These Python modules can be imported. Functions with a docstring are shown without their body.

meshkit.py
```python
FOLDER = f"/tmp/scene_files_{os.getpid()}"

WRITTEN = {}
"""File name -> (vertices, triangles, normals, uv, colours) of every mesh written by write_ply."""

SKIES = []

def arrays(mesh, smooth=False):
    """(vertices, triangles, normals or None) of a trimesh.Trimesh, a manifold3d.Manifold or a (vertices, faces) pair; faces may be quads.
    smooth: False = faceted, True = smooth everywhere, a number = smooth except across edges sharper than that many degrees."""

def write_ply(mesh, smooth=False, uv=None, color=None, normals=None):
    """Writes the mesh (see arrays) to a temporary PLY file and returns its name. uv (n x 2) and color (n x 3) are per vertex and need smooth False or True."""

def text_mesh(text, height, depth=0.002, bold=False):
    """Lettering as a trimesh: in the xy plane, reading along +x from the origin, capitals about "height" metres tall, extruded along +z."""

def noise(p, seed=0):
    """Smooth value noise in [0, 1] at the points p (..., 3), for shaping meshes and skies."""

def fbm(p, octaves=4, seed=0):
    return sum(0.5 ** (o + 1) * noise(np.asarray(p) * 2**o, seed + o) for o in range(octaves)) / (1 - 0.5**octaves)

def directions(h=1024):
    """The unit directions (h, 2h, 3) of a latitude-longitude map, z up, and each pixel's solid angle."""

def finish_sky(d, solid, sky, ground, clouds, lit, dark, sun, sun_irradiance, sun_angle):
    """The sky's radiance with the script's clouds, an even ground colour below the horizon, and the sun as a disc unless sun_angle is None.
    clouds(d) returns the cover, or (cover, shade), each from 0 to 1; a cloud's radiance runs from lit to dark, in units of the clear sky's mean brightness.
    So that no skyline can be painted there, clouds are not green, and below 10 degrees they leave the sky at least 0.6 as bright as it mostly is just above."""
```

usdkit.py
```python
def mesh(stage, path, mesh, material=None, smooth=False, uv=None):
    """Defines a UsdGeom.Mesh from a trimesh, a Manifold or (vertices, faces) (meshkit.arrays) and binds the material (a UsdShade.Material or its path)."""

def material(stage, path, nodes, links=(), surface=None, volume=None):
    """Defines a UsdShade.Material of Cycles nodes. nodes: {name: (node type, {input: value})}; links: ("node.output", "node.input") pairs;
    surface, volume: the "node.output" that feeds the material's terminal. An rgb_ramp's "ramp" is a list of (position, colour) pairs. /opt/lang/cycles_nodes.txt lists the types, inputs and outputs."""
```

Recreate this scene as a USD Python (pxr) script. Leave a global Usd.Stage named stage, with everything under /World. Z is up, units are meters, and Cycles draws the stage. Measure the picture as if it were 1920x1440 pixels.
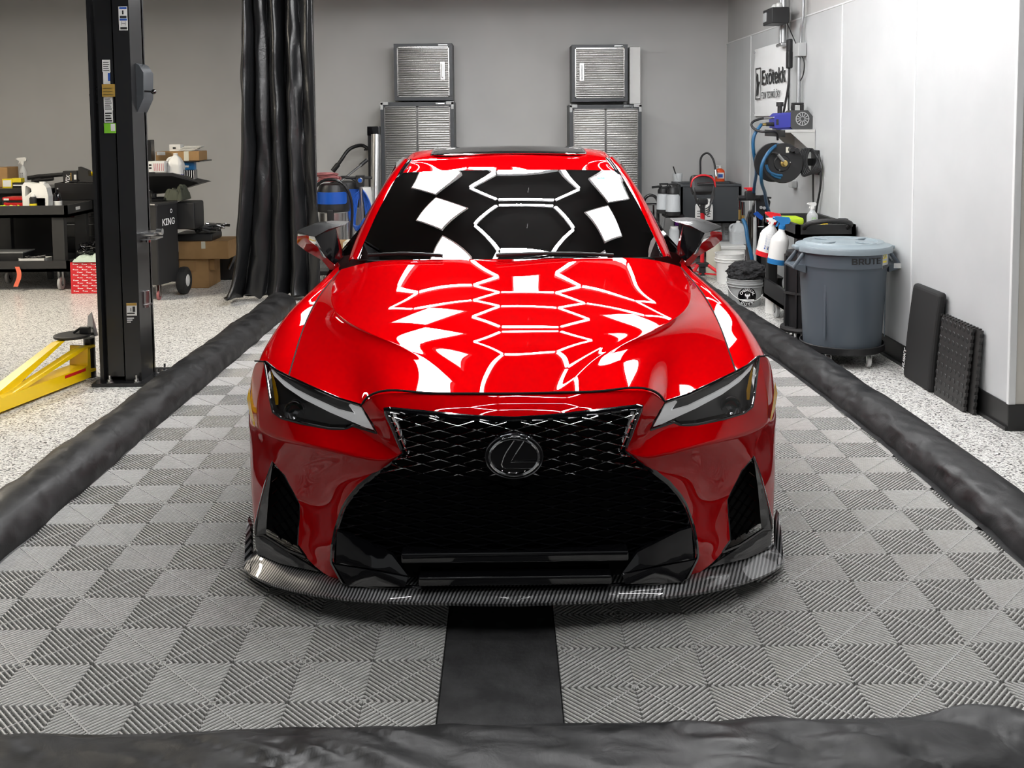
import math, random, re
import numpy as np
import trimesh, manifold3d as m3
from shapely.geometry import Polygon, LineString, box as sbox
from shapely import affinity
from pxr import Usd, UsdGeom, UsdLux, UsdShade, Gf, Sdf, Vt
import usdkit, meshkit

stage = Usd.Stage.CreateInMemory()
UsdGeom.SetStageUpAxis(stage, UsdGeom.Tokens.z)
UsdGeom.SetStageMetersPerUnit(stage, 1.0)
UsdGeom.Xform.Define(stage, '/World')
UsdGeom.Scope.Define(stage, '/World/Looks')
PI = math.pi
rng = random.Random(7)
nrng = np.random.default_rng(7)

# ------------------------------------------------------------------ camera (hand-held phone shot, lens shifted by the crop)
EYE = 1.577
F_PX, CY, PITCH, YAW, ROLL = 1858.02, 358.233, 0.0709556, 0.00691887, 0.00878931
def make_camera():
    c, s, cp, sp = math.cos(YAW), math.sin(YAW), math.cos(PITCH), math.sin(PITCH)
    fwd = np.array([s*cp, c*cp, -sp]); r = np.array([c, -s, 0.0]); d = np.cross(fwd, r)
    right = math.cos(ROLL)*r + math.sin(ROLL)*d; down = -math.sin(ROLL)*r + math.cos(ROLL)*d
    m = np.eye(4); m[0, :3] = right; m[1, :3] = -down; m[2, :3] = -fwd; m[3, :3] = (0, 0, EYE)
    cam = UsdGeom.Camera.Define(stage, '/World/camera')
    cam.AddTransformOp().Set(Gf.Matrix4d(m.tolist()))
    k = 36.0/1920
    cam.CreateHorizontalApertureAttr(36.0); cam.CreateVerticalApertureAttr(27.0)
    cam.CreateFocalLengthAttr(F_PX*k); cam.CreateVerticalApertureOffsetAttr((CY-720)*k)
    cam.CreateClippingRangeAttr(Gf.Vec2f(0.05, 100))
    cam.CreateExposureAttr(EXPOSURE)
EXPOSURE = 0.0
make_camera()

# dim ambient of the shop behind the camera (its open, lit front)
dome = UsdLux.DomeLight.Define(stage, '/World/ambient_light')
dome.CreateColorAttr(Gf.Vec3f(0.95, 0.98, 1.0)); dome.CreateIntensityAttr(0.06)

# ------------------------------------------------------------------ helpers
_used = {}
def numbered(parent, name):
    k = (parent, name); n = _used.get(k, 0); _used[k] = n+1
    return f'{parent}/{name}' if n == 0 else f'{parent}/{name}_{n:03d}'
def path_of(p):
    return '/World' if p is None else str(p.GetPath())
def tag(p, label=None, cat=None, group=None, kind=None):
    for k, v in (('label', label), ('category', cat), ('group', group), ('kind', kind)):
        if v: p.SetCustomDataByKey(k, v)
    return p
def thing(name, label, cat, loc=(0, 0, 0), rz=0, group=None, kind=None, rx=0):
    x = UsdGeom.Xform.Define(stage, numbered('/World', name))
    x.AddTranslateOp().Set(Gf.Vec3d(*map(float, loc)))
    if rz: x.AddRotateZOp().Set(float(rz))
    if rx: x.AddRotateXOp().Set(float(rx))
    return tag(x.GetPrim(), label, cat, group, kind)
def obj(name, mesh, m, parent=None, label=None, smooth=35, cat=None, group=None, kind=None):
    if isinstance(mesh, (list,)): mesh = cat_m(mesh)
    p = usdkit.mesh(stage, numbered(path_of(parent), name), mesh, m, smooth=smooth).GetPrim()
    return tag(p, label, cat, group, kind)
def dup(root, loc, rz=0, label=None, group=None, name=None, kind=None):
    was = root.GetCustomData()
    nm = name or re.sub(r'_\d{3}$', '', root.GetName())
    r = thing(nm, label or was['label'], was['category'], loc, rz, group or was.get('group'), kind)
    r.GetReferences().AddInternalReference(root.GetPath()); r.SetInstanceable(True)
    return r
def tm(v, f): return trimesh.Trimesh(np.asarray(v, float), np.asarray(f, int), process=False)
def as_tm(m):
    if isinstance(m, trimesh.Trimesh): return m
    v, f, _ = meshkit.arrays(m); return tm(v, f)
def cat_m(L): return trimesh.util.concatenate([as_tm(m) for m in L])
def mv(m, t=(0, 0, 0), rz=0, rx=0, ry=0, s=None):
    m = as_tm(m).copy()
    if s is not None: m.apply_scale(s)
    for a, ax in ((rx, (1, 0, 0)), (ry, (0, 1, 0)), (rz, (0, 0, 1))):
        if a: m.apply_transform(trimesh.transformations.rotation_matrix(math.radians(a), ax))
    m.apply_translation(t); return m
def bx(x0, x1, y0, y1, z0, z1):
    return trimesh.creation.box(bounds=[[min(x0,x1), min(y0,y1), min(z0,z1)], [max(x0,x1), max(y0,y1), max(z0,z1)]])
def rbx(x0, x1, y0, y1, z0, z1, r=0.01, n=2):
    """box with rounded edges: hull of corner spheres' octants"""
    x0, x1, y0, y1, z0, z1 = min(x0,x1), max(x0,x1), min(y0,y1), max(y0,y1), min(z0,z1), max(z0,z1)
    r = min(r, (x1-x0)/2.01, (y1-y0)/2.01, (z1-z0)/2.01)
    a = np.linspace(0, PI/2, n+1); pts = []
    for t in a:
        for u in a:
            pts.append((math.cos(t)*math.cos(u), math.cos(t)*math.sin(u), math.sin(t)))
    pts = np.array(pts)*r; out = []
    for sx, cx in ((-1, x0+r), (1, x1-r)):
        for sy, cy in ((-1, y0+r), (1, y1-r)):
            for sz, cz in ((-1, z0+r), (1, z1-r)):
                out.append(pts*[sx, sy, sz]+[cx, cy, cz])
    return trimesh.convex.convex_hull(np.vstack(out))
def cyl(p, q, r, n=20, r2=None):
    p, q = np.asarray(p, float), np.asarray(q, float); r2 = r if r2 is None else r2
    return tube([p, q], [r, r2], n)
def tube(path, r, n=10, closed=False, caps=True):
    P = np.asarray(path, float); N = len(P)
    R = np.full(N, r, float) if np.ndim(r) == 0 else np.asarray(r, float)
    T = np.gradient(P, axis=0) if N > 2 else np.repeat((P[1]-P[0])[None], N, 0)
    if closed: T = np.roll(P, -1, 0)-np.roll(P, 1, 0)
    T /= np.maximum(np.linalg.norm(T, axis=1, keepdims=True), 1e-9)
    up = np.array([0, 0, 1.0]) if abs(T[0, 2]) < .9 else np.array([1.0, 0, 0])
    a = np.cross(T[0], up); a /= np.linalg.norm(a); V = []
    th = np.arange(n)/n*2*PI
    for i in range(N):
        a = a-T[i]*(a@T[i]); a /= max(np.linalg.norm(a), 1e-9); b = np.cross(T[i], a)
        V.append(P[i]+R[i]*(np.cos(th)[:, None]*a+np.sin(th)[:, None]*b))
    V = np.vstack(V); F = []
    for i in range(N if closed else N-1):
        i2 = (i+1) % N
        for j in range(n):
            j2 = (j+1) % n; F += [(i*n+j, i*n+j2, i2*n+j2), (i*n+j, i2*n+j2, i2*n+j)]
    if not closed and caps:
        k = len(V); V = np.vstack([V, P[:1], P[-1:]])
        for j in range(n):
            j2 = (j+1) % n; F += [(k, j2, j), (k+1, (N-1)*n+j, (N-1)*n+j2)]
    m = tm(V, F)
    return m
def spline(pts, n=40, closed=False):
    from scipy.interpolate import CubicSpline
    P = np.asarray(pts, float)
    if closed: P = np.vstack([P, P[:1]])
    d = np.r_[0, np.cumsum(np.linalg.norm(np.diff(P, axis=0), axis=1))]
    cs = CubicSpline(d, P, bc_type='periodic' if closed else 'natural')
    return cs(np.linspace(0, d[-1], n, endpoint=not closed))
def lathe(prof, n=32, caps=False):
    """prof: (r, z) pairs from bottom to top, turned about z"""
    P = np.asarray(prof, float); th = np.arange(n)/n*2*PI
    V = np.vstack([np.c_[r*np.cos(th), r*np.sin(th), np.full(n, z)] for r, z in P]); F = []
    for i in range(len(P)-1):
        for j in range(n):
            j2 = (j+1) % n; F += [(i*n+j, i*n+j2, (i+1)*n+j2), (i*n+j, (i+1)*n+j2, (i+1)*n+j)]
    m = tm(V, F); m.merge_vertices(); m.update_faces(m.nondegenerate_faces()); return m
def ext(poly, h, n=None):
    """extrude a shapely polygon or list of points along +z by h"""
    if not hasattr(poly, 'geom_type'): poly = Polygon(poly)
    if not poly.is_valid: poly = poly.buffer(0)
    gs = getattr(poly, 'geoms', [poly])
    return cat_m([trimesh.creation.extrude_polygon(g, h, engine='earcut') for g in gs])
def rrect(x0, x1, y0, y1, r, n=4): return sbox(x0+r, y0+r, x1-r, y1-r).buffer(r, quad_segs=n)
def upright(m, t=(0, 0, 0)):
    """a mesh drawn in x,y (facing +z) set upright: x stays, y becomes z, faces -y"""
    m = as_tm(m).copy(); v = m.vertices.copy(); m.vertices = np.c_[v[:, 0], -v[:, 2], v[:, 1]]; m.apply_translation(t); return m
def on_right_wall(m, t=(0, 0, 0)):
    """a mesh drawn in x,y set on the right-hand wall, facing -x; x runs towards the camera"""
    m = as_tm(m).copy(); v = m.vertices.copy(); m.vertices = np.c_[-v[:, 2], -v[:, 0], v[:, 1]]; m.apply_translation(t); return m
def text(s, h, depth=.002, bold=False, center=True):
    m = meshkit.text_mesh(s, h, depth, bold)
    if center: m.apply_translation([-(m.bounds[0][0]+m.bounds[1][0])/2, 0, 0])
    return m
def hull(pts): return trimesh.convex.convex_hull(np.asarray(pts, float))
def grid_mesh(P, flip=False):
    """quad grid (n, m, 3) -> mesh"""
    P = np.asarray(P, float); n, m = P.shape[:2]; F = []
    for i in range(n-1):
        for j in range(m-1):
            a, b, c, d = i*m+j, i*m+j+1, (i+1)*m+j+1, (i+1)*m+j
            F += [(a, b, c), (a, c, d)]
    F = np.array(F)
    return tm(P.reshape(-1, 3), F[:, ::-1] if flip else F)

# ------------------------------------------------------------------ materials
M = {}
def mat(name, color=(.5, .5, .5), rough=.5, metal=0., coat=0., spec=.5, **kw):
    nodes = {'p': ('principled_bsdf', dict(base_color=color, roughness=rough, metallic=metal, coat_weight=coat, specular_ior_level=spec, **kw))}
    M[name] = usdkit.material(stage, '/World/Looks/'+name, nodes, surface='p.BSDF'); return M[name]
def mat_noise(name, c1, c2, scale=8, rough=.5, detail=4, metal=0., coat=0., bump=0., bscale=None, bdist=.01, ramp=(.35, .65), spec=.5, r2=None, vec=None, rough_noise=None, **kw):
    nodes = {'tc': ('texture_coordinate', {}), 'n': ('noise_texture', dict(scale=scale, detail=detail)),
             'r': ('rgb_ramp', {'ramp': [(ramp[0], c1), (ramp[1], c2)]}),
             'p': ('principled_bsdf', dict(roughness=rough, metallic=metal, coat_weight=coat, specular_ior_level=spec, **kw))}
    links = [('n.fac', 'r.fac'), ('r.color', 'p.base_color')]
    if vec:
        nodes['m'] = ('mapping', {'scale': vec}); links += [('tc.object', 'm.vector'), ('m.vector', 'n.vector')]
        src = 'm.vector'
    else:
        links += [('tc.object', 'n.vector')]; src = 'tc.object'
    if bump:
        nodes['n2'] = ('noise_texture', dict(scale=bscale or scale*3, detail=4)); nodes['b'] = ('bump', dict(strength=bump, distance=bdist))
        links += [(src, 'n2.vector'), ('n2.fac', 'b.height'), ('b.normal', 'p.normal')]
    if rough_noise:
        nodes['mr'] = ('map_range', dict(from_min=.3, from_max=.7, to_min=rough_noise[0], to_max=rough_noise[1], clamp=True))
        links += [('n.fac', 'mr.value'), ('mr.result', 'p.roughness')]
    M[name] = usdkit.material(stage, '/World/Looks/'+name, nodes, links, 'p.BSDF'); return M[name]
def mat_emit(name, color, strength):
    M[name] = usdkit.material(stage, '/World/Looks/'+name, {'e': ('emission', dict(color=color, strength=strength))}, surface='e.emission'); return M[name]
def mat_pane(name, tint, gloss_rough=0.0, ior=1.5):
    M[name] = usdkit.material(stage, '/World/Looks/'+name, {
        't': ('transparent_bsdf', dict(color=tint)), 'g': ('glossy_bsdf', dict(color=(1, 1, 1), roughness=gloss_rough)),
        'f': ('fresnel', dict(IOR=ior)), 'm': ('mix_closure', {})},
        [('f.fac', 'm.fac'), ('t.BSDF', 'm.closure1'), ('g.BSDF', 'm.closure2')], 'm.closure'); return M[name]
# ================================================================== lamps of the bay (hexagon tubes and tilted square panels under a dark ceiling)
CEIL = 3.05
LAMP_Z = 2.90
mat_emit('tube_glow', (1, 1, 1), 44.0); mat_emit('panel_glow', (1, 1, 1), 24.0); mat_emit('warm_glow', (1.0, .90, .74), 120.0)
mat('lamp_metal', (.55, .55, .56), .4, .6); mat('ceiling_paint', (.006, .006, .006), .9, spec=.1)
def tube_lamp(parent, p, q):
    p, q = np.array(p+(LAMP_Z,)), np.array(q+(LAMP_Z,)); t = (q-p)/np.linalg.norm(q-p)
    obj('lamp_tube', cyl(p+t*.02, q-t*.02, .017, 10), M['tube_glow'], parent)
    n = np.array([-t[1], t[0], 0])*.02; a, b = p+t*.012, q-t*.012
    obj('lamp_housing', hull([a+n+[0, 0, .008], a-n+[0, 0, .008], b+n+[0, 0, .008], b-n+[0, 0, .008], a+n+[0, 0, .035], a-n+[0, 0, .035], b+n+[0, 0, .035], b-n+[0, 0, .035]]), M['lamp_metal'], parent)
def hex_cluster(label, cells, h, W=.60, w=.31):
    t = thing('hexagon_lamp', label, 'ceiling lamp', group='hexagon tube lamps'); done = set()
    for cx, cy in cells:
        V = [(cx-W, cy), (cx-w, cy+h), (cx+w, cy+h), (cx+W, cy), (cx+w, cy-h), (cx-w, cy-h)]
        for a, b in zip(V, V[1:]+V[:1]):
            k = tuple(sorted([tuple(np.round(a, 1)), tuple(np.round(b, 1))]))
            if k in done: continue
            done.add(k); tube_lamp(t, a, b)
    obj('hanger', [cyl((x, y, LAMP_Z+.02), (x, y, CEIL), .003, 6) for x, y in (cells[0], cells[-1])], M['lamp_metal'], t)
    return t
hex_cluster('far cluster of white hexagon tube lamps, seen mirrored in the car hood and roof', [(.22, 6.33), (.22, 6.91), (-.69, 7.20), (1.13, 7.20), (-.69, 7.78), (1.13, 7.78)], .29)
hex_cluster('near cluster of white hexagon tube lamps, seen mirrored in the car windscreen', [(.22, 5.55), (.22, 4.83), (.22, 4.11), (-.69, 4.47), (1.13, 4.47), (-.69, 3.75), (1.13, 3.75), (.22, 3.39)], .36)
hex_cluster('small cluster of white hexagon tube lamps above the front barrier, mirrored in the splitter', [(.22, 2.10), (-.69, 1.74), (1.13, 1.74)], .36)
def panel_lamp(x, y, label, hx=.36, hy=.30, rot=True):
    t = thing('panel_lamp', label, 'ceiling lamp', (x, y, LAMP_Z+.065), group='flat panel lamps')
    P = [(-hx, 0), (0, -hy), (hx, 0), (0, hy)] if rot else [(-hx, -hy), (hx, -hy), (hx, hy), (-hx, hy)]
    obj('diffuser', ext(P, .01), M['panel_glow'], t)
    Q = Polygon(P).buffer(.018, join_style=2)
    obj('lamp_frame', [mv(ext(Q.difference(Polygon(P).buffer(.001)), .026), (0, 0, -.002)), mv(ext(Q, .008), (0, 0, .016))], M['lamp_metal'], t)
    obj('hanger', [cyl((sx*.1, 0, .02), (sx*.1, 0, CEIL-LAMP_Z-.065), .003, 6) for sx in (-1, 1)], M['lamp_metal'], t)
for sx, nm in ((-.83, 'left'), (1.34, 'right')):
    for y, w_ in ((6.62, 'far'), (5.92, 'middle'), (5.20, 'near')):
        panel_lamp(sx, y, f'{w_} white diamond panel lamp {nm} of the car, seen mirrored in its hood and windscreen')
panel_lamp(.21, 7.62, 'small upright rectangular panel lamp beyond the hexagons, mirrored on the hood', .14, .28, False)
for sx, nm in ((-.83, 'left'), (1.34, 'right')):
    panel_lamp(sx, 9.3, f'unseen white diamond panel lamp added to brighten the back wall, {nm} of the rear of the car')  # two unseen panels, added only to light the back wall
#panel_lamp(.1, 1.6, 'white square panel lamp over the front barrier, mirrored in the splitter', .30, .30, False)
# warm light of the left-hand workshop bay
t = thing('bay_lamp', 'warm lamp over the tool carts of the left bay', 'ceiling lamp', (-4.7, 7.6, 2.95))
obj('diffuser', bx(-.15, .15, -.6, .6, 0, .01), M['warm_glow'], t)
obj('lamp_frame', [bx(-.19, -.15, -.64, .64, -.01, .1), bx(.15, .19, -.64, .64, -.01, .1), bx(-.19, .19, -.64, -.6, -.01, .1), bx(-.19, .19, .6, .64, -.01, .1), bx(-.19, .19, -.64, .64, .02, .1)], M['lamp_metal'], t)

# ================================================================== the shell of the room
FZ = -.018          # concrete; the snap-together tiles stand 18 mm proud of it
def mat_floor():
    n = {'tc': ('texture_coordinate', {}), 'v': ('voronoi_texture', dict(scale=125., randomness=1.)), 'bw': ('separate_color', {}),
         'r': ('rgb_ramp', {'ramp': [(0, (.05, .049, .047)), (.10, (.07, .07, .067)), (.11, (.36, .355, .34)), (.26, (.46, .45, .42)), (.28, (.70, .685, .65)), (.6, (.76, .75, .71)), (.62, (.86, .85, .82)), (1, (.90, .89, .87))], 'interpolate': False}),
         'v2': ('voronoi_texture', dict(scale=260.)), 'bw2': ('separate_color', {}), 'm': ('mix', dict(mix_type='multiply', fac=.55)),
         'r2': ('rgb_ramp', {'ramp': [(0, (.35, .35, .35)), (.22, (.45, .45, .45)), (.25, (1, 1, 1)), (1, (1, 1, 1))]}),
         'p': ('principled_bsdf', dict(roughness=.38, coat_weight=.25, coat_roughness=.18))}
    l = [('tc.object', 'v.vector'), ('v.color', 'bw.color'), ('bw.r', 'r.fac'), ('tc.object', 'v2.vector'), ('v2.color', 'bw2.color'), ('bw2.g', 'r2.fac'), ('r.color', 'm.color1'), ('r2.color', 'm.color2'), ('m.color', 'p.base_color')]
    M['flake_floor'] = usdkit.material(stage, '/World/Looks/flake_floor', n, l, 'p.BSDF')
mat_floor()
mat_noise('wall_paint', (.45, .447, .437), (.48, .477, .467), 1.5, .75, bump=.05, bscale=160, bdist=.002)
mat_noise('wall_panel_white', (.49, .505, .508), (.53, .542, .545), 2, .42, bump=.10, bscale=90, bdist=.003)
mat('panel_trim', (.70, .71, .71), .3); mat('base_black', (.012, .012, .012), .38); mat('seam_line', (.62, .64, .64), .4)
mat('corner_beige', (.55, .53, .48), .5)
BW, RW, LW = 11.4, 2.55, -6.6
def struct(name, mesh, m, parent=None, **k):
    return obj(name, mesh, m, parent, kind=None if parent is not None else 'structure', smooth=False, **k)
mat_noise('unseen_floor_dark', (.020, .020, .020), (.035, .034, .033), 5, .7)  # unseen dark floor, added to darken bumper reflections and cut bounced light
struct('added_dark_floor', bx(LW-.2, 5.0, -3, 1.95, FZ-.1, FZ), M['unseen_floor_dark'], label='dark concrete apron in front of the front barrier', cat='floor')
struct('floor', bx(LW-.2, 5.0, 1.95, BW+.2, FZ-.1, FZ), M['flake_floor'], label='speckled grey and white epoxy flake floor', cat='floor')
struct('ceiling', bx(LW-.2, 5.0, -3, BW+.2, CEIL, CEIL+.1), M['ceiling_paint'], label='dark ceiling above the lamps', cat='ceiling')
struct('wall_back', bx(LW-.2, RW+.2, BW, BW+.15, FZ, CEIL), M['wall_paint'], label='plain grey painted back wall behind the cabinets', cat='wall')
struct('wall_left', bx(LW-.15, LW, -3, BW, FZ, CEIL), M['wall_paint'], label='grey painted wall beyond the left bay', cat='wall')
WE = 4.93
wr = struct('wall_right', bx(RW+.012, RW+.17, WE, BW, FZ, CEIL), M['wall_paint'], label='right-hand wall clad in white panels below grey paint', cat='wall')
seams = [(2.550, 10.289, 1.700)[1], (2.550, 7.513, 1.661)[1], (2.550, 6.162, 1.642)[1]]
ys = [BW, *sorted(seams, reverse=True), WE+.01]
PT = 2.425
for a, b in zip(ys, ys[1:]):
    struct('wall_panel', bx(RW, RW+.012, b+.002, a-.002, .10, PT), M['wall_panel_white'], wr)
for y in ys[1:-1]:
    struct('seam_strip', rbx(RW-.004, RW+.006, y-.010, y+.010, .10, PT, .003), M['panel_trim'], wr)
struct('cap_strip', rbx(RW-.006, RW+.012, WE, BW, PT, PT+.014, .003), M['panel_trim'], wr)
struct('corner_strip', [rbx(RW-.008, RW+.03, WE-.012, WE+.012, .10, CEIL, .004)], M['panel_trim'], wr)
struct('wall_end', [bx(RW+.012, RW+.17, WE-.006, WE, .1, CEIL)], M['corner_beige'], wr)
struct('baseboard_right', [rbx(RW-.010, RW+.002, WE-.01, BW, FZ, .118, .004), bx(RW-.022, RW-.006, WE-.012, BW, FZ, FZ+.02), rbx(RW-.010, RW+.18, WE-.018, WE-.004, FZ, .118, .004)], M['base_black'], label='black rubber baseboard along the white panelled wall', cat='baseboard')
struct('baseboard_back', [bx(LW, RW, BW-.012, BW, FZ, .1)], M['base_black'], label='black baseboard along the grey back wall', cat='baseboard')
struct('wall_side', bx(3.6, 3.75, -3, WE, FZ, CEIL), M['wall_paint'], label='grey wall set back beside the camera', cat='wall')

# ================================================================== ribbed snap-together floor tiles, laid diagonally
mat_noise('tile_plastic', (.43, .425, .41), (.50, .495, .48), 40, .42)
mat('tile_rim', (.5, .375, .36), .4); mat('gap_shade_black', (.006, .006, .006), .9)
CELL = .20544; EDGE = CELL*math.sqrt(2); NR = 22; PR = EDGE/NR
def tile_mesh():
    V, F = [], []
    def bar(p, q, prof, cap0=False, cap1=True):
        p, q = np.array(p), np.array(q); t = (q-p)/np.linalg.norm(q-p); n = np.array([-t[1], t[0]]); k = len(V); m = len(prof)
        for b in (p, q):
            for u, z in prof: V.append((b[0]+n[0]*u, b[1]+n[1]*u, z))
        for i in range(m-1): F.extend([(k+i, k+m+i, k+m+i+1), (k+i, k+m+i+1, k+i+1)])
        for c, base, fl in ((cap0, k, 1), (cap1, k+m, 0)):
            if c:
                for i in range(1, m-1): F.append((base, base+i, base+i+1) if not fl else (base, base+i+1, base+i))
    w = .27*PR; rib = [(-w, -.016), (-w, -.0026), (-.5*w, -.0003), (.5*w, -.0003), (w, -.0026), (w, -.016)][::-1]
    rim = [(-.0011, -.016), (-.0011, .0), (.0011, 0), (.0011, -.016)][::-1]
    tick = [(-.0009, -.016), (-.0009, -.006), (.0009, -.006), (.0009, -.016)][::-1]
    h = EDGE/2
    for s in range(4):
        c, sn = [(1, 0), (0, 1), (-1, 0), (0, -1)][s]; R = lambda x, y: (x*c-y*sn, x*sn+y*c)
        for k in range(NR):
            x = (k-(NR-1)/2)*PR; bar(R(x, -h+.001), R(x, -abs(x)), rib)
        bar(R(-h, -h+.0008), R(h, -h+.0008), rim)
        for j in range(1, 7):
            d = j*.0198; bar(R(-(h-d), -h+d), R(h-d, -h+d), tick, cap1=False)
    v = np.array(V); a = PI/4
    v = np.c_[v[:, 0]*math.cos(a)-v[:, 1]*math.sin(a), v[:, 0]*math.sin(a)+v[:, 1]*math.cos(a), v[:, 2]]
    return tm(v, F)
TILE = tile_mesh()
def half(axis, sign):
    n = [0, 0, 0]; n[axis] = sign; return trimesh.intersections.slice_mesh_plane(TILE, n, (0, 0, 0))
TILE_L, TILE_R = half(0, -1), half(0, 1)
def tile_mat(label, ox, oy, i0, i1, keep, cut_i, cut):
    t = thing('tile_floor', label, 'floor tiles', kind='structure')
    for j in range(-3, 34):
        for i in range(i0, i1+1):
            if (i+j) % 2 == 0: continue
            x, y = ox+i*CELL, oy+j*CELL
            if not keep(x, y): continue
            m = cut if i == cut_i else TILE
            p = usdkit.mesh(stage, numbered(path_of(t), 'floor_tile'), mv(m, (x, y, 0)), M['tile_plastic'])
    return t
def keep(x, y): return abs(x) < 1.98 and y < 9.0 and y > 2.15 and not (abs(x-.02) < .70 and y > 4.1)
tile_mat('grey ribbed snap-together floor tiles left of the black centre strip', -1.2237, 2.6037, -4, 5, keep, 5, TILE_L)
tile_mat('grey ribbed snap-together floor tiles right of the black centre strip', .3492, 2.6574, -1, 8, keep, -1, TILE_R)
obj('tile_gap_shade', bx(-1.9, 1.9, 2.1, 9.2, FZ+.0005, FZ+.0015), M['gap_shade_black'], label='dark sheet added under the floor tiles as shade in their gaps', cat='gap shade sheet', kind='structure')  # near-black sheet stands for the shade between the ribs
mat_noise('rubber_mat', (.011, .011, .012), (.030, .030, .031), 9, .62, detail=8, bump=.12, bscale=60, rough_noise=(.8, .5))
obj('rubber_strip', rbx(-.193, .141, 2.2, 8.9, FZ+.002, -.004, .003), M['rubber_mat'], label='black rubber runner down the middle of the tiled floor, under the car', cat='mat')
# ================================================================== black vinyl containment barrier round the tiles
M['barrier_vinyl'] = usdkit.material(stage, '/World/Looks/barrier_vinyl', {
    'tc': ('texture_coordinate', {}), 'n': ('noise_texture', dict(scale=7, detail=9, roughness=.65)), 'r': ('rgb_ramp', {'ramp': [(.40, (.009, .009, .0095)), (.60, (.018, .018, .019)), (.80, (.050, .049, .046))]}),
    'n2': ('noise_texture', dict(scale=10, detail=5, distortion=.9)), 'b': ('bump', dict(strength=.30, distance=.012)),
    'mr': ('map_range', dict(from_min=.35, from_max=.7, to_min=.36, to_max=.62, clamp=True)), 'p': ('principled_bsdf', dict(specular_ior_level=.42))},
    [('tc.object', 'n.vector'), ('tc.object', 'n2.vector'), ('n.fac', 'r.fac'), ('r.color', 'p.base_color'), ('n2.fac', 'b.height'), ('b.normal', 'p.normal'), ('n.fac', 'mr.value'), ('mr.result', 'p.roughness')], 'p.BSDF')
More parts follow.
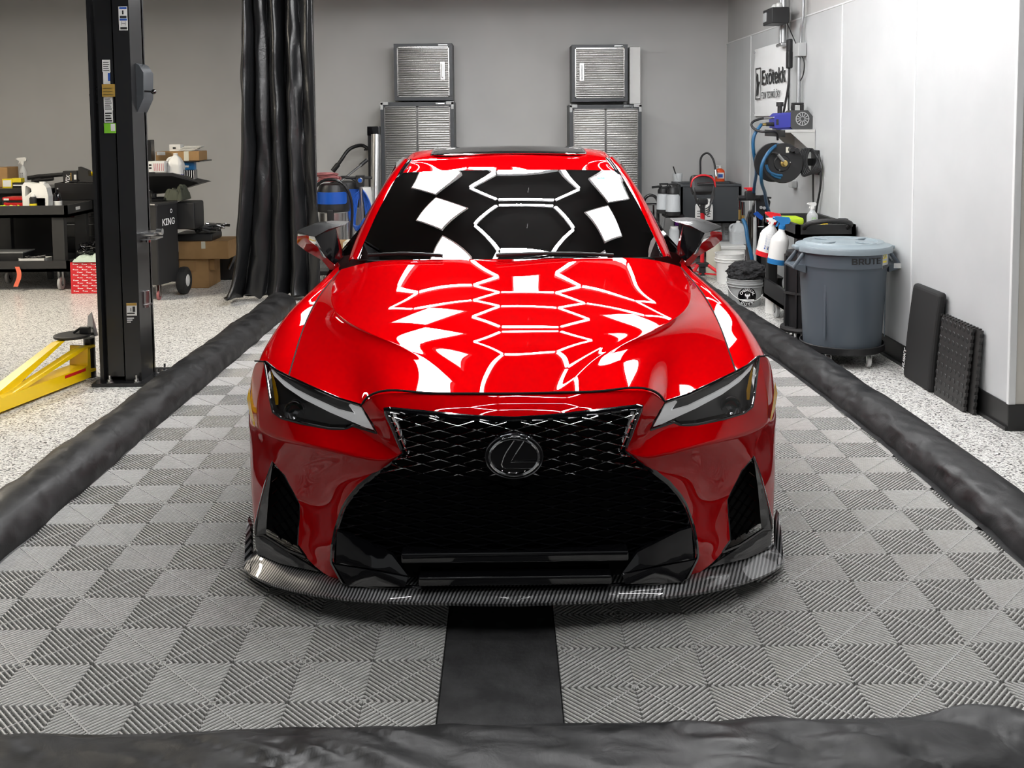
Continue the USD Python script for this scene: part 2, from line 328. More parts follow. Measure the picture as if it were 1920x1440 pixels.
def barrier(name, label, path, r, flat, seed, n=220, rings=30, skirt=.10, skirt_side=(1, 1), cr=1.):
    """soft tube of sheeting on the floor: half-round body, creased, with a flat skirt on each side"""
    P = np.asarray(spline(path, n)); T = np.gradient(P, axis=0); T /= np.linalg.norm(T, axis=1, keepdims=True); N = np.c_[-T[:, 1], T[:, 0]]
    d = np.r_[0, np.cumsum(np.linalg.norm(np.diff(P, axis=0), axis=1))]; G = []
    th = np.linspace(0, PI, rings)
    for i in range(n):
        row = []
        pinch = .12*max(0, math.sin(d[i]*5.1+seed)*math.sin(d[i]*2.3+seed*2)-.25)
        prof = [(-r[0]-skirt*skirt_side[0], 0.001), (-r[0]-skirt*.4*skirt_side[0], .004)]+[(-r[0]*math.cos(t)*(1-.06*math.sin(t)), r[1]*math.sin(t)**flat) for t in th]+[(r[0]+skirt*.4*skirt_side[1], .004), (r[0]+skirt*skirt_side[1], .001)]
        for k, (u, z) in enumerate(prof):
            f = meshkit.fbm(np.array([d[i]*4.2, k*.16, seed*7.7]), 3)-.5; f2 = meshkit.noise(np.array([d[i]*13, k*.34, seed*3.1]))-.5
            fold = max(0, meshkit.noise(np.array([d[i]*6.0+k*.12, 3.3, seed*1.7]))-.68)
            a = 0 if k in (0, len(prof)-1) else 1
            f3 = (abs(meshkit.noise(np.array([d[i]*9+.3*k, k*.22, seed*5.1]))-.5)-.2)*(cr-1)
            zz = z*(1-pinch*cr)*(1+.20*f+.05*f2+.35*f3)+a*(.06*cr*fold*(z/r[1]+.12)); uu = u*(1-.4*pinch)+.03*f+.008*f2*a
            row.append((P[i, 0]+N[i, 0]*uu, P[i, 1]+N[i, 1]*uu, max(FZ+.002+(0 if a else 0), P[i, 2]+zz)))
        G.append(row)
    m = grid_mesh(np.array(G)); m.fix_normals() if False else None
    v = m.vertices; c = m.face_normals
    if c[:, 2].mean() < 0: m.faces = m.faces[:, ::-1]
    return obj(name, m, M['barrier_vinyl'], None, label, smooth=50, cat='floor barrier', group='floor barrier tubes')
barrier('barrier_tube', 'long creased black vinyl barrier tube on the left edge of the tiles', [(-1.965, 2.52, 0), (-1.97, 4, 0), (-1.95, 6, 0), (-1.935, 7.3, 0), (-1.93, 8.40, 0)], (.135, .13), .8, 1, 380, skirt=.07, skirt_side=(.05, 1))
barrier('barrier_tube', 'long creased black vinyl barrier tube on the right edge of the tiles', [(1.95, 2.52, 0), (1.965, 4, 0), (1.95, 5.2, 0), (1.88, 6.6, 0), (1.79, 8, 0), (1.76, 9.6, 0)], (.125, .115), .8, 2.3, 420, skirt=.03)
barrier('barrier_tube', 'wrinkled dusty black vinyl barrier lying across the front of the tiles', [(-2.3, 2.20, 0), (-1.2, 2.225, 0), (0, 2.235, 0), (1.2, 2.245, 0), (2.3, 2.25, 0)], (.19, .085), .55, 4.1, 620, skirt=.06, cr=2.3)
mat('yellow_cord', (.62, .50, .05), .6)
obj('floor_cord', tube(spline([(-2.155, 3.2, FZ+.008), (-2.165, 5, FZ+.008), (-2.15, 7, FZ+.008), (-2.13, 9.2, FZ+.008)], 40), .0075, 8), M['yellow_cord'], label='yellow edging cord along the outside of the left barrier', cat='cord')
# ================================================================== the car
# coordinates: x across (centre line 0), y back from the nose, z up.  Outlines of the left half, mirrored.
K = {
    'hood_shut': [(-0.7738, 1.4500, 0.9059), (-0.7914, 1.3000, 0.8772), (-0.8038, 1.1500, 0.8520), (-0.8098, 0.9800, 0.8187), (-0.8087, 0.8200, 0.7823), (-0.7948, 0.6100, 0.7426), (-0.7799, 0.4000, 0.6936)],
    'hood_crease': [(-0.7590, 1.4200, 0.9176), (-0.7648, 1.1750, 0.8792), (-0.7195, 0.9000, 0.8503), (-0.6349, 0.6900, 0.8342), (-0.4884, 0.5000, 0.8115), (-0.3113, 0.3370, 0.7865), (-0.1596, 0.0850, 0.7164)],
    'hood_cowl': [(0.0205, 1.2350, 0.9794), (-0.2097, 1.2500, 0.9819), (-0.4459, 1.3100, 0.9734), (-0.6093, 1.3800, 0.9628), (-0.7590, 1.4200, 0.9176)],
    'hood_front': [(-0.7799, 0.4000, 0.6936), (-0.6683, 0.2900, 0.6811), (-0.5744, 0.2200, 0.6652), (-0.4927, 0.1650, 0.6588), (-0.4436, 0.1400, 0.7058), (-0.2997, 0.1050, 0.7157), (-0.1596, 0.0850, 0.7164), (0.0058, 0.0800, 0.7160)],
    'hood_mid': [(0.0187, 1.0800, 0.9611), (0.0158, 0.8500, 0.9220), (0.0135, 0.6600, 0.8840), (0.0114, 0.5000, 0.8468), (0.0096, 0.3600, 0.8111), (0.0079, 0.2300, 0.7692), (0.0058, 0.0800, 0.7160)],
    'n0': [(0.0058, 0.0800, 0.7160), (-0.1596, 0.0850, 0.7164), (-0.2997, 0.1050, 0.7157), (-0.4436, 0.1400, 0.7058), (-0.4927, 0.1650, 0.6588)],
    'n1': [(0.0052, 0.0450, 0.6884), (-0.1618, 0.0500, 0.6922), (-0.2802, 0.0680, 0.6899), (-0.4242, 0.1050, 0.6860)],
    'n2': [(0.0046, 0.0200, 0.6501), (-0.1230, 0.0220, 0.6543), (-0.2263, 0.0330, 0.6606), (-0.4039, 0.0750, 0.6670)],
    'g_side': [(-0.4039, 0.0750, 0.6670), (-0.3792, 0.0700, 0.6030), (-0.3526, 0.0620, 0.5349)],
    'v_out': [(-0.4920, 0.1600, 0.6603), (-0.4717, 0.1350, 0.6359), (-0.4524, 0.1150, 0.6121), (-0.4359, 0.1150, 0.5806), (-0.3977, 0.0750, 0.5413)],
    'b': [(-0.8224, 0.3400, 0.5872), (-0.7880, 0.3150, 0.5721), (-0.7058, 0.2580, 0.5704), (-0.6073, 0.2050, 0.5679), (-0.5488, 0.1800, 0.5734), (-0.5229, 0.1720, 0.5881)],
    'k': [(-0.8791, 0.3700, 0.5168), (-0.7918, 0.2850, 0.5116), (-0.6986, 0.2000, 0.5222), (-0.6081, 0.1360, 0.5248), (-0.5029, 0.0870, 0.5177), (-0.4040, 0.0520, 0.5063), (-0.3533, 0.0520, 0.5315)],
    't': [(-0.8866, 0.5000, 0.7248), (-0.8600, 0.4300, 0.6676), (-0.8377, 0.3700, 0.6216)],
    'o': [(-0.8924, 0.4300, 0.6432), (-0.8926, 0.4000, 0.5663)],
    'so': [(-0.9362, 0.5600, 0.7125), (-0.9481, 0.5400, 0.6587), (-0.9545, 0.5200, 0.5897), (-0.9570, 0.5000, 0.5213)],
    's': [(-0.9557, 0.4900, 0.4718), (-0.9533, 0.4800, 0.3970), (-0.9533, 0.4700, 0.3029), (-0.9451, 0.4600, 0.2324), (-0.9368, 0.4500, 0.1660), (-0.9276, 0.4400, 0.1310)],
    'v': [(-0.8221, 0.3200, 0.4204), (-0.8603, 0.3550, 0.3255), (-0.8913, 0.3800, 0.2230), (-0.9052, 0.3850, 0.1694), (-0.9062, 0.3850, 0.1330)],
    'w': [(-0.8138, 0.2858, 0.4324), (-0.7745, 0.2896, 0.3806), (-0.7326, 0.2710, 0.3113), (-0.7180, 0.2594, 0.2918), (-0.7227, 0.2482, 0.2246), (-0.7251, 0.2351, 0.1621), (-0.6865, 0.1906, 0.1358), (-0.6312, 0.1369, 0.1148), (-0.5471, 0.0862, 0.0952)],
    'g': [(-0.3534, 0.0522, 0.5314), (-0.4468, 0.0764, 0.4550), (-0.4940, 0.0929, 0.4129), (-0.5315, 0.1092, 0.3650), (-0.5507, 0.1178, 0.3319), (-0.5747, 0.1186, 0.2629), (-0.5852, 0.1133, 0.2104), (-0.5892, 0.1101, 0.1588), (-0.5471, 0.0862, 0.0952)],
    'm0': [(-0.7197, 0.2408, 0.4348), (-0.6243, 0.1770, 0.4443), (-0.5340, 0.1253, 0.4499)],
    'm1': [(-0.7031, 0.2475, 0.3856), (-0.6317, 0.1972, 0.3939), (-0.5615, 0.1427, 0.4041)],
    'm2': [(-0.6833, 0.2433, 0.3197), (-0.6323, 0.2026, 0.3332), (-0.5805, 0.1512, 0.3509)],
    'm3': [(-0.6783, 0.2398, 0.2954), (-0.6361, 0.2052, 0.3050), (-0.5920, 0.1564, 0.3205)],
    'm4': [(-0.6881, 0.2316, 0.2274), (-0.6509, 0.2006, 0.2364), (-0.6122, 0.1585, 0.2501)],
    'm5': [(-0.6912, 0.2138, 0.1701), (-0.6554, 0.1807, 0.1834), (-0.6193, 0.1435, 0.1984)],
    'm6': [(-0.6625, 0.1737, 0.1400), (-0.6375, 0.1513, 0.1468), (-0.6125, 0.1267, 0.1546)],
    'hl_top': [(-0.8866, 0.5000, 0.7248), (-0.8332, 0.4400, 0.7066), (-0.7776, 0.3900, 0.6962), (-0.6648, 0.2900, 0.6792), (-0.5779, 0.2200, 0.6653), (-0.4928, 0.1650, 0.6571)],
    'hl_in': [(-0.4928, 0.1650, 0.6571), (-0.4359, 0.1150, 0.5806)],
    'hl_bot': [(-0.4359, 0.1150, 0.5806), (-0.5229, 0.1720, 0.5881), (-0.5488, 0.1800, 0.5734), (-0.6073, 0.2050, 0.5679), (-0.7058, 0.2580, 0.5704), (-0.7880, 0.3150, 0.5721), (-0.8224, 0.3400, 0.5872)],
    'hl_out': [(-0.8212, 0.3350, 0.5887), (-0.8377, 0.3700, 0.6216), (-0.8600, 0.4300, 0.6676), (-0.8866, 0.5000, 0.7248)],
    'drl': [(-0.8183, 0.3009, 0.7420), (-0.7778, 0.2622, 0.7188), (-0.7207, 0.2165, 0.6964), (-0.6576, 0.1704, 0.6803), (-0.5637, 0.1137, 0.6572), (-0.5036, 0.0866, 0.6491), (-0.5248, 0.0962, 0.6758), (-0.5157, 0.0920, 0.6804), (-0.4800, 0.0780, 0.6721), (-0.4442, 0.0655, 0.6052), (-0.4724, 0.0753, 0.6110), (-0.5918, 0.1263, 0.6451), (-0.6902, 0.1931, 0.6706), (-0.7612, 0.2489, 0.6969), (-0.8067, 0.2876, 0.7252)],
    'wing': [(-0.9062, 0.3850, 0.1330), (-0.8701, 0.3600, 0.1414), (-0.7652, 0.2600, 0.1312), (-0.6673, 0.1800, 0.1150), (-0.6372, 0.1500, 0.1123), (-0.7902, 0.2700, 0.0861), (-0.9009, 0.3800, 0.0736)],
    'split_top': [(-0.9412, 0.3600, 0.0467), (-0.9023, 0.3700, 0.0685), (-0.7380, 0.2200, 0.0864), (-0.6318, 0.1200, 0.1049), (-0.5418, 0.0550, 0.1084), (-0.3398, 0.0000, 0.1187), (-0.1758, -0.0200, 0.1196), (-0.0005, -0.0300, 0.1206)],
    'split_bot': [(-0.9410, 0.3500, 0.0283), (-0.9032, 0.2900, 0.0370), (-0.7931, 0.1700, 0.0560), (-0.6814, 0.0800, 0.0734), (-0.5101, 0.0000, 0.0865), (-0.3095, -0.0450, 0.0962), (-0.1576, -0.0650, 0.1010), (-0.0011, -0.0750, 0.1024)],
    'wing_let': [(-0.9623, 0.5000, 0.1467), (-0.9412, 0.3600, 0.0467)],
    'f_out': [(-0.8259, 1.7000, 0.8888), (-0.8522, 1.4000, 0.8638), (-0.8942, 1.1500, 0.8347), (-0.9242, 0.9300, 0.8036), (-0.9396, 0.7400, 0.7530), (-0.9407, 0.6600, 0.7386), (-0.9362, 0.5600, 0.7125)],
    'ws_bot': [(0.0205, 1.2400, 0.9810), (-0.2099, 1.2550, 0.9812), (-0.4478, 1.3300, 0.9706), (-0.5907, 1.4200, 0.9593), (-0.7039, 1.5200, 0.9464)],
    'ws_top': [(0.0155, 2.0000, 1.3284), (-0.1462, 2.0050, 1.3288), (-0.3007, 2.0200, 1.3268), (-0.4473, 2.0600, 1.3206), (-0.5654, 2.1200, 1.3131)],
    'pil_in': [(-0.7039, 1.5200, 0.9464), (-0.6726, 1.6800, 1.0433), (-0.6364, 1.8500, 1.1497), (-0.6026, 2.0000, 1.2307), (-0.5654, 2.1200, 1.3131), (-0.5301, 2.2200, 1.3722)],
    'pil_out': [(-0.7666, 1.6200, 0.9253), (-0.7602, 1.7500, 0.9947), (-0.7052, 1.9500, 1.1414), (-0.6578, 2.1000, 1.2435), (-0.6128, 2.2500, 1.3265), (-0.5707, 2.4000, 1.3770)],
    'roof_sil': [(0.0122, 2.6500, 1.4321), (-0.1610, 2.6500, 1.4306), (-0.3068, 2.6500, 1.4259), (-0.4437, 2.6500, 1.4119), (-0.5257, 2.6500, 1.4066)],
    'emblem': [(0.0034, -0.0100, 0.5454), (0.0807, -0.0100, 0.5445), (0.0028, -0.0100, 0.4797), (0.0039, -0.0100, 0.6091)],
}
def catmull(verts, faces, sharp=(), corners=(), levels=3):
    """Catmull-Clark with sharp edges and pinned corners"""
    V = np.asarray(verts, float); F = [tuple(f) for f in faces]; S = {tuple(sorted(e)) for e in sharp}; pin = set(corners)
    for _ in range(levels):
        fp = np.array([V[list(f)].mean(0) for f in F]); E = {}
        for k, f in enumerate(F):
            for a, b in zip(f, f[1:]+f[:1]): E.setdefault((min(a, b), max(a, b)), []).append(k)
        n = len(V); ei = {e: n+i for i, e in enumerate(E)}; EP = []
        SH = {e for e, fs in E.items() if len(fs) != 2 or e in S}
        for e, fs in E.items():
            m = (V[e[0]]+V[e[1]])/2
            EP.append(m if e in SH else (m*2+fp[fs].sum(0))/4)
        vs = [[] for _ in range(n)]; vf = [[] for _ in range(n)]; vm = [[] for _ in range(n)]
        for e in E:
            m = (V[e[0]]+V[e[1]])/2
            for x, y in (e, e[::-1]):
                vm[x].append(m)
                if e in SH: vs[x].append(y)
        for k, f in enumerate(F):
            for x in f: vf[x].append(k)
        NV = V.copy()
        for i in range(n):
            if i in pin or len(vs[i]) > 2 or (len(vs[i]) > 0 and len(vf[i]) == 1): continue
            if len(vs[i]) == 2: NV[i] = .75*V[i]+.125*(V[vs[i][0]]+V[vs[i][1]])
            elif vf[i]:
                d = len(vf[i]); NV[i] = (fp[vf[i]].mean(0)+2*np.mean(vm[i], 0)+(d-3)*V[i])/d
        nf = n+len(EP); NF = []; NS = set()
        for k, f in enumerate(F):
            L = len(f)
            for j in range(L):
                a, b, c = f[j-1], f[j], f[(j+1) % L]
                NF.append((b, ei[(min(b, c), max(b, c))], nf+k, ei[(min(a, b), max(a, b))]))
        for e in SH:
            if len(E[e]) == 2 or True: NS.add(tuple(sorted((e[0], ei[e])))); NS.add(tuple(sorted((e[1], ei[e]))))
        pin = pin | {i for i in range(n) if len(vf[i]) == 1 and len(vs[i]) > 0}
        V = np.vstack([NV, EP, fp]); F = NF; S = NS
    return tm(V, np.vstack([np.array(F)[:, [0, 1, 2]], np.array(F)[:, [0, 2, 3]]]))
class Cage:
    def __init__(s): s.v, s.f, s.key, s.sh, s.pin = [], [], {}, set(), set()
    def p(s, q):
        q = tuple(float(x) for x in q)
        if abs(q[0]) < .03: q = (0.0, q[1], q[2])
        k = tuple(round(x, 3) for x in q)
        if k not in s.key: s.key[k] = len(s.v); s.v.append(q)
        return s.key[k]
    def face(s, *pts):
        f = []
        for q in pts:
            i = s.p(q)
            if i not in f: f.append(i)
        if len(f) > 2: s.f.append(tuple(f))
    def strip(s, A, B):
        for i in range(len(A)-1): s.face(A[i], A[i+1], B[i+1], B[i])
    def crease(s, A):
        for a, b in zip(A, A[1:]): s.sh.add(tuple(sorted((s.p(a), s.p(b)))))
    def corner(s, *A):
        for a in A: s.pin.add(s.p(a))
    def build(s, levels=3, mirror=True):
        V = list(s.v); F = list(s.f); S = set(s.sh); P = set(s.pin)
        if mirror:
            mp = {}
            for i, q in enumerate(s.v):
                if q[0] == 0: mp[i] = i
                else: mp[i] = len(V); V.append((-q[0], q[1], q[2]))
            F += [tuple(mp[i] for i in f)[::-1] for f in s.f]
            S |= {tuple(sorted((mp[a], mp[b]))) for a, b in s.sh}; P |= {mp[i] for i in s.pin}
        m = catmull(V, F, S, P, levels)
        return m
def flip_x(m):
    m = as_tm(m).copy(); m.vertices = m.vertices*[-1, 1, 1]; m.faces = m.faces[:, ::-1]; return m
def both(name, mesh, m, parent, label=None, **k):
    a = obj(name, mesh, m, parent, label, **k); b = obj(name, flip_x(cat_m(mesh) if isinstance(mesh, list) else mesh), m, parent, label, **k); return a, b
def lerp(a, b, t): return tuple(np.asarray(a)*(1-t)+np.asarray(b)*t)
def resample(P, n, closed=False):
    P = np.asarray(P, float)
    if closed: P = np.vstack([P, P[:1]])
    d = np.r_[0, np.cumsum(np.linalg.norm(np.diff(P, axis=0), axis=1))]
    t = np.linspace(0, d[-1], n, endpoint=not closed)
    return np.stack([np.interp(t, d, P[:, k]) for k in range(3)], 1)
def sheet(P, step=.015, dy=0., bulge=0., thick=0.):
    """skin over a closed 3D outline (seen from the front): x,z triangulated, y from a thin-plate through the outline"""
    from scipy.interpolate import RBFInterpolator
    from scipy.spatial import Delaunay
    P = np.asarray(P, float); out = []
    for a, b in zip(P, np.roll(P, -1, 0)):
        n = max(1, int(np.linalg.norm((b-a)[[0, 2]])/step)); out += [a+(b-a)*t for t in np.arange(n)/n]
    B = np.array(out); poly = Polygon(B[:, [0, 2]]).buffer(0)
    x0, z0, x1, z1 = poly.bounds; g = np.array([(x, z) for x in np.arange(x0, x1, step) for z in np.arange(z0, z1, step)])
    from shapely import contains_xy
    inner = poly.buffer(-step*.45); g = g[contains_xy(inner, g[:, 0], g[:, 1])] if len(g) else g
    f = RBFInterpolator(B[:, [0, 2]], B[:, 1], kernel='thin_plate_spline', smoothing=1e-5)
    Q = B if not len(g) else np.vstack([B, np.c_[g[:, 0], f(g), g[:, 1]]])
    T = Delaunay(Q[:, [0, 2]]).simplices; c = Q[T].mean(1)
    T = T[contains_xy(poly.buffer(1e-4), c[:, 0], c[:, 2])]
    if bulge:
        from shapely import distance, points
        d = np.array([poly.exterior.distance(q) for q in points(Q[:, 0], Q[:, 2])]); Q[:, 1] -= bulge*(1-np.exp(-d/.03))
    Q[:, 1] += dy
    A = Q[T]; n = np.cross(A[:, 1]-A[:, 0], A[:, 2]-A[:, 0]); T[n[:, 1] > 0] = T[n[:, 1] > 0][:, ::-1]
    if thick:
        k = len(Q); Q2 = Q+[0, thick, 0]; nb = len(B); side = []
        ccw = Polygon(B[:, [0, 2]]).exterior.is_ccw
        for i in range(nb):
            j = (i+1) % nb; side += [(i, k+i, k+j), (i, k+j, j)] if ccw else [(i, k+j, k+i), (i, j, k+j)]
        return tm(np.vstack([Q, Q2]), np.vstack([T, T[:, ::-1]+k, side]))
    return tm(Q, T)
def ribbon_bars(poly, yfun, dx, dz, w=.0035, depth=.012, x0=0., bend=0.):
    """a lattice of slanting bars clipped to poly (x, z): every bar a ridged prism that follows the surface y = yfun(x, z)"""
    b = poly.bounds; bars = []
    def put(p, q):
        L = LineString([p, q]).intersection(poly)
        for g in getattr(L, 'geoms', [L]):
            if g.geom_type != 'LineString' or g.length < .006: continue
            (xa, za), (xb, zb) = g.coords[0], g.coords[-1]
            t = np.array([xb-xa, zb-za]); t /= np.linalg.norm(t); nn = np.array([-t[1], t[0]])*w; V = []
            if nn[1] < 0: nn = -nn
            for x, z in ((xa, za), (xb, zb)):
                y = yfun(x, z); V += [(x, y-depth*.35, z), (x+nn[0], y, z+nn[1]), (x+nn[0], y+depth, z+nn[1]), (x-nn[0], y+depth, z-nn[1]), (x-nn[0], y, z-nn[1])]
            F = []
            for i in range(5):
                j = (i+1) % 5; F += [(i, j, 5+j), (i, 5+j, 5+i)]
            bars.append(tm(V, F))
    ni = int((b[2]-b[0])/dx)+3; nj = int((b[3]-b[1])/dz)+3; i0 = int((b[0]-x0)/dx)-1; j0 = int(b[1]/dz)-1
    for i in range(i0, i0+ni+2):
        for j in range(j0, j0+nj+2):
            if (i+j) % 2: continue
            x, z = x0+i*dx, j*dz
            f = lambda x, z: (x, z-bend*x*x)
            put(f(x, z), f(x+dx, z+dz)); put(f(x, z), f(x+dx, z-dz))
    return cat_m(bars)

# ---- paint and trim
M['car_paint'] = usdkit.material(stage, '/World/Looks/car_paint', {
    'n': ('noise_texture', dict(scale=2500, detail=1)), 'tc': ('texture_coordinate', {}),
    'r': ('rgb_ramp', {'ramp': [(.3, (.43, .0, .0015)), (.7, (.47, .0, .002))]}),
    'p': ('principled_bsdf', dict(metallic=.30, roughness=.45, specular_ior_level=0., specular_tint=(.45, .0, .004), coat_weight=1., coat_roughness=.006, coat_ior=1.5))},
    [('tc.object', 'n.vector'), ('n.fac', 'r.fac'), ('r.color', 'p.base_color')], 'p.BSDF')
mat('gloss_black', (.004, .004, .005), .08, coat=1.); mat('trim_black', (.012, .012, .013), .45); mat('rubber', (.012, .012, .012), .75)
mat('chrome', (.75, .75, .76), .06, 1.); mat('dark_chrome', (.22, .22, .23), .12, 1.); mat('lamp_white_glow', (.72, .73, .74), .25, coat=.5, emission_color=(1, 1, 1), emission_strength=.25)  # white daytime bar is taken as unlit; faint emission added to brighten it
mat('lamp_shell', (.03, .031, .033), .25, coat=.6); mat('amber', (.85, .45, .01), .15, coat=1.); mat('black_void', (.003, .003, .003), .9)
mat_pane('lens', (.93, .93, .93), ior=1.45); mat_pane('windscreen', (.34, .36, .355), ior=1.52); mat_pane('side_glass', (.08, .085, .09), ior=1.52)
mat('tinted_roof', (.012, .012, .013), .03, coat=1.); mat('dash', (.05, .054, .056), .6); mat('seat_fabric', (.02, .02, .021), .7)
mat('tyre', (.012, .012, .012), .7); mat('alloy', (.10, .10, .105), .3, 1.)
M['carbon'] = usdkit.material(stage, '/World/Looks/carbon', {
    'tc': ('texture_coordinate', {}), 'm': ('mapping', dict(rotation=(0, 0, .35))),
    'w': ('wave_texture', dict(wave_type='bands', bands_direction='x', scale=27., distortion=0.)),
    'r': ('rgb_ramp', {'ramp': [(.42, (.012, .012, .013)), (.62, (.30, .30, .305))]}),  # reflections of the twill weave painted in as light and dark bands
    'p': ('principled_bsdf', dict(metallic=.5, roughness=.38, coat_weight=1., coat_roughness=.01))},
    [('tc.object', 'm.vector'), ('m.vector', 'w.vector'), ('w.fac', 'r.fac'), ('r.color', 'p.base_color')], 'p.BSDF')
M['carbon_fine'] = usdkit.material(stage, '/World/Looks/carbon_fine', {
    'tc': ('texture_coordinate', {}), 'm': ('mapping', dict(scale=(1, 1, 1))), 'k': ('checker_texture', dict(scale=300, color1=(.010, .010, .011), color2=(.026, .026, .027))),
    'p': ('principled_bsdf', dict(metallic=.4, roughness=.4, coat_weight=1., coat_roughness=.01))},
    [('tc.object', 'm.vector'), ('m.vector', 'k.vector'), ('k.color', 'p.base_color')], 'p.BSDF')

car = thing('car', 'glossy red sports sedan with black spindle grille, parked nose-on on the tiled floor', 'car', (.02, 3.0, 0))
P = M['car_paint']
# ---- hood
hc = Cage(); NI = 4
pl_rows = [K['hood_cowl'][:]]
for i in range(1, 7):
    a, b = K['hood_mid'][i], K['hood_crease'][i]; row = []
    for s in (0, .3, .58, .82, 1.):
        row.append((b[0]*s, a[1]+(b[1]-a[1])*s**1.5, a[2]+(b[2]-a[2])*s**3.6))
    pl_rows.append(row)
for r0, r1 in zip(pl_rows, pl_rows[1:]): hc.strip(r0, r1)
fr = K['hood_front'][6::-1]
for i in range(6):
    rows = []
    for k in (i, i+1):
        if k == 6: rows.append(fr)
        else: rows.append([lerp(K['hood_crease'][k], K['hood_shut'][k], t) for t in np.linspace(0, 1, 7)])
    hc.strip(*rows)
hc.crease(K['hood_crease'][:6]); hc.corner(K['hood_front'][3])
hood_mesh = hc.build(3)
hood = obj('hood', hood_mesh, P, car, smooth=28)
# ---- front bumper skin
bc = Cage()
n0, n1, n2, gs, vo, b, k, t, o, so, s_, v, w, g = (K[x] for x in ('n0', 'n1', 'n2', 'g_side', 'v_out', 'b', 'k', 't', 'o', 'so', 's', 'v', 'w', 'g'))
bc.strip(n0[:4], n1); bc.strip(n1, n2)
inn = [n0[3], n1[3], n2[3], gs[1], gs[2]]
mid = [lerp(x, y, .5) for x, y in zip(inn, vo)]
mid = [(q[0], q[1]-d, q[2]) for q, d in zip(mid, (0, .006, .008, .008, .0))]
bc.strip(inn, mid); bc.strip(mid, vo)
tip = vo[4]; k6 = k[6]
bc.face(gs[2], mid[4], tip, k6) if False else None
b5, b6 = b[5], vo[3]
bc.face(b[0], b[1], k[1], k[0]); bc.face(b[1], b[2], k[2], k[1]); bc.face(b[2], b[3], k[3], k[2])
bc.face(b[3], b[4], k[4], k[3]); bc.face(b[4], b5, tip, k[4]); bc.face(k[4], tip, mid[4], k[5]); bc.face(b5, b6, tip)
bc.face(k[5], mid[4], gs[2])
bc.face(t[0], t[1], o[0]); bc.face(t[1], t[2], o[1], o[0]); bc.face(t[2], b[0], k[0], o[1])
bc.strip([t[0], o[0], o[1], k[0]], [so[0], so[1], so[2], so[3]]); bc.face(k[0], s_[0], so[3])
bc.face(s_[0], k[0], v[0], s_[1]); bc.face(k[0], k[1], v[0])
bc.face(s_[1], v[0], v[1], s_[2]); bc.face(s_[2], v[1], v[2], s_[3]); bc.face(s_[3], v[2], v[3], s_[4]); bc.face(s_[4], v[3], v[4], s_[5])
w[0] = v[0]
rows = [[w[i]]+K['m%d' % i]+[g[i+1]] for i in range(7)]
bc.strip([k[1], k[2], k[3], k[4], k[5]], rows[0]); bc.face(k[5], gs[2], g[1])
for r0, r1 in zip(rows, rows[1:]): bc.strip(r0, r1)
bc.face(rows[6][0], rows[6][1], rows[6][2], w[7]); bc.face(w[7], rows[6][2], rows[6][3], w[8]); bc.face(rows[6][3], rows[6][4], w[8])
back = [(q[0]*1.0, .56, q[2]) for q in (so+s_)]
bc.strip(so+s_, back)
bc.crease(k[:6]+[gs[2]]); bc.crease([b5, tip]); bc.crease([b6, tip]); bc.crease([t[0]]+o+[k[0]]); bc.crease([tip, vo[3]])
bc.corner(v[0], w[8], gs[2], n2[3], k[0], w[5], vo[3], t[0], b[0])
bumper_mesh = bc.build(3)
bumper = obj('front_bumper', bumper_mesh, P, car, smooth=28)
# ---- shut lines (dark gaps between panels)
def gap(path, r=.0028, n=60, smooth=True, mir=True):
    q = spline(path, n) if smooth else np.asarray(path, float)
    q = q+[0, -.0012, .0008]; m = tube(q, r, 6)
    return cat_m([m, flip_x(m)]) if mir else m
fr_full = [K['hood_front'][3], (-.472, .150, .688), K['hood_front'][4], K['hood_front'][5], K['hood_front'][6], (0, .08, K['hood_front'][7][2])]
fr_full = fr_full+[(-q[0], q[1], q[2]) for q in fr_full[-2::-1]]
obj('panel_gap', gap(fr_full, .004, 120, mir=False), 'black_void' in M and M['black_void'], car)
both('panel_gap', gap(K['hood_shut'], .0026, mir=False), M['black_void'], car)
# ---- front fenders
def arch(y, yc, r, z0): return z0+math.sqrt(max(0, r*r-(y-yc)**2)) if abs(y-yc) < r else .17
fc = Cage(); fo = K['f_out']; fs = K['hood_shut']
for i in range(6):
    R = []
    for q in (i, i+1):
        a, b_ = fs[q], fo[q]; m1 = lerp(a, b_, .5); m1 = (m1[0], m1[1], m1[2]+.022-.002*q)
        y = b_[1]; d1 = (b_[0]-.012, y+.02, b_[2]-.09); zb = arch(y+.02, .89, .37, .33); zb = min(zb, b_[2]-.14)
        d2 = (b_[0]-.005, y+.02, (d1[2]*2+zb)/3); d3 = (b_[0]+(.0 if zb > .3 else .03), y+.02, zb)
        R.append([a, m1, b_, d1, d2, d3])
    fc.strip(*R)
fender_mesh = fc.build(3)
both('front_fender', fender_mesh if False else catmull(fc.v, fc.f, fc.sh, fc.pin, 3), P, car, smooth=30)
both('panel_gap', gap([K['so'][0], lerp(K['so'][0], K['t'][0], .5), K['t'][0]], .0026, 12, False, False), M['black_void'], car)
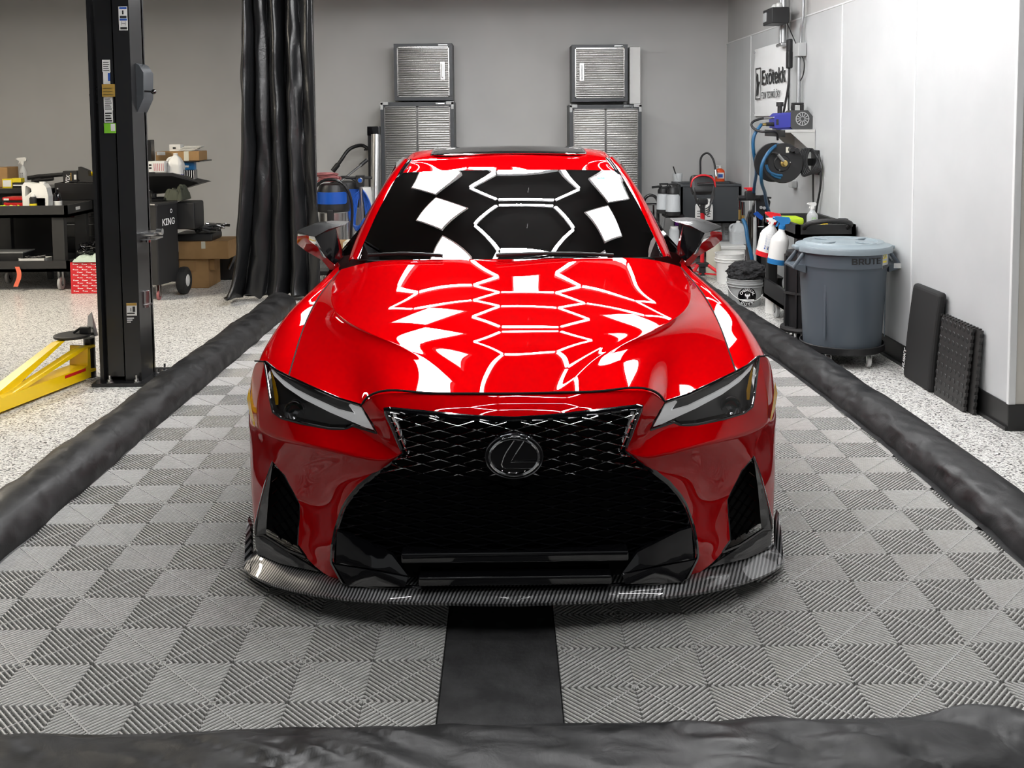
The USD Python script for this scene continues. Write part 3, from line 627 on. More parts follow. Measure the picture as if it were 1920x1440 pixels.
# ---- headlights
hl_in = [K['hl_top'][-1], K['v_out'][1], K['v_out'][2], K['v_out'][3]]
outline = K['hl_top'][:-1]+hl_in+K['b'][::-1]+K['t'][::-1][:-1]
for sx in (1, -1):
    f = (lambda m: m) if sx == 1 else flip_x
    hl = obj('headlight', f(cat_m([sheet(outline, .02, .055, thick=.03), ])), M['lamp_shell'], car, 'black lamp housing')
    obj('lens', f(sheet(outline, .012, .001, .004)), M['lens'], hl)
    obj('lamp_frame', f(tube(np.asarray(resample(outline, 160, True))+[0, .004, 0], .0055, 6, True)), M['gloss_black'], hl)
    lens_y = sheet(outline, .02, .0)
    from scipy.interpolate import LinearNDInterpolator, NearestNDInterpolator
    fy = NearestNDInterpolator(lens_y.vertices[:, [0, 2]], lens_y.vertices[:, 1])
    drl_px = [(-0.859, 0.468, 0.700), (-0.813, 0.415, 0.679), (-0.750, 0.352, 0.659), (-0.682, 0.294, 0.645), (-0.583, 0.221, 0.625), (-0.519, 0.184, 0.620), (-0.543, 0.205, 0.644), (-0.533, 0.201, 0.649), (-0.498, 0.174, 0.642), (-0.453, 0.132, 0.584), (-0.484, 0.151, 0.587), (-0.611, 0.233, 0.613), (-0.715, 0.312, 0.637), (-0.792, 0.383, 0.661), (-0.844, 0.444, 0.685)]
    obj('daytime_lamp', f(sheet(drl_px, .012, .012, .004, .012)), M['lamp_white_glow'], hl, 'white daytime running light bar')
    bowl = [(q[0], q[1]+.048, q[2]) for q in []]
    c = np.array((0.747, 0.400, 0.592))*[-1, 1, 1] if True else 0
    c[1] = float(fy(c[0], c[2]))+.035
    pr = lathe([(.001, -.012), (.018, -.010), (.030, 0), (.034, .006), (.036, .0), (.036, -.02)], 32); pr.apply_transform(trimesh.transformations.rotation_matrix(PI/2, (1, 0, 0)))
    obj('projector', f(mv(pr, c)), M['dark_chrome'], hl, 'round projector lens behind the clear cover')
    rf = [(q[0], q[1]+.02, q[2]) for q in [(-0.859, 0.460, 0.692), (-0.837, 0.419, 0.665), (-0.816, 0.372, 0.630), (-0.812, 0.352, 0.604), (-0.822, 0.358, 0.602), (-0.838, 0.399, 0.642)]]
    obj('reflector', f(sheet(rf, .02, .0, .0, .006)), M['amber'], hl, 'slim amber side reflector')
# side marker
mk = [(-0.924, 0.445, 0.647), (-0.937, 0.460, 0.603), (-0.924, 0.440, 0.555), (-0.898, 0.400, 0.519), (-0.896, 0.400, 0.528), (-0.913, 0.425, 0.578)]
both('side_marker', sheet([(q[0]-.004, q[1], q[2]) for q in mk], .01, -.006, .0, .004), M['amber'], car, 'yellow side marker lamp')
# ---- spindle grille
gx = [K['n2'][0], K['n2'][1], K['n2'][2], K['n2'][3], K['g_side'][1], K['g_side'][2]]+K['g'][1:8]
low = [(-0.543, 0.060, 0.108), (-0.446, 0.020, 0.115), (-0.277, 0.000, 0.115), (-0.000, -0.010, 0.113)]
half = [(0 if abs(q[0]) < .03 else q[0], q[1], q[2]) for q in gx+low]
spindle = half+[(-q[0], q[1], q[2]) for q in half[-2:0:-1]]
grille = obj('grille', sheet(spindle, .03, .07), M['black_void'], car, 'black spindle grille backing')
gp = Polygon([(q[0], q[2]) for q in spindle]).buffer(-.006)
plx = np.array([0, .2, .4, .5, .6, .7]); ply = np.array([.012, .022, .062, .095, .14, .19])
gy = lambda x, z: float(np.interp(abs(x), plx, ply))
top = gp.intersection(sbox(-1, .475, 1, 1)); bot = gp.intersection(sbox(-1, .20, 1, .475))
obj('grille_mesh', ribbon_bars(top, gy, .058, .0155, .0026, .014, bend=.05), M['chrome'], grille, 'upper mesh of slanting bars, metal lightened for the light on it')  # upper bars in brighter metal than the lower, for the lamp light they catch
obj('grille_mesh', ribbon_bars(bot, gy, .058, .0155, .0022, .014, bend=.05), M['gloss_black'], grille, 'gloss black lower mesh of slanting bars')
def inset(path, d):
    P_ = Polygon([(q[0], q[2]) for q in path]); return P_.buffer(-d)
ring = resample(spindle, 300, True)
obj('grille_frame', tube(ring+[0, .010, 0], .0105, 8, True), M['gloss_black'], grille)
for q in (0, 1):
    a = [(-0.389, 0.062, 0.662), (-0.364, 0.054, 0.601), (-0.336, 0.045, 0.539)]; c2 = [(-0.370, 0.060, 0.661), (-0.350, 0.052, 0.602), (-0.326, 0.045, 0.539)]
    rb = grid_mesh([[np.array(x) for x in resample(a, 10)], [np.array(x)+[0, -.008, .0] for x in (resample(a, 10)+resample(c2, 10))/2], [np.array(x) for x in resample(c2, 10)]])
    obj('grille_blade', rb if q == 0 else flip_x(rb), M['chrome'], grille, 'chrome blade at the upper edge of the grille')
lipm = [rbx(-.355, .355, -.005, .05, .205, .238, .006), rbx(-.30, .30, -.03, .06, .142, .172, .006)]
obj('lower_bar', lipm, M['gloss_black'], grille)
for sx in (1, -1):
    f = (lambda m: m) if sx == 1 else flip_x
    pc = [(-0.571, 0.110, 0.263), (-0.530, 0.095, 0.258), (-0.386, 0.030, 0.219), (-0.335, 0.005, 0.164), (-0.446, 0.030, 0.175), (-0.573, 0.085, 0.170)]
    obj('corner_blade', f(sheet(pc, .02, -.004, .006, .02)), M['gloss_black'], grille)
    pc = [(-0.578, 0.085, 0.168), (-0.446, 0.030, 0.171), (-0.334, 0.000, 0.163), (-0.342, -0.005, 0.135), (-0.531, 0.050, 0.112)]
    obj('corner_foot', f(sheet(pc, .02, -.008, .004, .02)), M['gloss_black'], grille)
# emblem
em = obj('emblem', mv(upright(ext(affinity.scale(Polygon([(.089*math.cos(a), .070*math.sin(a)) for a in np.linspace(0, 2*PI, 48, False)]), 1, 1), .02)), (0.0, .0, .548)), M['gloss_black'], grille, 'oval badge with a slanted letter inside a ring')
th = np.linspace(0, 2*PI, 72, False)
def ell(a, b_, y, r): return tube(np.c_[a*np.cos(th), np.full(72, y), .548+b_*np.sin(th)], r, 8, True)
obj('badge_ring', ell(.0755, .0580, -.024, .0052), M['chrome'], em); obj('badge_rim', ell(.088, .069, -.021, .0025), M['dark_chrome'], em)
def e8(x, y): return ((x-915)/10.667/621, -(y-690)/10.667/621*1.06)
Lp = [e8(*q) for q in ((925, 375), (1110, 375), (960, 590), (825, 800), (1400, 800), (1390, 850), (1330, 900), (760, 905), (690, 880), (665, 835), (700, 720), (770, 590))]
bl_ = obj('badge_letter', mv(upright(ext(Polygon(Lp).buffer(.0015), .006)), (0, -.0195, .548)), M['gloss_black'], em)
Lq = np.array(Polygon(Lp).buffer(.0015).exterior.coords)[:-1]
obj('letter_edge', tube(np.c_[Lq[:, 0], np.full(len(Lq), -.0255), .548+Lq[:, 1]], .0018, 6, True), M['chrome'], em)
# ---- side vents
vent = v+w[6:0:-1] if False else [K['v'][0], K['v'][1], K['v'][2], K['v'][3], K['v'][4], K['wing'][1], K['wing'][2], K['w'][6], K['w'][5], K['w'][4], K['w'][3], K['w'][2], K['w'][1]]
vp = Polygon([(q[0], q[2]) for q in vent]).buffer(0)
fyv = lambda x, z: float(np.interp(-x, [.66, .72, .82, .90], [.22, .27, .35, .40]))
inner = vp.buffer(-.004).intersection(Polygon([(-0.824, 0.330, 0.417)[::2], (-0.838, 0.330, 0.325)[::2], (-0.844, 0.330, 0.146)[::2], (-0.745, 0.330, 0.088)[::2], (-0.671, 0.330, 0.087)[::2], (-0.664, 0.330, 0.415)[::2]]))
for sx in (1, -1):
    f = (lambda m: m) if sx == 1 else flip_x
    vt = obj('side_vent', f(sheet(vent, .02, .06)), M['black_void'], car, 'black side air vent')
    obj('vent_mesh', f(ribbon_bars(inner, fyv, .022, .021, .0016, .012)), M['gloss_black'], vt)
    obj('vent_frame', f(tube(resample(vent, 100, True)+[0, .006, 0], .006, 6, True)), M['gloss_black'], vt)
    bl = [(-0.826, 0.320, 0.409), (-0.859, 0.350, 0.324), (-0.890, 0.375, 0.223), (-0.903, 0.380, 0.137), (-0.865, 0.360, 0.141), (-0.848, 0.345, 0.291)]
    obj('vent_blade', f(sheet(bl, .02, .004, .004)), M['gloss_black'], vt)
    obj('vent_wing', f(sheet(K['wing'], .015, -.006, .006, .01)), M['carbon_fine'], vt)
# ---- carbon splitter
st, sb = K['split_top'], K['split_bot']
top_ = [(q[0] if abs(q[0]) > .03 else 0, q[1], q[2]) for q in st]; bot_ = [(q[0] if abs(q[0]) > .03 else 0, q[1], q[2]) for q in sb]
nS = 60; A = resample(spline(top_, 80), nS); B = resample(spline(bot_, 80), nS); A[-1, 0] = B[-1, 0] = 0
sec = []
for q in range(nS):
    a, b_ = A[q], B[q]; bk = np.array([b_[0]*.93, b_[1]+.22, b_[2]-.004])
    sec.append([a+[0, .08, .004], a, a*.65+b_*.35, a*.3+b_*.7, b_+[0, .0, .004], b_+[0, .004, -.006], b_+[0, .02, -.012], bk])
spl = grid_mesh(np.array(sec))
spl = cat_m([spl, flip_x(spl)])
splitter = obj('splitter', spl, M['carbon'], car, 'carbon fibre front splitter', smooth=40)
wl = [(-0.963, 0.500, 0.148), (-0.945, 0.470, 0.126), (-0.927, 0.400, 0.059), (-0.907, 0.300, 0.044), (-0.938, 0.340, 0.037), (-0.941, 0.360, 0.047), (-0.954, 0.430, 0.104)]
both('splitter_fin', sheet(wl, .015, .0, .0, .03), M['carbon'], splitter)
# ---- windscreen
wb = [K['ws_bot'][i] for i in range(5)]; wt = K['ws_top']; wr = []
for s in np.linspace(0, 1, 6):
    row = []
    for a, b_ in zip(wb, wt):
        q = np.array(lerp(a, b_, s)); q[2] += .020*math.sin(PI*s); q[1] -= .006*math.sin(PI*s); q[0] = 0 if abs(q[0]) < .03 else q[0]; row.append(tuple(q))
    wr.append(row)
wc = Cage()
for r0, r1 in zip(wr, wr[1:]): wc.strip(r0, r1)
ws_mesh = wc.build(2)
ws = obj('windscreen', ws_mesh, M['windscreen'], car, smooth=40)
# black ceramic border printed round the glass
def ws_at(u, s):
    """point of the screen: u across 0..1 from centre to left edge, s up"""
    r = s*5; i = min(int(r), 4); fr_ = r-i; row = [lerp(wr[i][j], wr[i+1][j], fr_) for j in range(5)]; c = u*4; j = min(int(c), 3); return np.array(lerp(row[j], row[j+1], c-j))
bord = []
for s0, s1, u0, u1 in ((0, .075, 0, 1), (.96, 1, 0, 1), (0, 1, .93, 1)):
    G = np.array([[ws_at(u, s)+[0, .004, -.003] for u in np.linspace(u0, u1, 20)] for s in np.linspace(s0, s1, 20)]); bord += [grid_mesh(G), flip_x(grid_mesh(G))]
obj('screen_border', bord, M['black_void'], ws)
obj('sensor_pod', [mv(rbx(-.05, .05, -.02, .03, -.05, .05, .01), (0.0, 1.93, 1.25), rx=-30)], M['trim_black'], ws)
# inspection sticker high on the driver's side of the screen
stG = np.array([[ws_at(u, s)*[-1, 1, 1]+[0, .003, -.002] for u in np.linspace(.62, .80, 6)] for s in np.linspace(.875, .955, 4)])
mat('sticker_paper', (.75, .80, .78), .5); mat('sticker_blue', (.05, .45, .85), .5); mat('ink', (.02, .02, .02), .6)
stk = obj('window_sticker', grid_mesh(stG, True), M['sticker_paper'], ws, 'small white and blue sticker inside the windscreen')
stB = np.array([[ws_at(u, s)*[-1, 1, 1]+[0, .0015, -.001] for u in np.linspace(.62, .80, 6)] for s in np.linspace(.872, .893, 3)])
obj('sticker_band', grid_mesh(stB, True), M['sticker_blue'], stk)
tk = []
for i in range(9):
    u = .64+i*.016; tk.append(grid_mesh(np.array([[ws_at(uu, s)*[-1, 1, 1]+[0, .0012, -.001] for uu in (u, u+.007)] for s in (.90, .905+.03*((i*5) % 3+1)/3)]), True))
obj('sticker_print', tk, M['ink'], stk)
# a-pillars, red rail with bright edge strip beside the glass
pi_, po = K['pil_in'], K['pil_out']
pc = Cage(); Rr = []
for a, b_ in zip(pi_, po):
    m1 = lerp(a, b_, .4); m1 = (m1[0]-.004, m1[1]-.015, m1[2]+.010); e = (b_[0]-.005, b_[1]+.12, b_[2]-.02); Rr.append([a, m1, b_, e])
for r0, r1 in zip(Rr, Rr[1:]): pc.strip(r0, r1)
both('a_pillar', catmull(pc.v, pc.f, pc.sh, pc.pin, 3), P, car)
stp = spline([(q[0]+.004, q[1]-.004, q[2]+.003) for q in pi_], 40)
both('pillar_trim', tube(stp, .0045, 8), M['chrome'], car, 'bright strip along the windscreen edge')
both('pillar_trim', tube(stp+[.012, .0, .0], .006, 8), M['gloss_black'], car)
# ---- roof
rs = K['roof_sil']
cols_x = [0, -.15, -.30, -.44, -.535]
def crown(x, z0, y=2.65): return z0-float(np.interp(y, [2.0, 2.25, 2.65], [.010, .012, .026]))*(abs(x)/.5257)**2.2
rows = [[(c if False else (0 if abs(c[0]) < .03 else c[0]), c[1], c[2]) for c in wt]]
for y, z0, wf in ((2.18, 1.374, .965), (2.38, 1.405, .985), (2.65, 1.432, 1.0), (2.95, 1.43, 1.0), (3.2, 1.405, .98), (3.42, 1.36, .95)):
    rows.append([(x*wf, y+abs(x)*.14*(1 if y < 2.3 else .6 if y < 2.5 else 0), crown(x, z0, y)) for x in cols_x])
rows[1][4] = (K['pil_in'][5][0], K['pil_in'][5][1], K['pil_in'][5][2])
rc = Cage(); ol = []
for i, r in enumerate(rows):
    e = r[4]; q = (e[0]-.035, e[1]+.05, e[2]-.012) if i else K['pil_in'][4]; q2 = (e[0]-.075, e[1]+.06, e[2]-.07) if i else K['pil_in'][4]
    rows[i] = r+[q, q2] if i else r
for r0, r1 in zip(rows[1:], rows[2:]): rc.strip(r0, r1)
rc.strip(rows[0], rows[1][:5])
roof = obj('roof', rc.build(3), P, car, smooth=40)
sg = []
for i, y in enumerate(np.linspace(2.33, 3.05, 14)):
    row = []
    for x in np.linspace(-.42, .42, 21):
        edge = .06*max(0, (abs(x)-.34)/.08)**2 if i == 0 else 0
        z0 = np.interp(y, [2.0, 2.18, 2.38, 2.65, 2.95, 3.2], [1.328, 1.374, 1.405, 1.432, 1.43, 1.405]); row.append((x, y+edge, crown(x, z0, y)+.003))
    sg.append(row)
sun = obj('sunroof', grid_mesh(np.array(sg)), M['tinted_roof'], car, 'dark tinted glass sunroof', smooth=40)
edge = np.vstack([np.array(sg[-1])[:1]*[1, 1, 1], np.array([r[0] for r in sg])[::-1][1:], np.array(sg[0])[1:], np.array([r[-1] for r in sg])[1:]])
obj('sunroof_seal', tube(edge+[0, -.002, .001], .005, 6), M['chrome'], sun)
# ---- rest of the body, seen only from the side
sec = []
for y, xb, zb, xs in ((1.62, -.835, .905, -.905), (2.2, -.86, .925, -.925), (2.9, -.865, .94, -.93), (3.3, -.86, .95, -.93), (3.7, -.85, .96, -.935), (4.1, -.80, .955, -.90), (4.45, -.70, .93, -.82), (4.68, -.55, .88, -.66)):
    zl = .19 if abs(y-3.69) > .37 else .33+math.sqrt(.37**2-(y-3.69)**2)
    sec.append([(xb, y, zb), (xb-.035, y, zb-.05), (xs, y, .72), (xs-.005, y, max(.5, zl+.06)), (xs+.03, y, zl)])
bcg = Cage()
for r0, r1 in zip(sec, sec[1:]): bcg.strip(r0, r1)
both('body_side', catmull(bcg.v, bcg.f, (), (), 2), P, car)
tr = [[(x*f_, y, z-.03*(abs(x)/.8)**2) for x in (-.80, -.4, 0, .4, .80)] for y, z, f_ in ((3.95, 1.04, .93), (4.3, 1.03, .88), (4.55, 1.02, .78), (4.66, .93, .70), (4.70, .6, .75), (4.66, .35, .8), (4.5, .25, .8))]
obj('trunk_lid', grid_mesh(np.array(tr)), P, car)
rg = [[(x*f_, y, z-.03*(x/.6)**2) for x in (-.60, -.3, 0, .3, .60)] for y, z, f_ in ((3.42, 1.36, .88), (3.7, 1.2, 1.0), (3.97, 1.04, 1.15))]
obj('rear_window', grid_mesh(np.array(rg)), M['side_glass'], car)
sw = [[(-.845, y, zl), (-.74 if y < 3.6 else -.76, y+.02, (zl+zt)/2), (-.62 if y < 3.6 else -.66, y+.04, zt)] for y, zl, zt in ((1.75, .925, .96), (2.1, .935, 1.2), (2.45, .94, 1.352), (2.8, .945, 1.368), (3.2, .95, 1.34), (3.55, .955, 1.25), (3.9, .96, 1.05))]
both('side_window', grid_mesh(np.array(sw)), M['side_glass'], car)
# wheels
for sx in (1, -1):
    for y in (.89, 3.69):
        tyre = lathe([(.225, -.10), (.30, -.115), (.325, -.09), (.333, -.05), (.333, .05), (.325, .09), (.30, .115), (.225, .10)], 40)
        wmesh = mv(tyre, (sx*-.80, y, .333), ry=90)
        wh = obj('wheel', wmesh, M['tyre'], car)
        sp = [lathe([(.0, .02), (.05, .03), (.06, .02), (.06, -.04)], 20), lathe([(.215, .09), (.228, .10), (.225, -.09)], 40)]
        for q in range(10): sp.append(mv(rbx(.04, .22, -.016, .016, -.01, .025, .008), rz=36*q))
        obj('rim', mv(cat_m(sp), (sx*-.86, y, .333), ry=-90*sx), M['alloy'], wh)
obj('underbody', [rbx(-.6, .6, .45, 4.5, .14, .24, .03), bx(-.6, .6, .5, 1.2, .3, .62)], M['black_void'], car)
# ---- cabin behind the glass
dashg = [[(x, y+.27*(x/.7)**2*max(0, (1.84-y)/.58), z-.03*(abs(x)/.7)**2) for x in np.linspace(-.66, .66, 15)] for y, z in ((1.27, .950), (1.45, .985), (1.65, 1.0), (1.78, .985), (1.82, .90), (1.84, .6))]
cab = obj('dashboard', grid_mesh(np.array(dashg)), M['dash'], car, smooth=50)
hump = [mv(lathe([(.001, .05), (.08, .046), (.15, .03), (.19, 0.)], 30), (.37, 1.72, 1.0), s=(1, .55, 1))]
obj('instrument_hood', hump, M['dash'], cab)
obj('display', rbx(-.16, .08, 1.70, 1.72, .99, 1.075, .01), M['trim_black'], cab)
obj('steering_wheel', mv(tube(np.c_[.185*np.cos(th), .185*np.sin(th), 0*th], .016, 10, True), (.37, 1.98, .985), rx=68), M['trim_black'], cab)
for x in (-.37, .37):
    st_ = obj('seat', [rbx(x-.25, x+.25, 2.5, 2.65, .55, 1.12, .06)], M['seat_fabric'], car); obj('headrest', rbx(x-.13, x+.13, 2.54, 2.64, 1.14, 1.30, .05), M['seat_fabric'], st_)
obj('rear_seat', [rbx(-.62, .62, 3.4, 3.6, .5, 1.08, .08)], M['seat_fabric'], car)
obj('cabin_floor', [bx(-.72, .72, 1.3, 3.9, .4, .45)], M['black_void'], car)
obj('headliner', grid_mesh(np.array([[(x, y, crown(x, z)-.03) for x in np.linspace(-.52, .52, 9)] for y, z in ((2.15, 1.36), (2.4, 1.40), (2.65, 1.425), (3.0, 1.42), (3.4, 1.35))])), M['seat_fabric'], car)
mir = obj('rear_view_mirror', mv(rbx(-.115, .115, -.012, .012, -.033, .033, .012), (0.0, 1.97, 1.215)), M['trim_black'], car)
# wipers
for a, b_ in (((-0.636, 1.400, 0.972), (-0.294, 1.270, 0.985)), ((-0.062, 1.220, 0.992), (0.453, 1.320, 0.973))):
    pth = np.array([lerp(a, b_, t) for t in np.linspace(0, 1, 8)]); pth[:, 2] += .012+.008*np.sin(np.linspace(0, PI, 8))
    obj('wiper', [tube(pth, .006, 6), tube(pth+[0, .01, -.008], .004, 6)], M['trim_black'], car)
obj('cowl_panel', grid_mesh(np.array([[(x, 1.245+.25*(abs(x)/.66)**2+d, .968-.028*(abs(x)/.66)**2+e) for x in np.linspace(-.66, .66, 21)] for d, e in ((-.03, -.01), (.0, .004), (.05, -.01))])), M['trim_black'], car)
# ---- door mirrors
for sx in (1, -1):
    f = (lambda m: m) if sx == 1 else flip_x
    front = [(-0.992, 1.600, 1.048), (-0.993, 1.600, 1.013), (-0.952, 1.580, 0.983), (-0.906, 1.570, 0.959), (-0.872, 1.570, 0.938), (-0.848, 1.560, 0.950), (-0.880, 1.530, 1.008), (-0.894, 1.530, 1.046), (-0.937, 1.550, 1.058)]
    bk = [(q[0]*.985, q[1]+.13, q[2]*.99+.012) for q in front]
    body = hull(front+bk)
    dm = obj('door_mirror', f(body), P, car, smooth=45)
    cap = [(-0.991, 1.600, 1.073), (-0.992, 1.600, 1.053), (-0.895, 1.520, 1.054), (-0.836, 1.550, 1.085), (-0.770, 1.600, 1.100), (-0.923, 1.620, 1.098), (-0.855, 1.620, 1.105), (-0.775, 1.620, 1.101)]
    obj('mirror_cap', f(hull(cap+[(q[0], q[1]+.13, q[2]) for q in cap])), M['carbon_fine'], dm, 'carbon fibre mirror cap', smooth=45)
    chin = [(-0.988, 1.597, 1.061), (-0.989, 1.597, 1.048), (-0.896, 1.525, 1.034), (-0.895, 1.520, 1.054), (-0.849, 1.555, 0.950), (-0.864, 1.555, 0.955), (-0.887, 1.525, 1.019)]
    obj('mirror_trim', f(hull(chin+[(q[0], q[1]+.02, q[2]) for q in chin])), M['chrome'], dm)
    face = [(-0.896, 1.540, 1.049), (-0.839, 1.570, 1.080), (-0.810, 1.600, 1.084), (-0.806, 1.620, 0.976), (-0.791, 1.600, 0.941), (-0.818, 1.570, 0.915), (-0.852, 1.570, 0.948), (-0.885, 1.540, 1.007)]
    obj('mirror_base', f(hull(face+[(q[0], q[1]+.10, q[2]) for q in face[:1]+face[4:]])), M['gloss_black'], dm)
    arm = [(-0.872, 1.570, 0.938), (-0.848, 1.560, 0.950), (-0.816, 1.560, 0.919), (-0.806, 1.580, 0.894), (-0.838, 1.580, 0.892)]
    obj('mirror_arm', f(hull(arm+[(q[0], q[1]+.10, q[2]) for q in arm])), P, dm)
# ================================================================== shared little builders for the shop clutter
mat('black_plastic', (.014, .014, .015), .45); mat('black_metal', (.010, .010, .011), .32, coat=.2); mat('worn_black', (.022, .022, .022), .55)
mat('steel', (.60, .60, .60), .28, 1.); mat('zinc', (.52, .50, .40), .38, .9); mat('white_plastic', (.72, .72, .70), .4); mat('cream_plastic', (.66, .64, .53), .45)
mat('paper', (.72, .72, .70), .8); mat('blue_ink', (.03, .10, .42), .5); mat('red_plastic', (.50, .012, .012), .35); mat('bright_red', (.62, .012, .02), .35, coat=.3)
mat('orange_plastic', (.80, .085, .012), .35); mat('blue_plastic', (.012, .085, .42), .35); mat('sky_blue', (.02, .17, .42), .35); mat('yellow_paint', (.78, .52, .0), .35, coat=.3); mat('yellow_plastic', (.75, .60, .02), .45)
mat('hi_vis', (.45, .62, .02), .6); mat('purple_liquid', (.16, .02, .30), .3); mat('blue_liquid', (.05, .06, .32), .2); mat('pink_cloth', (.50, .16, .17), .9); mat('mint_cloth', (.52, .62, .54), .95); mat('olive_cloth', (.06, .065, .045), .95)
mat('tan_label', (.42, .26, .05), .5); mat('green_label', (.20, .55, .03), .5); mat('brass', (.62, .45, .16), .3, 1.); mat('bin_grey', (.085, .105, .125), .42); mat('bin_lid', (.22, .265, .29), .38); mat('wheel_grey', (.42, .43, .43), .5)
mat('cab_grey', (.045, .050, .055), .45); mat('foam_black', (.010, .010, .010), .8); mat('bucket_grey', (.36, .37, .37), .4); mat('hose_blue', (.012, .09, .20), .4); mat('pump_blue', (.035, .04, .30), .35); mat('pump_grey', (.055, .056, .056), .5); mat('shelf_grey', (.52, .52, .50), .5)
mat('rusty_pink', (.30, .10, .10), .7); mat('conduit', (.40, .41, .42), .35, .7); mat('red_strap', (.75, .15, .08), .7); mat('white_print', (.8, .8, .8), .6); mat('dark_slot', (.004, .004, .004), .8)
mat_noise('cardboard', (.33, .19, .075), (.40, .235, .10), 6, .85); mat_noise('towel_black', (.010, .010, .011), (.030, .030, .032), 60, .95, bump=.6, bscale=150, bdist=.006)
M['clear_plastic'] = usdkit.material(stage, '/World/Looks/clear_plastic', {'p': ('principled_bsdf', dict(base_color=(.80, .83, .84), roughness=.25, alpha=.42))}, surface='p.BSDF')
M['milky_plastic'] = usdkit.material(stage, '/World/Looks/milky_plastic', {'p': ('principled_bsdf', dict(base_color=(.62, .65, .67), roughness=.35, alpha=.85))}, surface='p.BSDF')
mat_noise('corrugated_steel', (.36, .355, .345), (.42, .415, .40), 3, .24, metal=1.)

def face(u, v, x0, x1, z0, z1): return x0+(x1-x0)*u, z0+(z1-z0)*v
def plate(poly, y, th=.003): return upright(ext(poly, th), (0, y, 0))          # flat thing facing the camera
def rect_plate(x0, x1, z0, z1, y, th=.002): return bx(x0, x1, y-th, y, z0, z1)
def caster(parent, x, y, z_top, r=.05, w=.025, rz=0, wheel='wheel_grey', name='caster'):
    c = obj(name, mv(cat_m([bx(-.03, .03, -.03, .03, z_top-.004-FZ, z_top-FZ), bx(-w/2-.006, -w/2-.003, -.018, .018, r*.8, z_top-FZ), bx(w/2+.003, w/2+.006, -.018, .018, r*.8, z_top-FZ)]), (x, y, FZ), rz), M['steel'], parent)
    obj('caster_wheel', mv(mv(lathe([(0, -w/2), (r*.9, -w/2), (r, -w/3), (r, w/3), (r*.9, w/2), (0, w/2)], 24), ry=90), (0, 0, r)) if False else mv(mv(lathe([(r*.45, -w/2), (r*.9, -w/2), (r, -w/3), (r, w/3), (r*.9, w/2), (r*.45, w/2)], 24), (0, 0, 0), ry=90), (x+.0, y, FZ+r), rz=0), M[wheel], c)
    obj('caster_hub', mv(mv(lathe([(.0, -w*.42), (r*.46, -w*.42), (r*.46, w*.42), (0, w*.42)], 20), (0, 0, 0), ry=90), (x, y, FZ+r)), M['black_plastic'], c)
    return c
def trigger_head(parent, m, z, s=1., rz=0):
    pts = [(-.045, .055), (.030, .060), (.040, .048), (.036, .030), (.012, .022), (.012, 0), (-.012, 0), (-.012, .026), (-.03, .034), (-.046, .040)]
    h = upright(mv(ext(Polygon(pts).buffer(.003), .022), (0, 0, -.011)))
    t = upright(mv(ext(Polygon([(-.016, .034), (-.030, .034), (-.038, .0), (-.030, -.002)]), .012), (0, 0, -.006)))
    n = cyl((-.044, 0, .047), (-.060, 0, .047), .009, 10)
    obj('trigger_head', mv(cat_m([h, t, n]), (0, 0, z), rz=rz, s=s), m, parent)
def spray_bottle(name, label, loc, body_m, head_m, h=.24, r=.042, band=None, rz=0, tilt=0, print_m=None, group=None):
    t = thing(name, label, 'spray bottle', loc, rz, group)
    rot = (lambda m: mv(m, ry=tilt)) if tilt else (lambda m: m)
    obj('bottle', rot(lathe([(0, 0), (r*.92, 0), (r, .008), (r, h*.58), (r*.85, h*.68), (r*.42, h*.82), (r*.34, h*.86), (r*.34, h*.92), (0, h*.92)], 28)), body_m, t)
    if band: obj('base_band', rot(lathe([(r*1.015, .0), (r*1.015, h*.13), (r*.98, h*.132)], 28)), band, t)
    if print_m: obj('bottle_print', [rot(wrap(bx(-.016, .016, z, z+.012, 0, .0006), r*1.004, (0, 0, 0))) for z in np.arange(h*.22, h*.55, .019)], print_m, t)
    s = h/.24
    hd = mv(lathe([(r*.38, 0), (r*.38, .022*s), (r*.3, .022*s)], 18), (0, 0, h*.90)); obj('collar', rot(hd), head_m, t)
    pts = [(-.045, .055), (.030, .060), (.040, .048), (.036, .030), (.012, .022), (.012, 0), (-.012, 0), (-.012, .026), (-.03, .034), (-.046, .040)]
    g = upright(mv(ext(Polygon(pts).buffer(.004), .024), (0, 0, -.012))); tr = upright(mv(ext(Polygon([(-.014, .034), (-.028, .034), (-.040, -.002), (-.030, -.004)]), .012), (0, 0, -.006))); nz = cyl((-.044, 0, .047), (-.062, 0, .047), .009, 10)
    obj('trigger_head', rot(mv(cat_m([g, tr, nz]), (0, 0, h*.955), s=s)), head_m, t)
    return t
def wrap(m, r, t=(0, 0, 0)):
    """bends a flat mesh (x across, y up, z out) round a standing cylinder of radius r, facing the camera"""
    m = as_tm(m).copy(); v = m.vertices; a = v[:, 0]/r; q = r+v[:, 2]; m.vertices = np.c_[q*np.sin(a), -q*np.cos(a), v[:, 1]]; m.apply_translation(t); return m
def fine(m, e=.02): return m.subdivide_to_size(e) if True else m
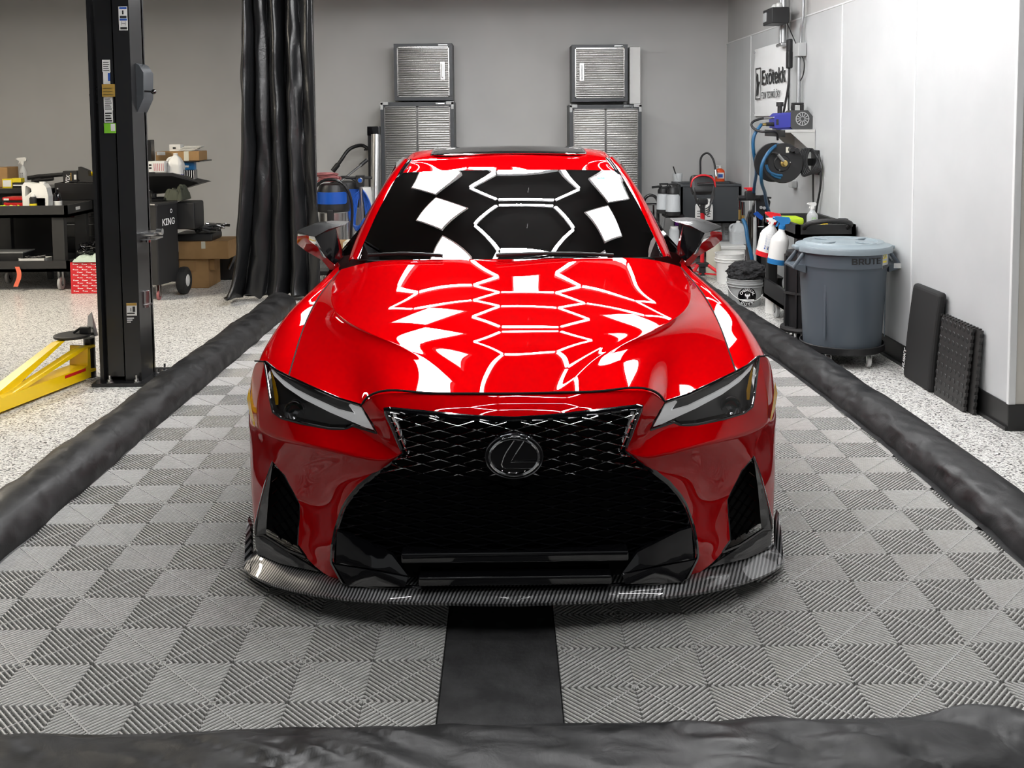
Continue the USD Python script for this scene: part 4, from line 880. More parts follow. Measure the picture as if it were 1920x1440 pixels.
def jug(name, label, loc, h=.28, w=.16, d=.11, m='milky_plastic', cap='white_plastic', rz=0, fill=None, fill_m=None):
    t = thing(name, label, 'jug', loc, rz)
    prof = [(1., 0.), (1., .55), (.93, .66), (.62, .83), (.24, .93), (.20, .95)]
    G = []
    for k, z in prof:
        c = np.array(Polygon(rrect(-w/2, w/2, -d/2, d/2, d*.3)).exterior.coords)[:-1]; G.append(np.c_[c*[k, max(k, .3)], np.full(len(c), z*h)])
    G = np.array(G); G = np.concatenate([G, G[:, :1]], 1)
    n = G.shape[1]; bot = np.repeat(G[0].mean(0)[None], n, 0)
    body = grid_mesh(np.concatenate([bot[None], G]), False); body.fix_normals()
    obj('jug_body', body, M[m], t, smooth=40)
    obj('jug_cap', lathe([(0, h*.94), (.021, h*.94), (.021, h), (.018, h*1.01), (0, h*1.01)], 20), M[cap], t)
    hp = spline([(-w*.22, 0, h*.86), (-w*.46, 0, h*.80), (-w*.52, 0, h*.62), (-w*.44, 0, h*.5)], 16)
    obj('jug_handle', tube(hp, .011, 10), M[m], t)
    if fill: obj('liquid', [rbx(-w/2-.001, w/2+.001, -d/2-.001, d/2+.001, .004, h*fill, .03)], M[fill_m], t)
    return t
def bucket(name, label, loc, r=.15, h=.36, m='bucket_grey', bail=True, cat='bucket'):
    t = thing(name, label, cat, loc)
    k = .86
    prof = [(0, .004), (r*k, 0), (r*(k+(1-k)*.70), h*.70), (r*1.035, h*.715), (r*1.035, h*.735), (r*.985, h*.75), (r*.99, h*.80), (r*1.04, h*.805), (r*1.04, h*.83), (r*.99, h*.84), (r, h*.97), (r*1.03, h*.975), (r*1.03, h), (r*.97, h), (r*.95, h*.9), (r*k*.96, .012), (0, .012)]
    obj('bucket_body', lathe(prof, 48), M[m], t)
    if bail:
        a = np.linspace(0, PI, 24); obj('bail_handle', tube(np.c_[r*1.06*np.cos(a), -.02-r*.55*np.sin(a)*1.0-.06*np.sin(a), h*.78-h*.55*np.sin(a)], .003, 8), M['white_plastic'], t)
    return t
def carton(name, label, x0, x1, y0, y1, z0, z1, m='cardboard', tape=True, rz=0, cat='box'):
    cx, cy = (x0+x1)/2, (y0+y1)/2; t = thing(name, label, cat, (cx, cy, z0), rz); w, d, h = (x1-x0)/2, (y1-y0)/2, z1-z0
    obj('carton_body', rbx(-w, w, -d, d, 0, h, .004, 1), M[m], t)
    if tape:
        obj('flap', [bx(-w*.99, w*.99, -d*.99, -.002, h, h+.003), bx(-w*.99, w*.99, .002, d*.99, h, h+.003)], M[m], t)
        obj('tape', [bx(-.02, .02, -d*1.005, d*1.005, h+.003, h+.0038), bx(-.02, .02, -d-.001, -d, h*.6, h)], M['cream_plastic'], t)
    return t
def cloth_heap(name, label, x0, x1, y0, y1, z0, h, m, cat='cloth', seed=1, n=26):
    U, V_ = np.meshgrid(np.linspace(0, 1, n), np.linspace(0, 1, n), indexing='ij'); e = np.clip(np.minimum(np.minimum(U, 1-U), np.minimum(V_, 1-V_))*6, 0, 1)
    f = meshkit.fbm(np.stack([U*4.5+seed, V_*4.5, U*0+seed*3], -1), 4, seed); r = .4+.6*np.abs(np.sin(f*9+U*3))
    Z = z0+.004+h*e**.6*(.25+.75*f*1.4)*r
    jx = (meshkit.noise(np.stack([U*3, V_*3, U*0+9+seed], -1))-.5)*.12*(x1-x0)
    G = np.stack([x0+(x1-x0)*U+jx, y0+(y1-y0)*V_, Z], -1); m_ = grid_mesh(G); 
    if m_.face_normals[:, 2].mean() < 0: m_.faces = m_.faces[:, ::-1]
    base = m_.copy(); base.vertices[:, 2] = z0; base.faces = base.faces[:, ::-1]
    return obj(name, [m_, base], M[m], None, label, smooth=70, cat=cat)
def coil(c, r, n, dr=.01, dz=.006, seed=0, rz=.0, m=60, plane='xy'):
    R = np.random.default_rng(seed); t = np.linspace(0, 2*PI*n, int(m*n/2)); k = np.arange(len(t))
    rr = r+dr*np.sin(t*.37+seed)+R.normal(0, dr*.15, len(t)); q = np.c_[rr*np.cos(t), rr*np.sin(t), dz*t/(2*PI)+.004*np.sin(t*1.7)]
    if plane == 'xz': q = np.c_[q[:, 0]*.75, q[:, 2]*1.0, q[:, 1]]
    if plane == 'yz': q = np.c_[q[:, 2], q[:, 0]*.75, q[:, 1]]
    return q+np.asarray(c)
# ================================================================== steel cabinets on the back wall
def ribbed_door(x0, x1, z0, z1, y, n):
    """corrugated sheet: rounded horizontal ribs, a flat margin round them"""
    mgn = .012; zs, yy = [], []
    for k in range(n):
        a = z0+mgn+(z1-z0-2*mgn)*k/n; h = (z1-z0-2*mgn)/n
        for t in np.linspace(0, 1, 9)[:-1]: zs.append(a+h*t); yy.append(-.008*math.sin(PI*t)**.8)
    zs.append(z1-mgn); yy.append(0)
    wob = lambda x, z: .0006*math.sin(x*9+z*21)
    G = np.array([[(x, y+v+wob(x, z), z) for x in np.linspace(x0+mgn, x1-mgn, 14)] for z, v in zip(zs, yy)])
    return cat_m([grid_mesh(G), bx(x0, x0+mgn, y-.004, y+.01, z0, z1), bx(x1-mgn, x1, y-.004, y+.01, z0, z1), bx(x0, x1, y-.004, y+.01, z0, z0+mgn), bx(x0, x1, y-.004, y+.01, z1-mgn, z1)])
def cabinet_upper(label, a, b, y, d, hinge):
    x0, x1, z1, z0 = a[0], b[0], a[2], b[2]
    t = thing('wall_cabinet', label, 'cabinet', (0, 0, 0), group='ribbed steel cabinets')
    f = .035
    obj('cabinet_body', [bx(x0, x1, y+.012, y+d, z0, z1), bx(x0, x0+f, y, y+.02, z0, z1), bx(x1-f, x1, y, y+.02, z0, z1), bx(x0+f, x1-f, y, y+.02, z0, z0+.04), bx(x0+f, x1-f, y, y+.02, z1-f, z1)], M['cab_grey'], t)
    dr = obj('door', ribbed_door(x0+f, x1-f, z0+.04, z1-f, y-.004, 21), M['corrugated_steel'], t, 'ribbed stainless steel door', smooth=50)
    hx = x1-f-.075 if hinge == 'l' else x0+f+.075; hz = z0+(z1-z0)*.52
    obj('handle', [rbx(hx-.028, hx+.028, y-.016, y-.004, hz-.10, hz+.10, .008), rbx(hx-.010, hx+.010, y-.034, y-.016, hz-.08, hz+.08, .008)], M['steel'], dr)
    kx = x1-f-.024 if hinge == 'l' else x0+f+.024; obj('lock', mv(trimesh.creation.icosphere(1, .009), (kx, y-.012, hz)), M['steel'], dr)
    obj('name_plate', rbx(x0+(x1-x0)*.76, x0+(x1-x0)*.92, y-.008, y, z1-.030, z1-.010, .004), M['chrome'], t)
    return t
def cabinet_tall(label, a, b, y, d):
    x0, x1, z1, z0 = a[0], b[0], a[2], .06
    t = thing('tall_cabinet', label, 'cabinet', (0, 0, 0), group='ribbed steel cabinets')
    f = .04; mid = (x0+x1)/2
    obj('cabinet_body', [bx(x0, x1, y+.012, y+d, z0, z1), bx(x0, x0+f, y, y+.02, z0, z1), bx(x1-f, x1, y, y+.02, z0, z1), bx(x0+f, x1-f, y, y+.02, z1-.045, z1)], M['cab_grey'], t)
    for k, (p, q) in enumerate(((x0+f, mid-.003), (mid+.003, x1-f))):
        dr = obj('door', ribbed_door(p, q, z0+.03, z1-.045, y-.004, 64), M['corrugated_steel'], t, 'ribbed stainless steel door', smooth=50)
    for x, s in ((x0, 1), (x1, -1)):
        for zb, sg in ((z1, -1), (z0+.45, -1)):
            obj('corner_bracket', [rbx(min(x, x+s*.085), max(x, x+s*.085), y-.010, y+.03, zb-.03, zb+.006, .004), rbx(min(x, x+s*.03), max(x, x+s*.03), y-.010, y+.03, zb-.08, zb, .004)], M['wheel_grey'], t)
    obj('name_plate', rbx(x1-.20, x1-.10, y-.008, y, z1-.036, z1-.014, .004), M['chrome'], t)
    for x in (x0+.1, x1-.1): caster(t, x, y+.12, z0, .032, .02)
    return t
cabinet_upper('grey-framed square cabinet with ribbed steel door, left of the two', (-1.215, 11.020, 2.434), (-0.570, 11.020, 1.808), 11.02, .37, 'l')
cabinet_upper('grey-framed square cabinet with ribbed steel door, beside the white box', (0.750, 11.020, 2.406), (1.368, 11.020, 1.779), 11.02, .37, 'r')
cabinet_tall('tall double-door ribbed steel cabinet on the left, behind the black film rolls', (-1.358, 10.900, 1.789), (-0.555, 10.900, 1.151), 10.9, .48)
cabinet_tall('tall double-door ribbed steel cabinet on the right, near the sink', (0.715, 10.900, 1.742), (1.506, 10.900, 1.132), 10.9, .48)
a, b = (1.391, 11.200, 2.391), (1.529, 11.200, 1.769)
obj('white_box', rbx(a[0]+.012, b[0], 11.15, 11.39, (1.371, 10.900, 1.742)[2]+.008, a[2], .012), M['white_plastic'], None, 'plain white upright box beside the right square cabinet', cat='box')
# ---- film rolls leaning by the left cabinet
t = thing('film_carton', 'tall black carton standing left of the steel cabinet', 'carton', (0, 0, 0))
a, b = (-1.482, 10.750, 1.528), (-1.357, 10.750, 1.164); obj('carton_body', [bx(a[0], b[0]-.01, 10.75, 10.92, FZ, a[2])], M['black_metal'], t); obj('carton_rim', [rbx(a[0]-.005, b[0]-.005, 10.74, 10.93, a[2]-.10, a[2], .006)], M['gloss_black'], t)
t = thing('film_roll', 'silver-grey roll of film leaning between black carton and steel cabinet', 'film roll', (0, 0, 0))
p, q = (-1.400, 10.550, 0.201), (-1.383, 10.680, 1.442); obj('roll', cyl(p, q, .052, 28), M['steel'], t); obj('roll_core', cyl(p, np.array(q)+[0, 0, .01], .03, 18), M['black_plastic'], t)
# ---- blue wet vacuums
def wet_vac(label, x, y, w, z_top):
    t = thing('wet_vacuum', label, 'vacuum', (x, y, 0), group='wet vacuums'); r = w/2
    zb = .22; obj('drum', lathe([(0, zb), (r*.80, zb), (r*.84, zb+.04), (r*.84, z_top-.28), (r*.9, z_top-.27), (0, z_top-.27)], 32), M['steel'], t)
    hd = obj('motor_head', mv(lathe([(r*.93, -.27), (r*.98, -.24), (r*.95, -.10), (r*.8, -.01), (r*.55, .0), (0, .0)], 32), (0, 0, z_top)), M['black_plastic'], t)
    obj('blue_panel', wrap(fine(mv(ext(rrect(-r*1.05, r*1.05, -.19, -.075, .03), .006), (0, 0, 0)), .03), r*.965, (0, 0, z_top)), M['blue_plastic'], t, 'bright blue band on the motor head')
    obj('frame', [tube(spline([(-r*1.1, -r*.5, FZ+.08), (-r*1.12, -r*.6, z_top*.55), (-r*.98, -r*.72, z_top-.06), (-r*.6, -r*.78, z_top+.02), (r*.6, -r*.78, z_top+.02), (r*.98, -r*.72, z_top-.06), (r*1.12, -r*.6, z_top*.55), (r*1.1, -r*.5, FZ+.08)], 60), .014, 10), bx(-r, r, -r*.5, r*.8, .10, .14)], M['black_metal'], t)
    obj('inlet', [cyl((0, -r*.8, z_top-.30), (0, -r*1.15, z_top-.30), .03, 14), rbx(-.03, .03, -r*1.2, -r*.9, z_top-.36, z_top-.24, .01)], M['black_plastic'], t)
    for sx in (-1, 1): caster(t, sx*r*.8, -r*.3, .10, .04, .022); caster(t, sx*r*.8, r*.6, .10, .04, .022)
    return t
vx = (-1.669, 9.500, 0.703); wet_vac('blue-banded steel wet vacuum nearest the curtain', vx[0], 9.6, .33, (-1.690, 9.450, 0.984)[2])
vx = (-1.633, 10.100, 0.647); wet_vac('blue-banded steel wet vacuum standing behind the first one', vx[0], 10.2, .33, (-1.634, 10.050, 0.972)[2])
hz = (-1.700, 9.450, 0.984)[2]+.006; hx = (-1.703, 9.500, 1.012)[0]
obj('cord_coil', [tube(coil((hx+rng.uniform(-.02, .02), 9.6+rng.uniform(-.02, .02), hz+.016+.016*k), .10-.008*(k % 2), 1.9, .012, .006, k), .008, 6) for k in range(5)], M['rusty_pink'], None, 'dusty red extension cord coiled on top of the near wet vacuum', cat='cord')
t = thing('vacuum_hose', 'black curved vacuum hose hooked on the wall behind the wet vacuums', 'hose', (0, 0, 0))
obj('hose', tube(spline([(-1.862, 11.000, 1.093), (-1.807, 11.000, 1.170), (-1.730, 11.050, 1.274), (-1.660, 11.100, 1.308), (-1.596, 11.150, 1.312), (-1.536, 11.150, 1.275)], 40), .020, 12), M['black_plastic'], t, smooth=50); obj('hose_cuff', cyl((-1.911, 11.000, 1.035), (-1.850, 11.000, 1.111), .028, 14), M['black_plastic'], t)
obj('hose_hook', [bx((-1.579, 11.200, 1.268)[0], (-1.543, 11.200, 1.268)[0], 11.12, 11.4, (-1.580, 11.200, 1.256)[2], (-1.579, 11.200, 1.274)[2])], M['black_metal'], t)
t = thing('vacuum_wand', 'bright chrome vacuum wand leaning behind the wet vacuums', 'wand', (0, 0, 0)); zv = (-1.742, 10.400, 0.940)
obj('wand_tube', cyl((-1.722, 10.350, 0.954), (-1.538, 10.600, 1.120), .013, 14), M['steel'], t); obj('wand_grip', cyl((-1.550, 10.600, 1.109), (-1.481, 10.650, 1.169), .020, 14), M['black_plastic'], t); obj('wand_foot', cyl((-1.722, 10.350, 0.954), (-1.896, 10.300, 0.742), .014, 10), M['black_plastic'], t)
# ---- blue-hosed upright pump
Yp = 9.9; t = thing('air_pump', 'upright chrome pump with black T-handle and coiled blue hose', 'pump', (0, 0, 0)); c = (-1.445, 9.900, 0.958); xc = c[0]
z_ = lambda v: 1.577-(v-224)/1858*Yp
obj('pump_shaft', [cyl((xc+.03, Yp, FZ+.01), (xc, Yp, z_(345)), .016, 16), cyl((xc-.02, Yp, z_(440)), (xc-.005, Yp, z_(345)), .009, 12)], M['steel'], t)
obj('pump_handle', [hull([(xc-.036, Yp-.03, z_(345)), (xc+.036, Yp-.03, z_(345)), (xc-.045, Yp-.03, z_(324)), (xc+.045, Yp-.03, z_(324)), (xc-.036, Yp+.03, z_(345)), (xc+.036, Yp+.03, z_(345)), (xc-.045, Yp+.03, z_(324)), (xc+.045, Yp+.03, z_(324))]), rbx(xc-.15, xc+.12, Yp-.014, Yp+.014, z_(331), z_(326), .01)], M['black_plastic'], t)
obj('gauge', mv(upright(lathe([(0, 0), (.026, 0), (.028, .006), (.024, .010), (0, .010)], 28)), (xc, Yp-.03, z_(333))), M['steel'], t); obj('gauge_face', mv(upright(lathe([(0, .0102), (.02, .0108), (0, .0112)], 24)), (xc, Yp-.03, z_(333))), M['blue_plastic'], t)
for k in range(6):
    w = .045+.012*k; zt_, zb_ = z_(352)-.006*k, z_(430)+.012*k
    q = spline([(xc-w*.4, Yp+.02-.012*k, zt_), (xc-w*1.1, Yp-.01-.006*k, (zt_+zb_)/2), (xc-w*.5, Yp-.02-.004*k, zb_), (xc+w*.3, Yp-.02-.004*k, zb_+.02), (xc+w*1.0, Yp-.01-.006*k, (zt_+zb_)/2), (xc+w*.5, Yp+.02-.012*k, zt_)], 40)
    obj('hose_loop', tube(q, .0075, 8), M['blue_plastic'], t)
obj('pump_base', [rbx(xc-.10, xc+.14, Yp-.05, Yp+.05, FZ, FZ+.03, .01)], M['black_plastic'], t)
a, b = (-1.637, 10.400, 0.883), (-1.450, 10.400, 0.391); obj('white_drum', mv(lathe([(0, FZ), (.09, FZ), (.10, .2), (.10, a[2]-.06), (.09, a[2]), (0, a[2])], 32), ((a[0]+b[0])/2+.02, 10.56, 0)), M['white_plastic'], None, 'tall white drum behind the blue-hosed pump', cat='drum')
a, b = (-1.605, 9.100, 0.463), (-1.410, 9.100, 0.352); carton('carton', 'low cardboard box on the floor in front of the wet vacuums', a[0], b[0]+.05, 9.1, 9.36, FZ, a[2])
# ================================================================== left bay: two-post lift, curtain, carts, boxes
t = thing('lift_post', 'tall black two-post lift column bolted to the speckled floor left of the car', 'lift post', (0, 0, 0))
LX0, LX1, LY = (-2.493, 6.000, 0.385)[0], (-2.240, 6.000, 0.382)[0], 6.0
w_ = LX1-LX0
obj('column', [bx(LX0, LX0+.022, LY, LY+.22, 0, CEIL-.01), bx(LX0+.022, LX0+.042, LY+.05, LY+.22, 0, CEIL-.01), bx(LX0+.155, LX1, LY, LY+.22, 0, CEIL-.01), bx(LX0, LX1, LY+.2, LY+.24, 0, CEIL-.01)], M['black_metal'], t)
obj('carriage', [bx(LX0+.046, LX0+.143, LY+.012, LY+.19, .03, CEIL-.02)], M['black_metal'], t, 'inner sliding rail of the column')
bp = Polygon([(LX0-.03, LY-.06), (LX1+.04, LY-.06), (LX1+.085, LY+.0), (LX1+.085, LY+.34), (LX0-.03, LY+.34)])
obj('base_plate', mv(ext(bp, .022), (0, 0, FZ)), M['black_metal'], t)
for x, y in ((LX0+.07, LY-.03), (LX1-.02, LY-.03), (LX1+.055, LY+.12), (LX1+.055, LY+.25)):
    obj('anchor_bolt', [mv(lathe([(0, 0), (.022, 0), (.022, .004), (.014, .005), (.014, .02), (.007, .021), (.007, .045), (0, .045)], 6), (x, y, FZ+.022))], M['steel'], t)
sb_ = [(-2.272, 6.100, 1.964), (-2.221, 6.100, 1.935), (-2.194, 6.100, 1.889), (-2.199, 6.100, 1.731), (-2.238, 6.100, 1.650), (-2.272, 6.100, 1.617), (-2.285, 6.100, 1.624)]
obj('control_head', plate([(q[0], q[2]) for q in sb_], 6.25, .17), M['cab_grey'], t, 'dark grey angular control head')
a, b = (-2.198, 6.100, 1.776), (-2.143, 6.100, 1.772)
lv = obj('release_lever', cyl(a, b, .006, 10), M['black_metal'], t); obj('lever_knob', mv(trimesh.creation.icosphere(2, .016), b), M['gloss_black'], lv)
hp = [(-2.463, 6.050, 1.796), (-2.509, 6.050, 1.755), (-2.507, 6.050, 1.735), (-2.463, 6.050, 1.700)]
obj('side_hook', tube(np.array(hp), .008, 8), M['black_metal'], t)
def sticker(u0, v0, u1, v1, m, y, label=None, lines=0, ink='ink', lh=.35):
    a, b = u0, u1
    s = obj('sticker', rect_plate(a[0], b[0], b[2], a[2], y, .002), M[m], t, label)
    if lines:
        h = (a[2]-b[2])/(lines+1); w = b[0]-a[0]
        obj('sticker_print', [rect_plate(a[0]+w*.12, b[0]-w*(.12+.2*((k*7) % 3)/3), b[2]+h*(k+.5), b[2]+h*(k+.5+lh), y-.002, .0006) for k in range(lines)], M[ink], s)
    return s
def stick(p, q, m, y, label=None, lines=0, ink='ink', lh=.35): return sticker(p, None, q, None, m, y, label, lines, ink, lh)
stick((-2.414, 6.010, 1.963), (-2.366, 6.010, 1.890), 'paper', 6.012, 'white printed notice at the top of the sticker column', 5)
s_ = stick((-2.411, 6.010, 1.890), (-2.369, 6.010, 1.816), 'paper', 6.012, 'white sticker with a blue block')
obj('sticker_block', rect_plate((-2.382, 6.010, 1.880)[0], (-2.368, 6.010, 1.880)[0], (-2.381, 6.010, 1.836)[2], (-2.379, 6.010, 1.883)[2], 6.010, .0008), M['blue_ink'], s_)
s_ = stick((-2.416, 6.000, 1.816), (-2.339, 6.000, 1.742), 'tan_label', 6.0, 'tan metal rating plate', 3, 'brass')
stick((-2.413, 6.010, 1.743), (-2.359, 6.010, 1.660), 'paper', 6.012, 'white certificate sticker with fine print', 6)
stick((-2.413, 6.010, 1.660), (-2.361, 6.010, 1.586), 'paper', 6.012, 'white sticker with a dark heading', 4, lh=.55)
s_ = stick((-2.412, 6.000, 1.583), (-2.341, 6.000, 1.522), 'green_label', 6.0, 'bright green inspection sticker')
obj('sticker_block', rect_plate((-2.371, 6.000, 1.570)[0], (-2.345, 6.000, 1.570)[0], (-2.366, 6.000, 1.535)[2], (-2.364, 6.000, 1.579)[2], 5.998, .0008), M['paper'], s_)
s_ = stick((-2.300, 6.000, 2.278), (-2.248, 6.000, 2.136), 'paper', 6.0, 'tall white and blue safety notice')
for v0, v1, m in ((0, 1, 0),):
    A_, B_ = (-2.297, 6.000, 2.275), (-2.248, 6.000, 2.136); W_, H_ = B_[0]-A_[0], A_[2]-B_[2]
    for k in (.01, .5): obj('sticker_block', rect_plate(A_[0]+W_*.06, B_[0]-W_*.06, A_[2]-H_*k-.012, A_[2]-H_*k, 5.998, .0008), M['blue_ink'], s_)
    obj('sticker_print', [rect_plate(A_[0]+W_*.1, B_[0]-W_*.1, A_[2]-H_*k-.014, A_[2]-H_*k, 5.998, .0008) for k in (.38, .86)]+[rect_plate(A_[0]+W_*.38, A_[0]+W_*.56, A_[2]-H_*.32, A_[2]-H_*.15, 5.998, .0008), rect_plate(A_[0]+W_*.25, A_[0]+W_*.28, A_[2]-H_*.8, A_[2]-H_*.6, 5.998, .0008), rect_plate(A_[0]+W_*.72, A_[0]+W_*.75, A_[2]-H_*.8, A_[2]-H_*.6, 5.998, .0008), rect_plate(A_[0]+W_*.28, A_[0]+W_*.72, A_[2]-H_*.71, A_[2]-H_*.69, 5.998, .0008)], M['ink'], s_)
s_ = stick((-2.317, 6.000, 0.488), (-2.255, 6.000, 0.409), 'paper', 6.0, 'white crush-hazard warning sticker with orange heading')
A_, B_ = (-2.317, 6.000, 0.488), (-2.255, 6.000, 0.409); W_, H_ = B_[0]-A_[0], A_[2]-B_[2]
obj('sticker_block', rect_plate(A_[0], B_[0], A_[2]-H_*.2, A_[2], 5.998, .0008), M['tan_label'], s_)
obj('sticker_print', [rect_plate(A_[0]+W_*.6, A_[0]+W_*.85, A_[2]-H_*.7, A_[2]-H_*.28, 5.998, .0008), rect_plate(A_[0]+W_*.05, A_[0]+W_*.8, A_[2]-H_*.86, A_[2]-H_*.76, 5.998, .0008), rect_plate(A_[0]+W_*.4, A_[0]+W_*.46, A_[2]-H_*.65, A_[2]-H_*.4, 5.998, .0008)], M['ink'], s_)
obj('stencil_print', [rect_plate(A_[0], A_[0]+W_*.7-k*.01, B_[2]-.012*k-.018, B_[2]-.012*k-.012, 5.999, .0008) for k in range(3)], M['white_print'], t)
# gas strut and bright cylinder fixed to the column's right side
rx = (-2.274, 6.120, 0.760)[0]
obj('lock_rod', cyl((rx, 6.12, (-2.280, 6.120, 0.586)[2]), (rx, 6.12, (-2.263, 6.120, 1.052)[2]), .013, 14), M['zinc'], t, 'yellowed zinc rod beside the column')
zc = (-2.253, 6.120, 0.509)[2]; xc = (-2.249, 6.120, 0.509)[0]
obj('lock_cylinder', [mv(lathe([(0, -.02), (.030, -.02), (.030, 0), (.046, 0), (.046, .004), (.034, .005), (.034, .085), (.030, .088), (0, .088)], 28), (xc, 6.12, (-2.252, 6.120, 0.438)[2]+.02)), mv(lathe([(0, 0), (.026, 0), (.026, .05), (0, .052)], 24), (xc-.018, 6.12, (-2.249, 6.120, 0.532)[2]))], M['steel'], t, 'bright steel lock cylinder')
A_, B_ = (-2.276, 6.100, 0.938), (-2.124, 6.100, 0.890)
obj('lock_bracket', [rbx(A_[0], B_[0]-.03, 6.06, 6.2, B_[2], B_[2]+.022, .006), cyl((B_[0]-.035, 6.12, B_[2]+.02), (B_[0], 6.12, B_[2]+.02), .021, 16), bx(A_[0], B_[0]-.025, 6.06, 6.2, (-2.266, 6.100, 0.865)[2], (-2.266, 6.100, 0.872)[2]), cyl((rx+.06, 6.12, (-2.267, 6.100, 0.845)[2]), (rx+.06, 6.12, (-2.265, 6.100, 0.875)[2]), .016, 12)], M['steel'], t, 'bright steel clamp bracket')
# yellow swing arm of the lift
arm = thing('swing_arm', 'yellow steel lift swing arm lying low from the black column towards the left', 'lift arm', (0, 0, 0))
p0, p1 = np.array([-2.60, 6.12]), np.array([-2.80, 5.33]); d_ = (p1-p0)/np.linalg.norm(p1-p0); n_ = np.array([d_[1], -d_[0]])     # n_: to the left
if n_[0] > 0: n_ = -n_
def armbox(s0, s1, u0, u1, z0, z1, r=.004):
    V = [np.r_[p0+d_*s+n_*u, z] for s in (s0, s1) for u in (u0, u1) for z in (z0, z1)]; return hull(V)
obj('beam', armbox(.0, .80, 0, .13, .0, .078), M['yellow_paint'], arm); obj('beam_extension', armbox(.78, 1.9, .012, .118, .006, .066), M['yellow_paint'], arm)
def ap(s, u, z): return np.r_[p0+d_*s+n_*u, z]
obj('brace', hull([ap(.02, 0, .20), ap(.02, .05, .20), ap(.56, .01, .076), ap(.56, .06, .076), ap(.10, 0, .20), ap(.10, .05, .20), ap(.66, .01, .076), ap(.66, .06, .076), ap(.02, 0, .19), ap(.02, .05, .19)]), M['yellow_paint'], arm)
obj('brace', hull([ap(.12, .08, .255), ap(.12, .13, .255), ap(.62, .05, .076), ap(.62, .13, .076), ap(.18, .08, .255), ap(.18, .13, .255), ap(.78, .05, .076), ap(.78, .13, .076)]), M['yellow_paint'], arm)
obj('end_plate', [hull([ap(0, 0, .07), ap(0, .13, .07), ap(.03, 0, .07), ap(.03, .13, .07), ap(.0, 0, .20), ap(0, .13, .20), ap(.02, 0, .20), ap(.02, .13, .20)]), armbox(-.05, .02, .0, .06, .18, .195), armbox(-.05, .02, .0, .06, .03, .045)], M['yellow_paint'], arm)
obj('hinge_pin', cyl(ap(-.06, .05, FZ), ap(-.06, .05, .235), .035, 20), M['black_metal'], arm)
obj('adapter_plate', [mv(lathe([(0, 0), (.105, 0), (.11, .006), (.11, .016), (.10, .02), (0, .02)], 32), tuple(ap(.03, .10, .256))), mv(rbx(-.03, .03, -.02, .02, 0, .04, .006), tuple(ap(.0, .03, .276))), tube(np.array([ap(.02, .10, .28), ap(.0, .06, .31), ap(-.03, .05, .30)]), .008, 8)], M['worn_black'], arm, 'worn black round adapter plate with pins')
obj('corner_guard', hull([ap(-.07, -.01, .25), ap(-.03, -.01, .25), ap(-.07, .03, .40), ap(-.05, .06, .25), ap(-.07, .06, .37)]), M['steel'], arm)
obj('lift_pad', mv(lathe([(0, 0), (.075, 0), (.082, .012), (.082, .03), (.07, .04), (0, .042)], 32), ((-2.862, 5.750, 0.081)[0], 5.75, .03)), M['worn_black'], arm, 'round black rubber lift pad')
l_ = obj('warning_label', hull([ap(.05, -.002, .070), ap(.24, -.002, .070), ap(.05, -.002, .052), ap(.24, -.002, .052), ap(.05, -.0005, .07), ap(.24, -.0005, .052)]), M['red_plastic'], arm, 'thin red warning strip')
# black vinyl curtain gathered beside the bay
def curtain():
    nz, nu = 60, 150; G = []
    zs = np.linspace(0, 1, nz)
    for k, s in enumerate(zs):
        z = CEIL*s**1.15+.01
        xl = np.interp(z, [0, .12, .5, 1.2, 3.05], [-2.52, -2.47, -2.40, -2.33, -2.30]); xr = np.interp(z, [0, .1, .6, 1.2, 3.05], [-1.62, -1.66, -1.66, -1.69, -1.73])
        row = []
        for u in np.linspace(0, 1, nu):
            ph = u*2*PI*5.2+1.9*math.sin(u*4.2+.6)+.5*math.sin(z*1.3+u*9); am = (.055+.035*math.sin(u*11+1))*(1 if z > .25 else 1+.9*(.25-z)/.25)
            y = 8.74+am*math.sin(ph)+.05*math.sin(u*3)+.10*max(0, .3-z)*math.sin(u*23+2)-.16*max(0, .14-z)*(1+math.sin(u*17))
            x = xl+(xr-xl)*u+.018*math.cos(ph*1.0)+.02*(meshkit.noise(np.array([u*14, z*3, 2.]))-.5)
            row.append((x, y+.03*(meshkit.noise(np.array([u*20, z*5, 7.]))-.5), z+(.05*math.sin(u*19)**2 if z < .03 else 0)))
        G.append(row)
    G = np.array(G); return np.concatenate([grid_mesh(G).vertices]), grid_mesh(G).faces
M['curtain_vinyl'] = usdkit.material(stage, '/World/Looks/curtain_vinyl', {'tc': ('texture_coordinate', {}), 'n': ('noise_texture', dict(scale=14, detail=6, distortion=.6)), 'b': ('bump', dict(strength=.25, distance=.015)), 'p': ('principled_bsdf', dict(base_color=(.010, .0105, .0115), roughness=.34, specular_ior_level=.6))},
    [('tc.object', 'n.vector'), ('n.fac', 'b.height'), ('b.normal', 'p.normal')], 'p.BSDF')
cv, cf = curtain()
cu = obj('vinyl_curtain', tm(cv, cf), M['curtain_vinyl'], None, 'floor-length black vinyl curtain gathered in folds behind the left barrier', smooth=80, cat='curtain')
obj('curtain_post', [rbx(-1.745, -1.69, 8.85, 8.92, FZ, CEIL, .006), bx(-1.80, -1.64, 8.80, 8.97, FZ, FZ+.012)], M['black_metal'], None, 'slim black post just right of the gathered curtain', cat='post')
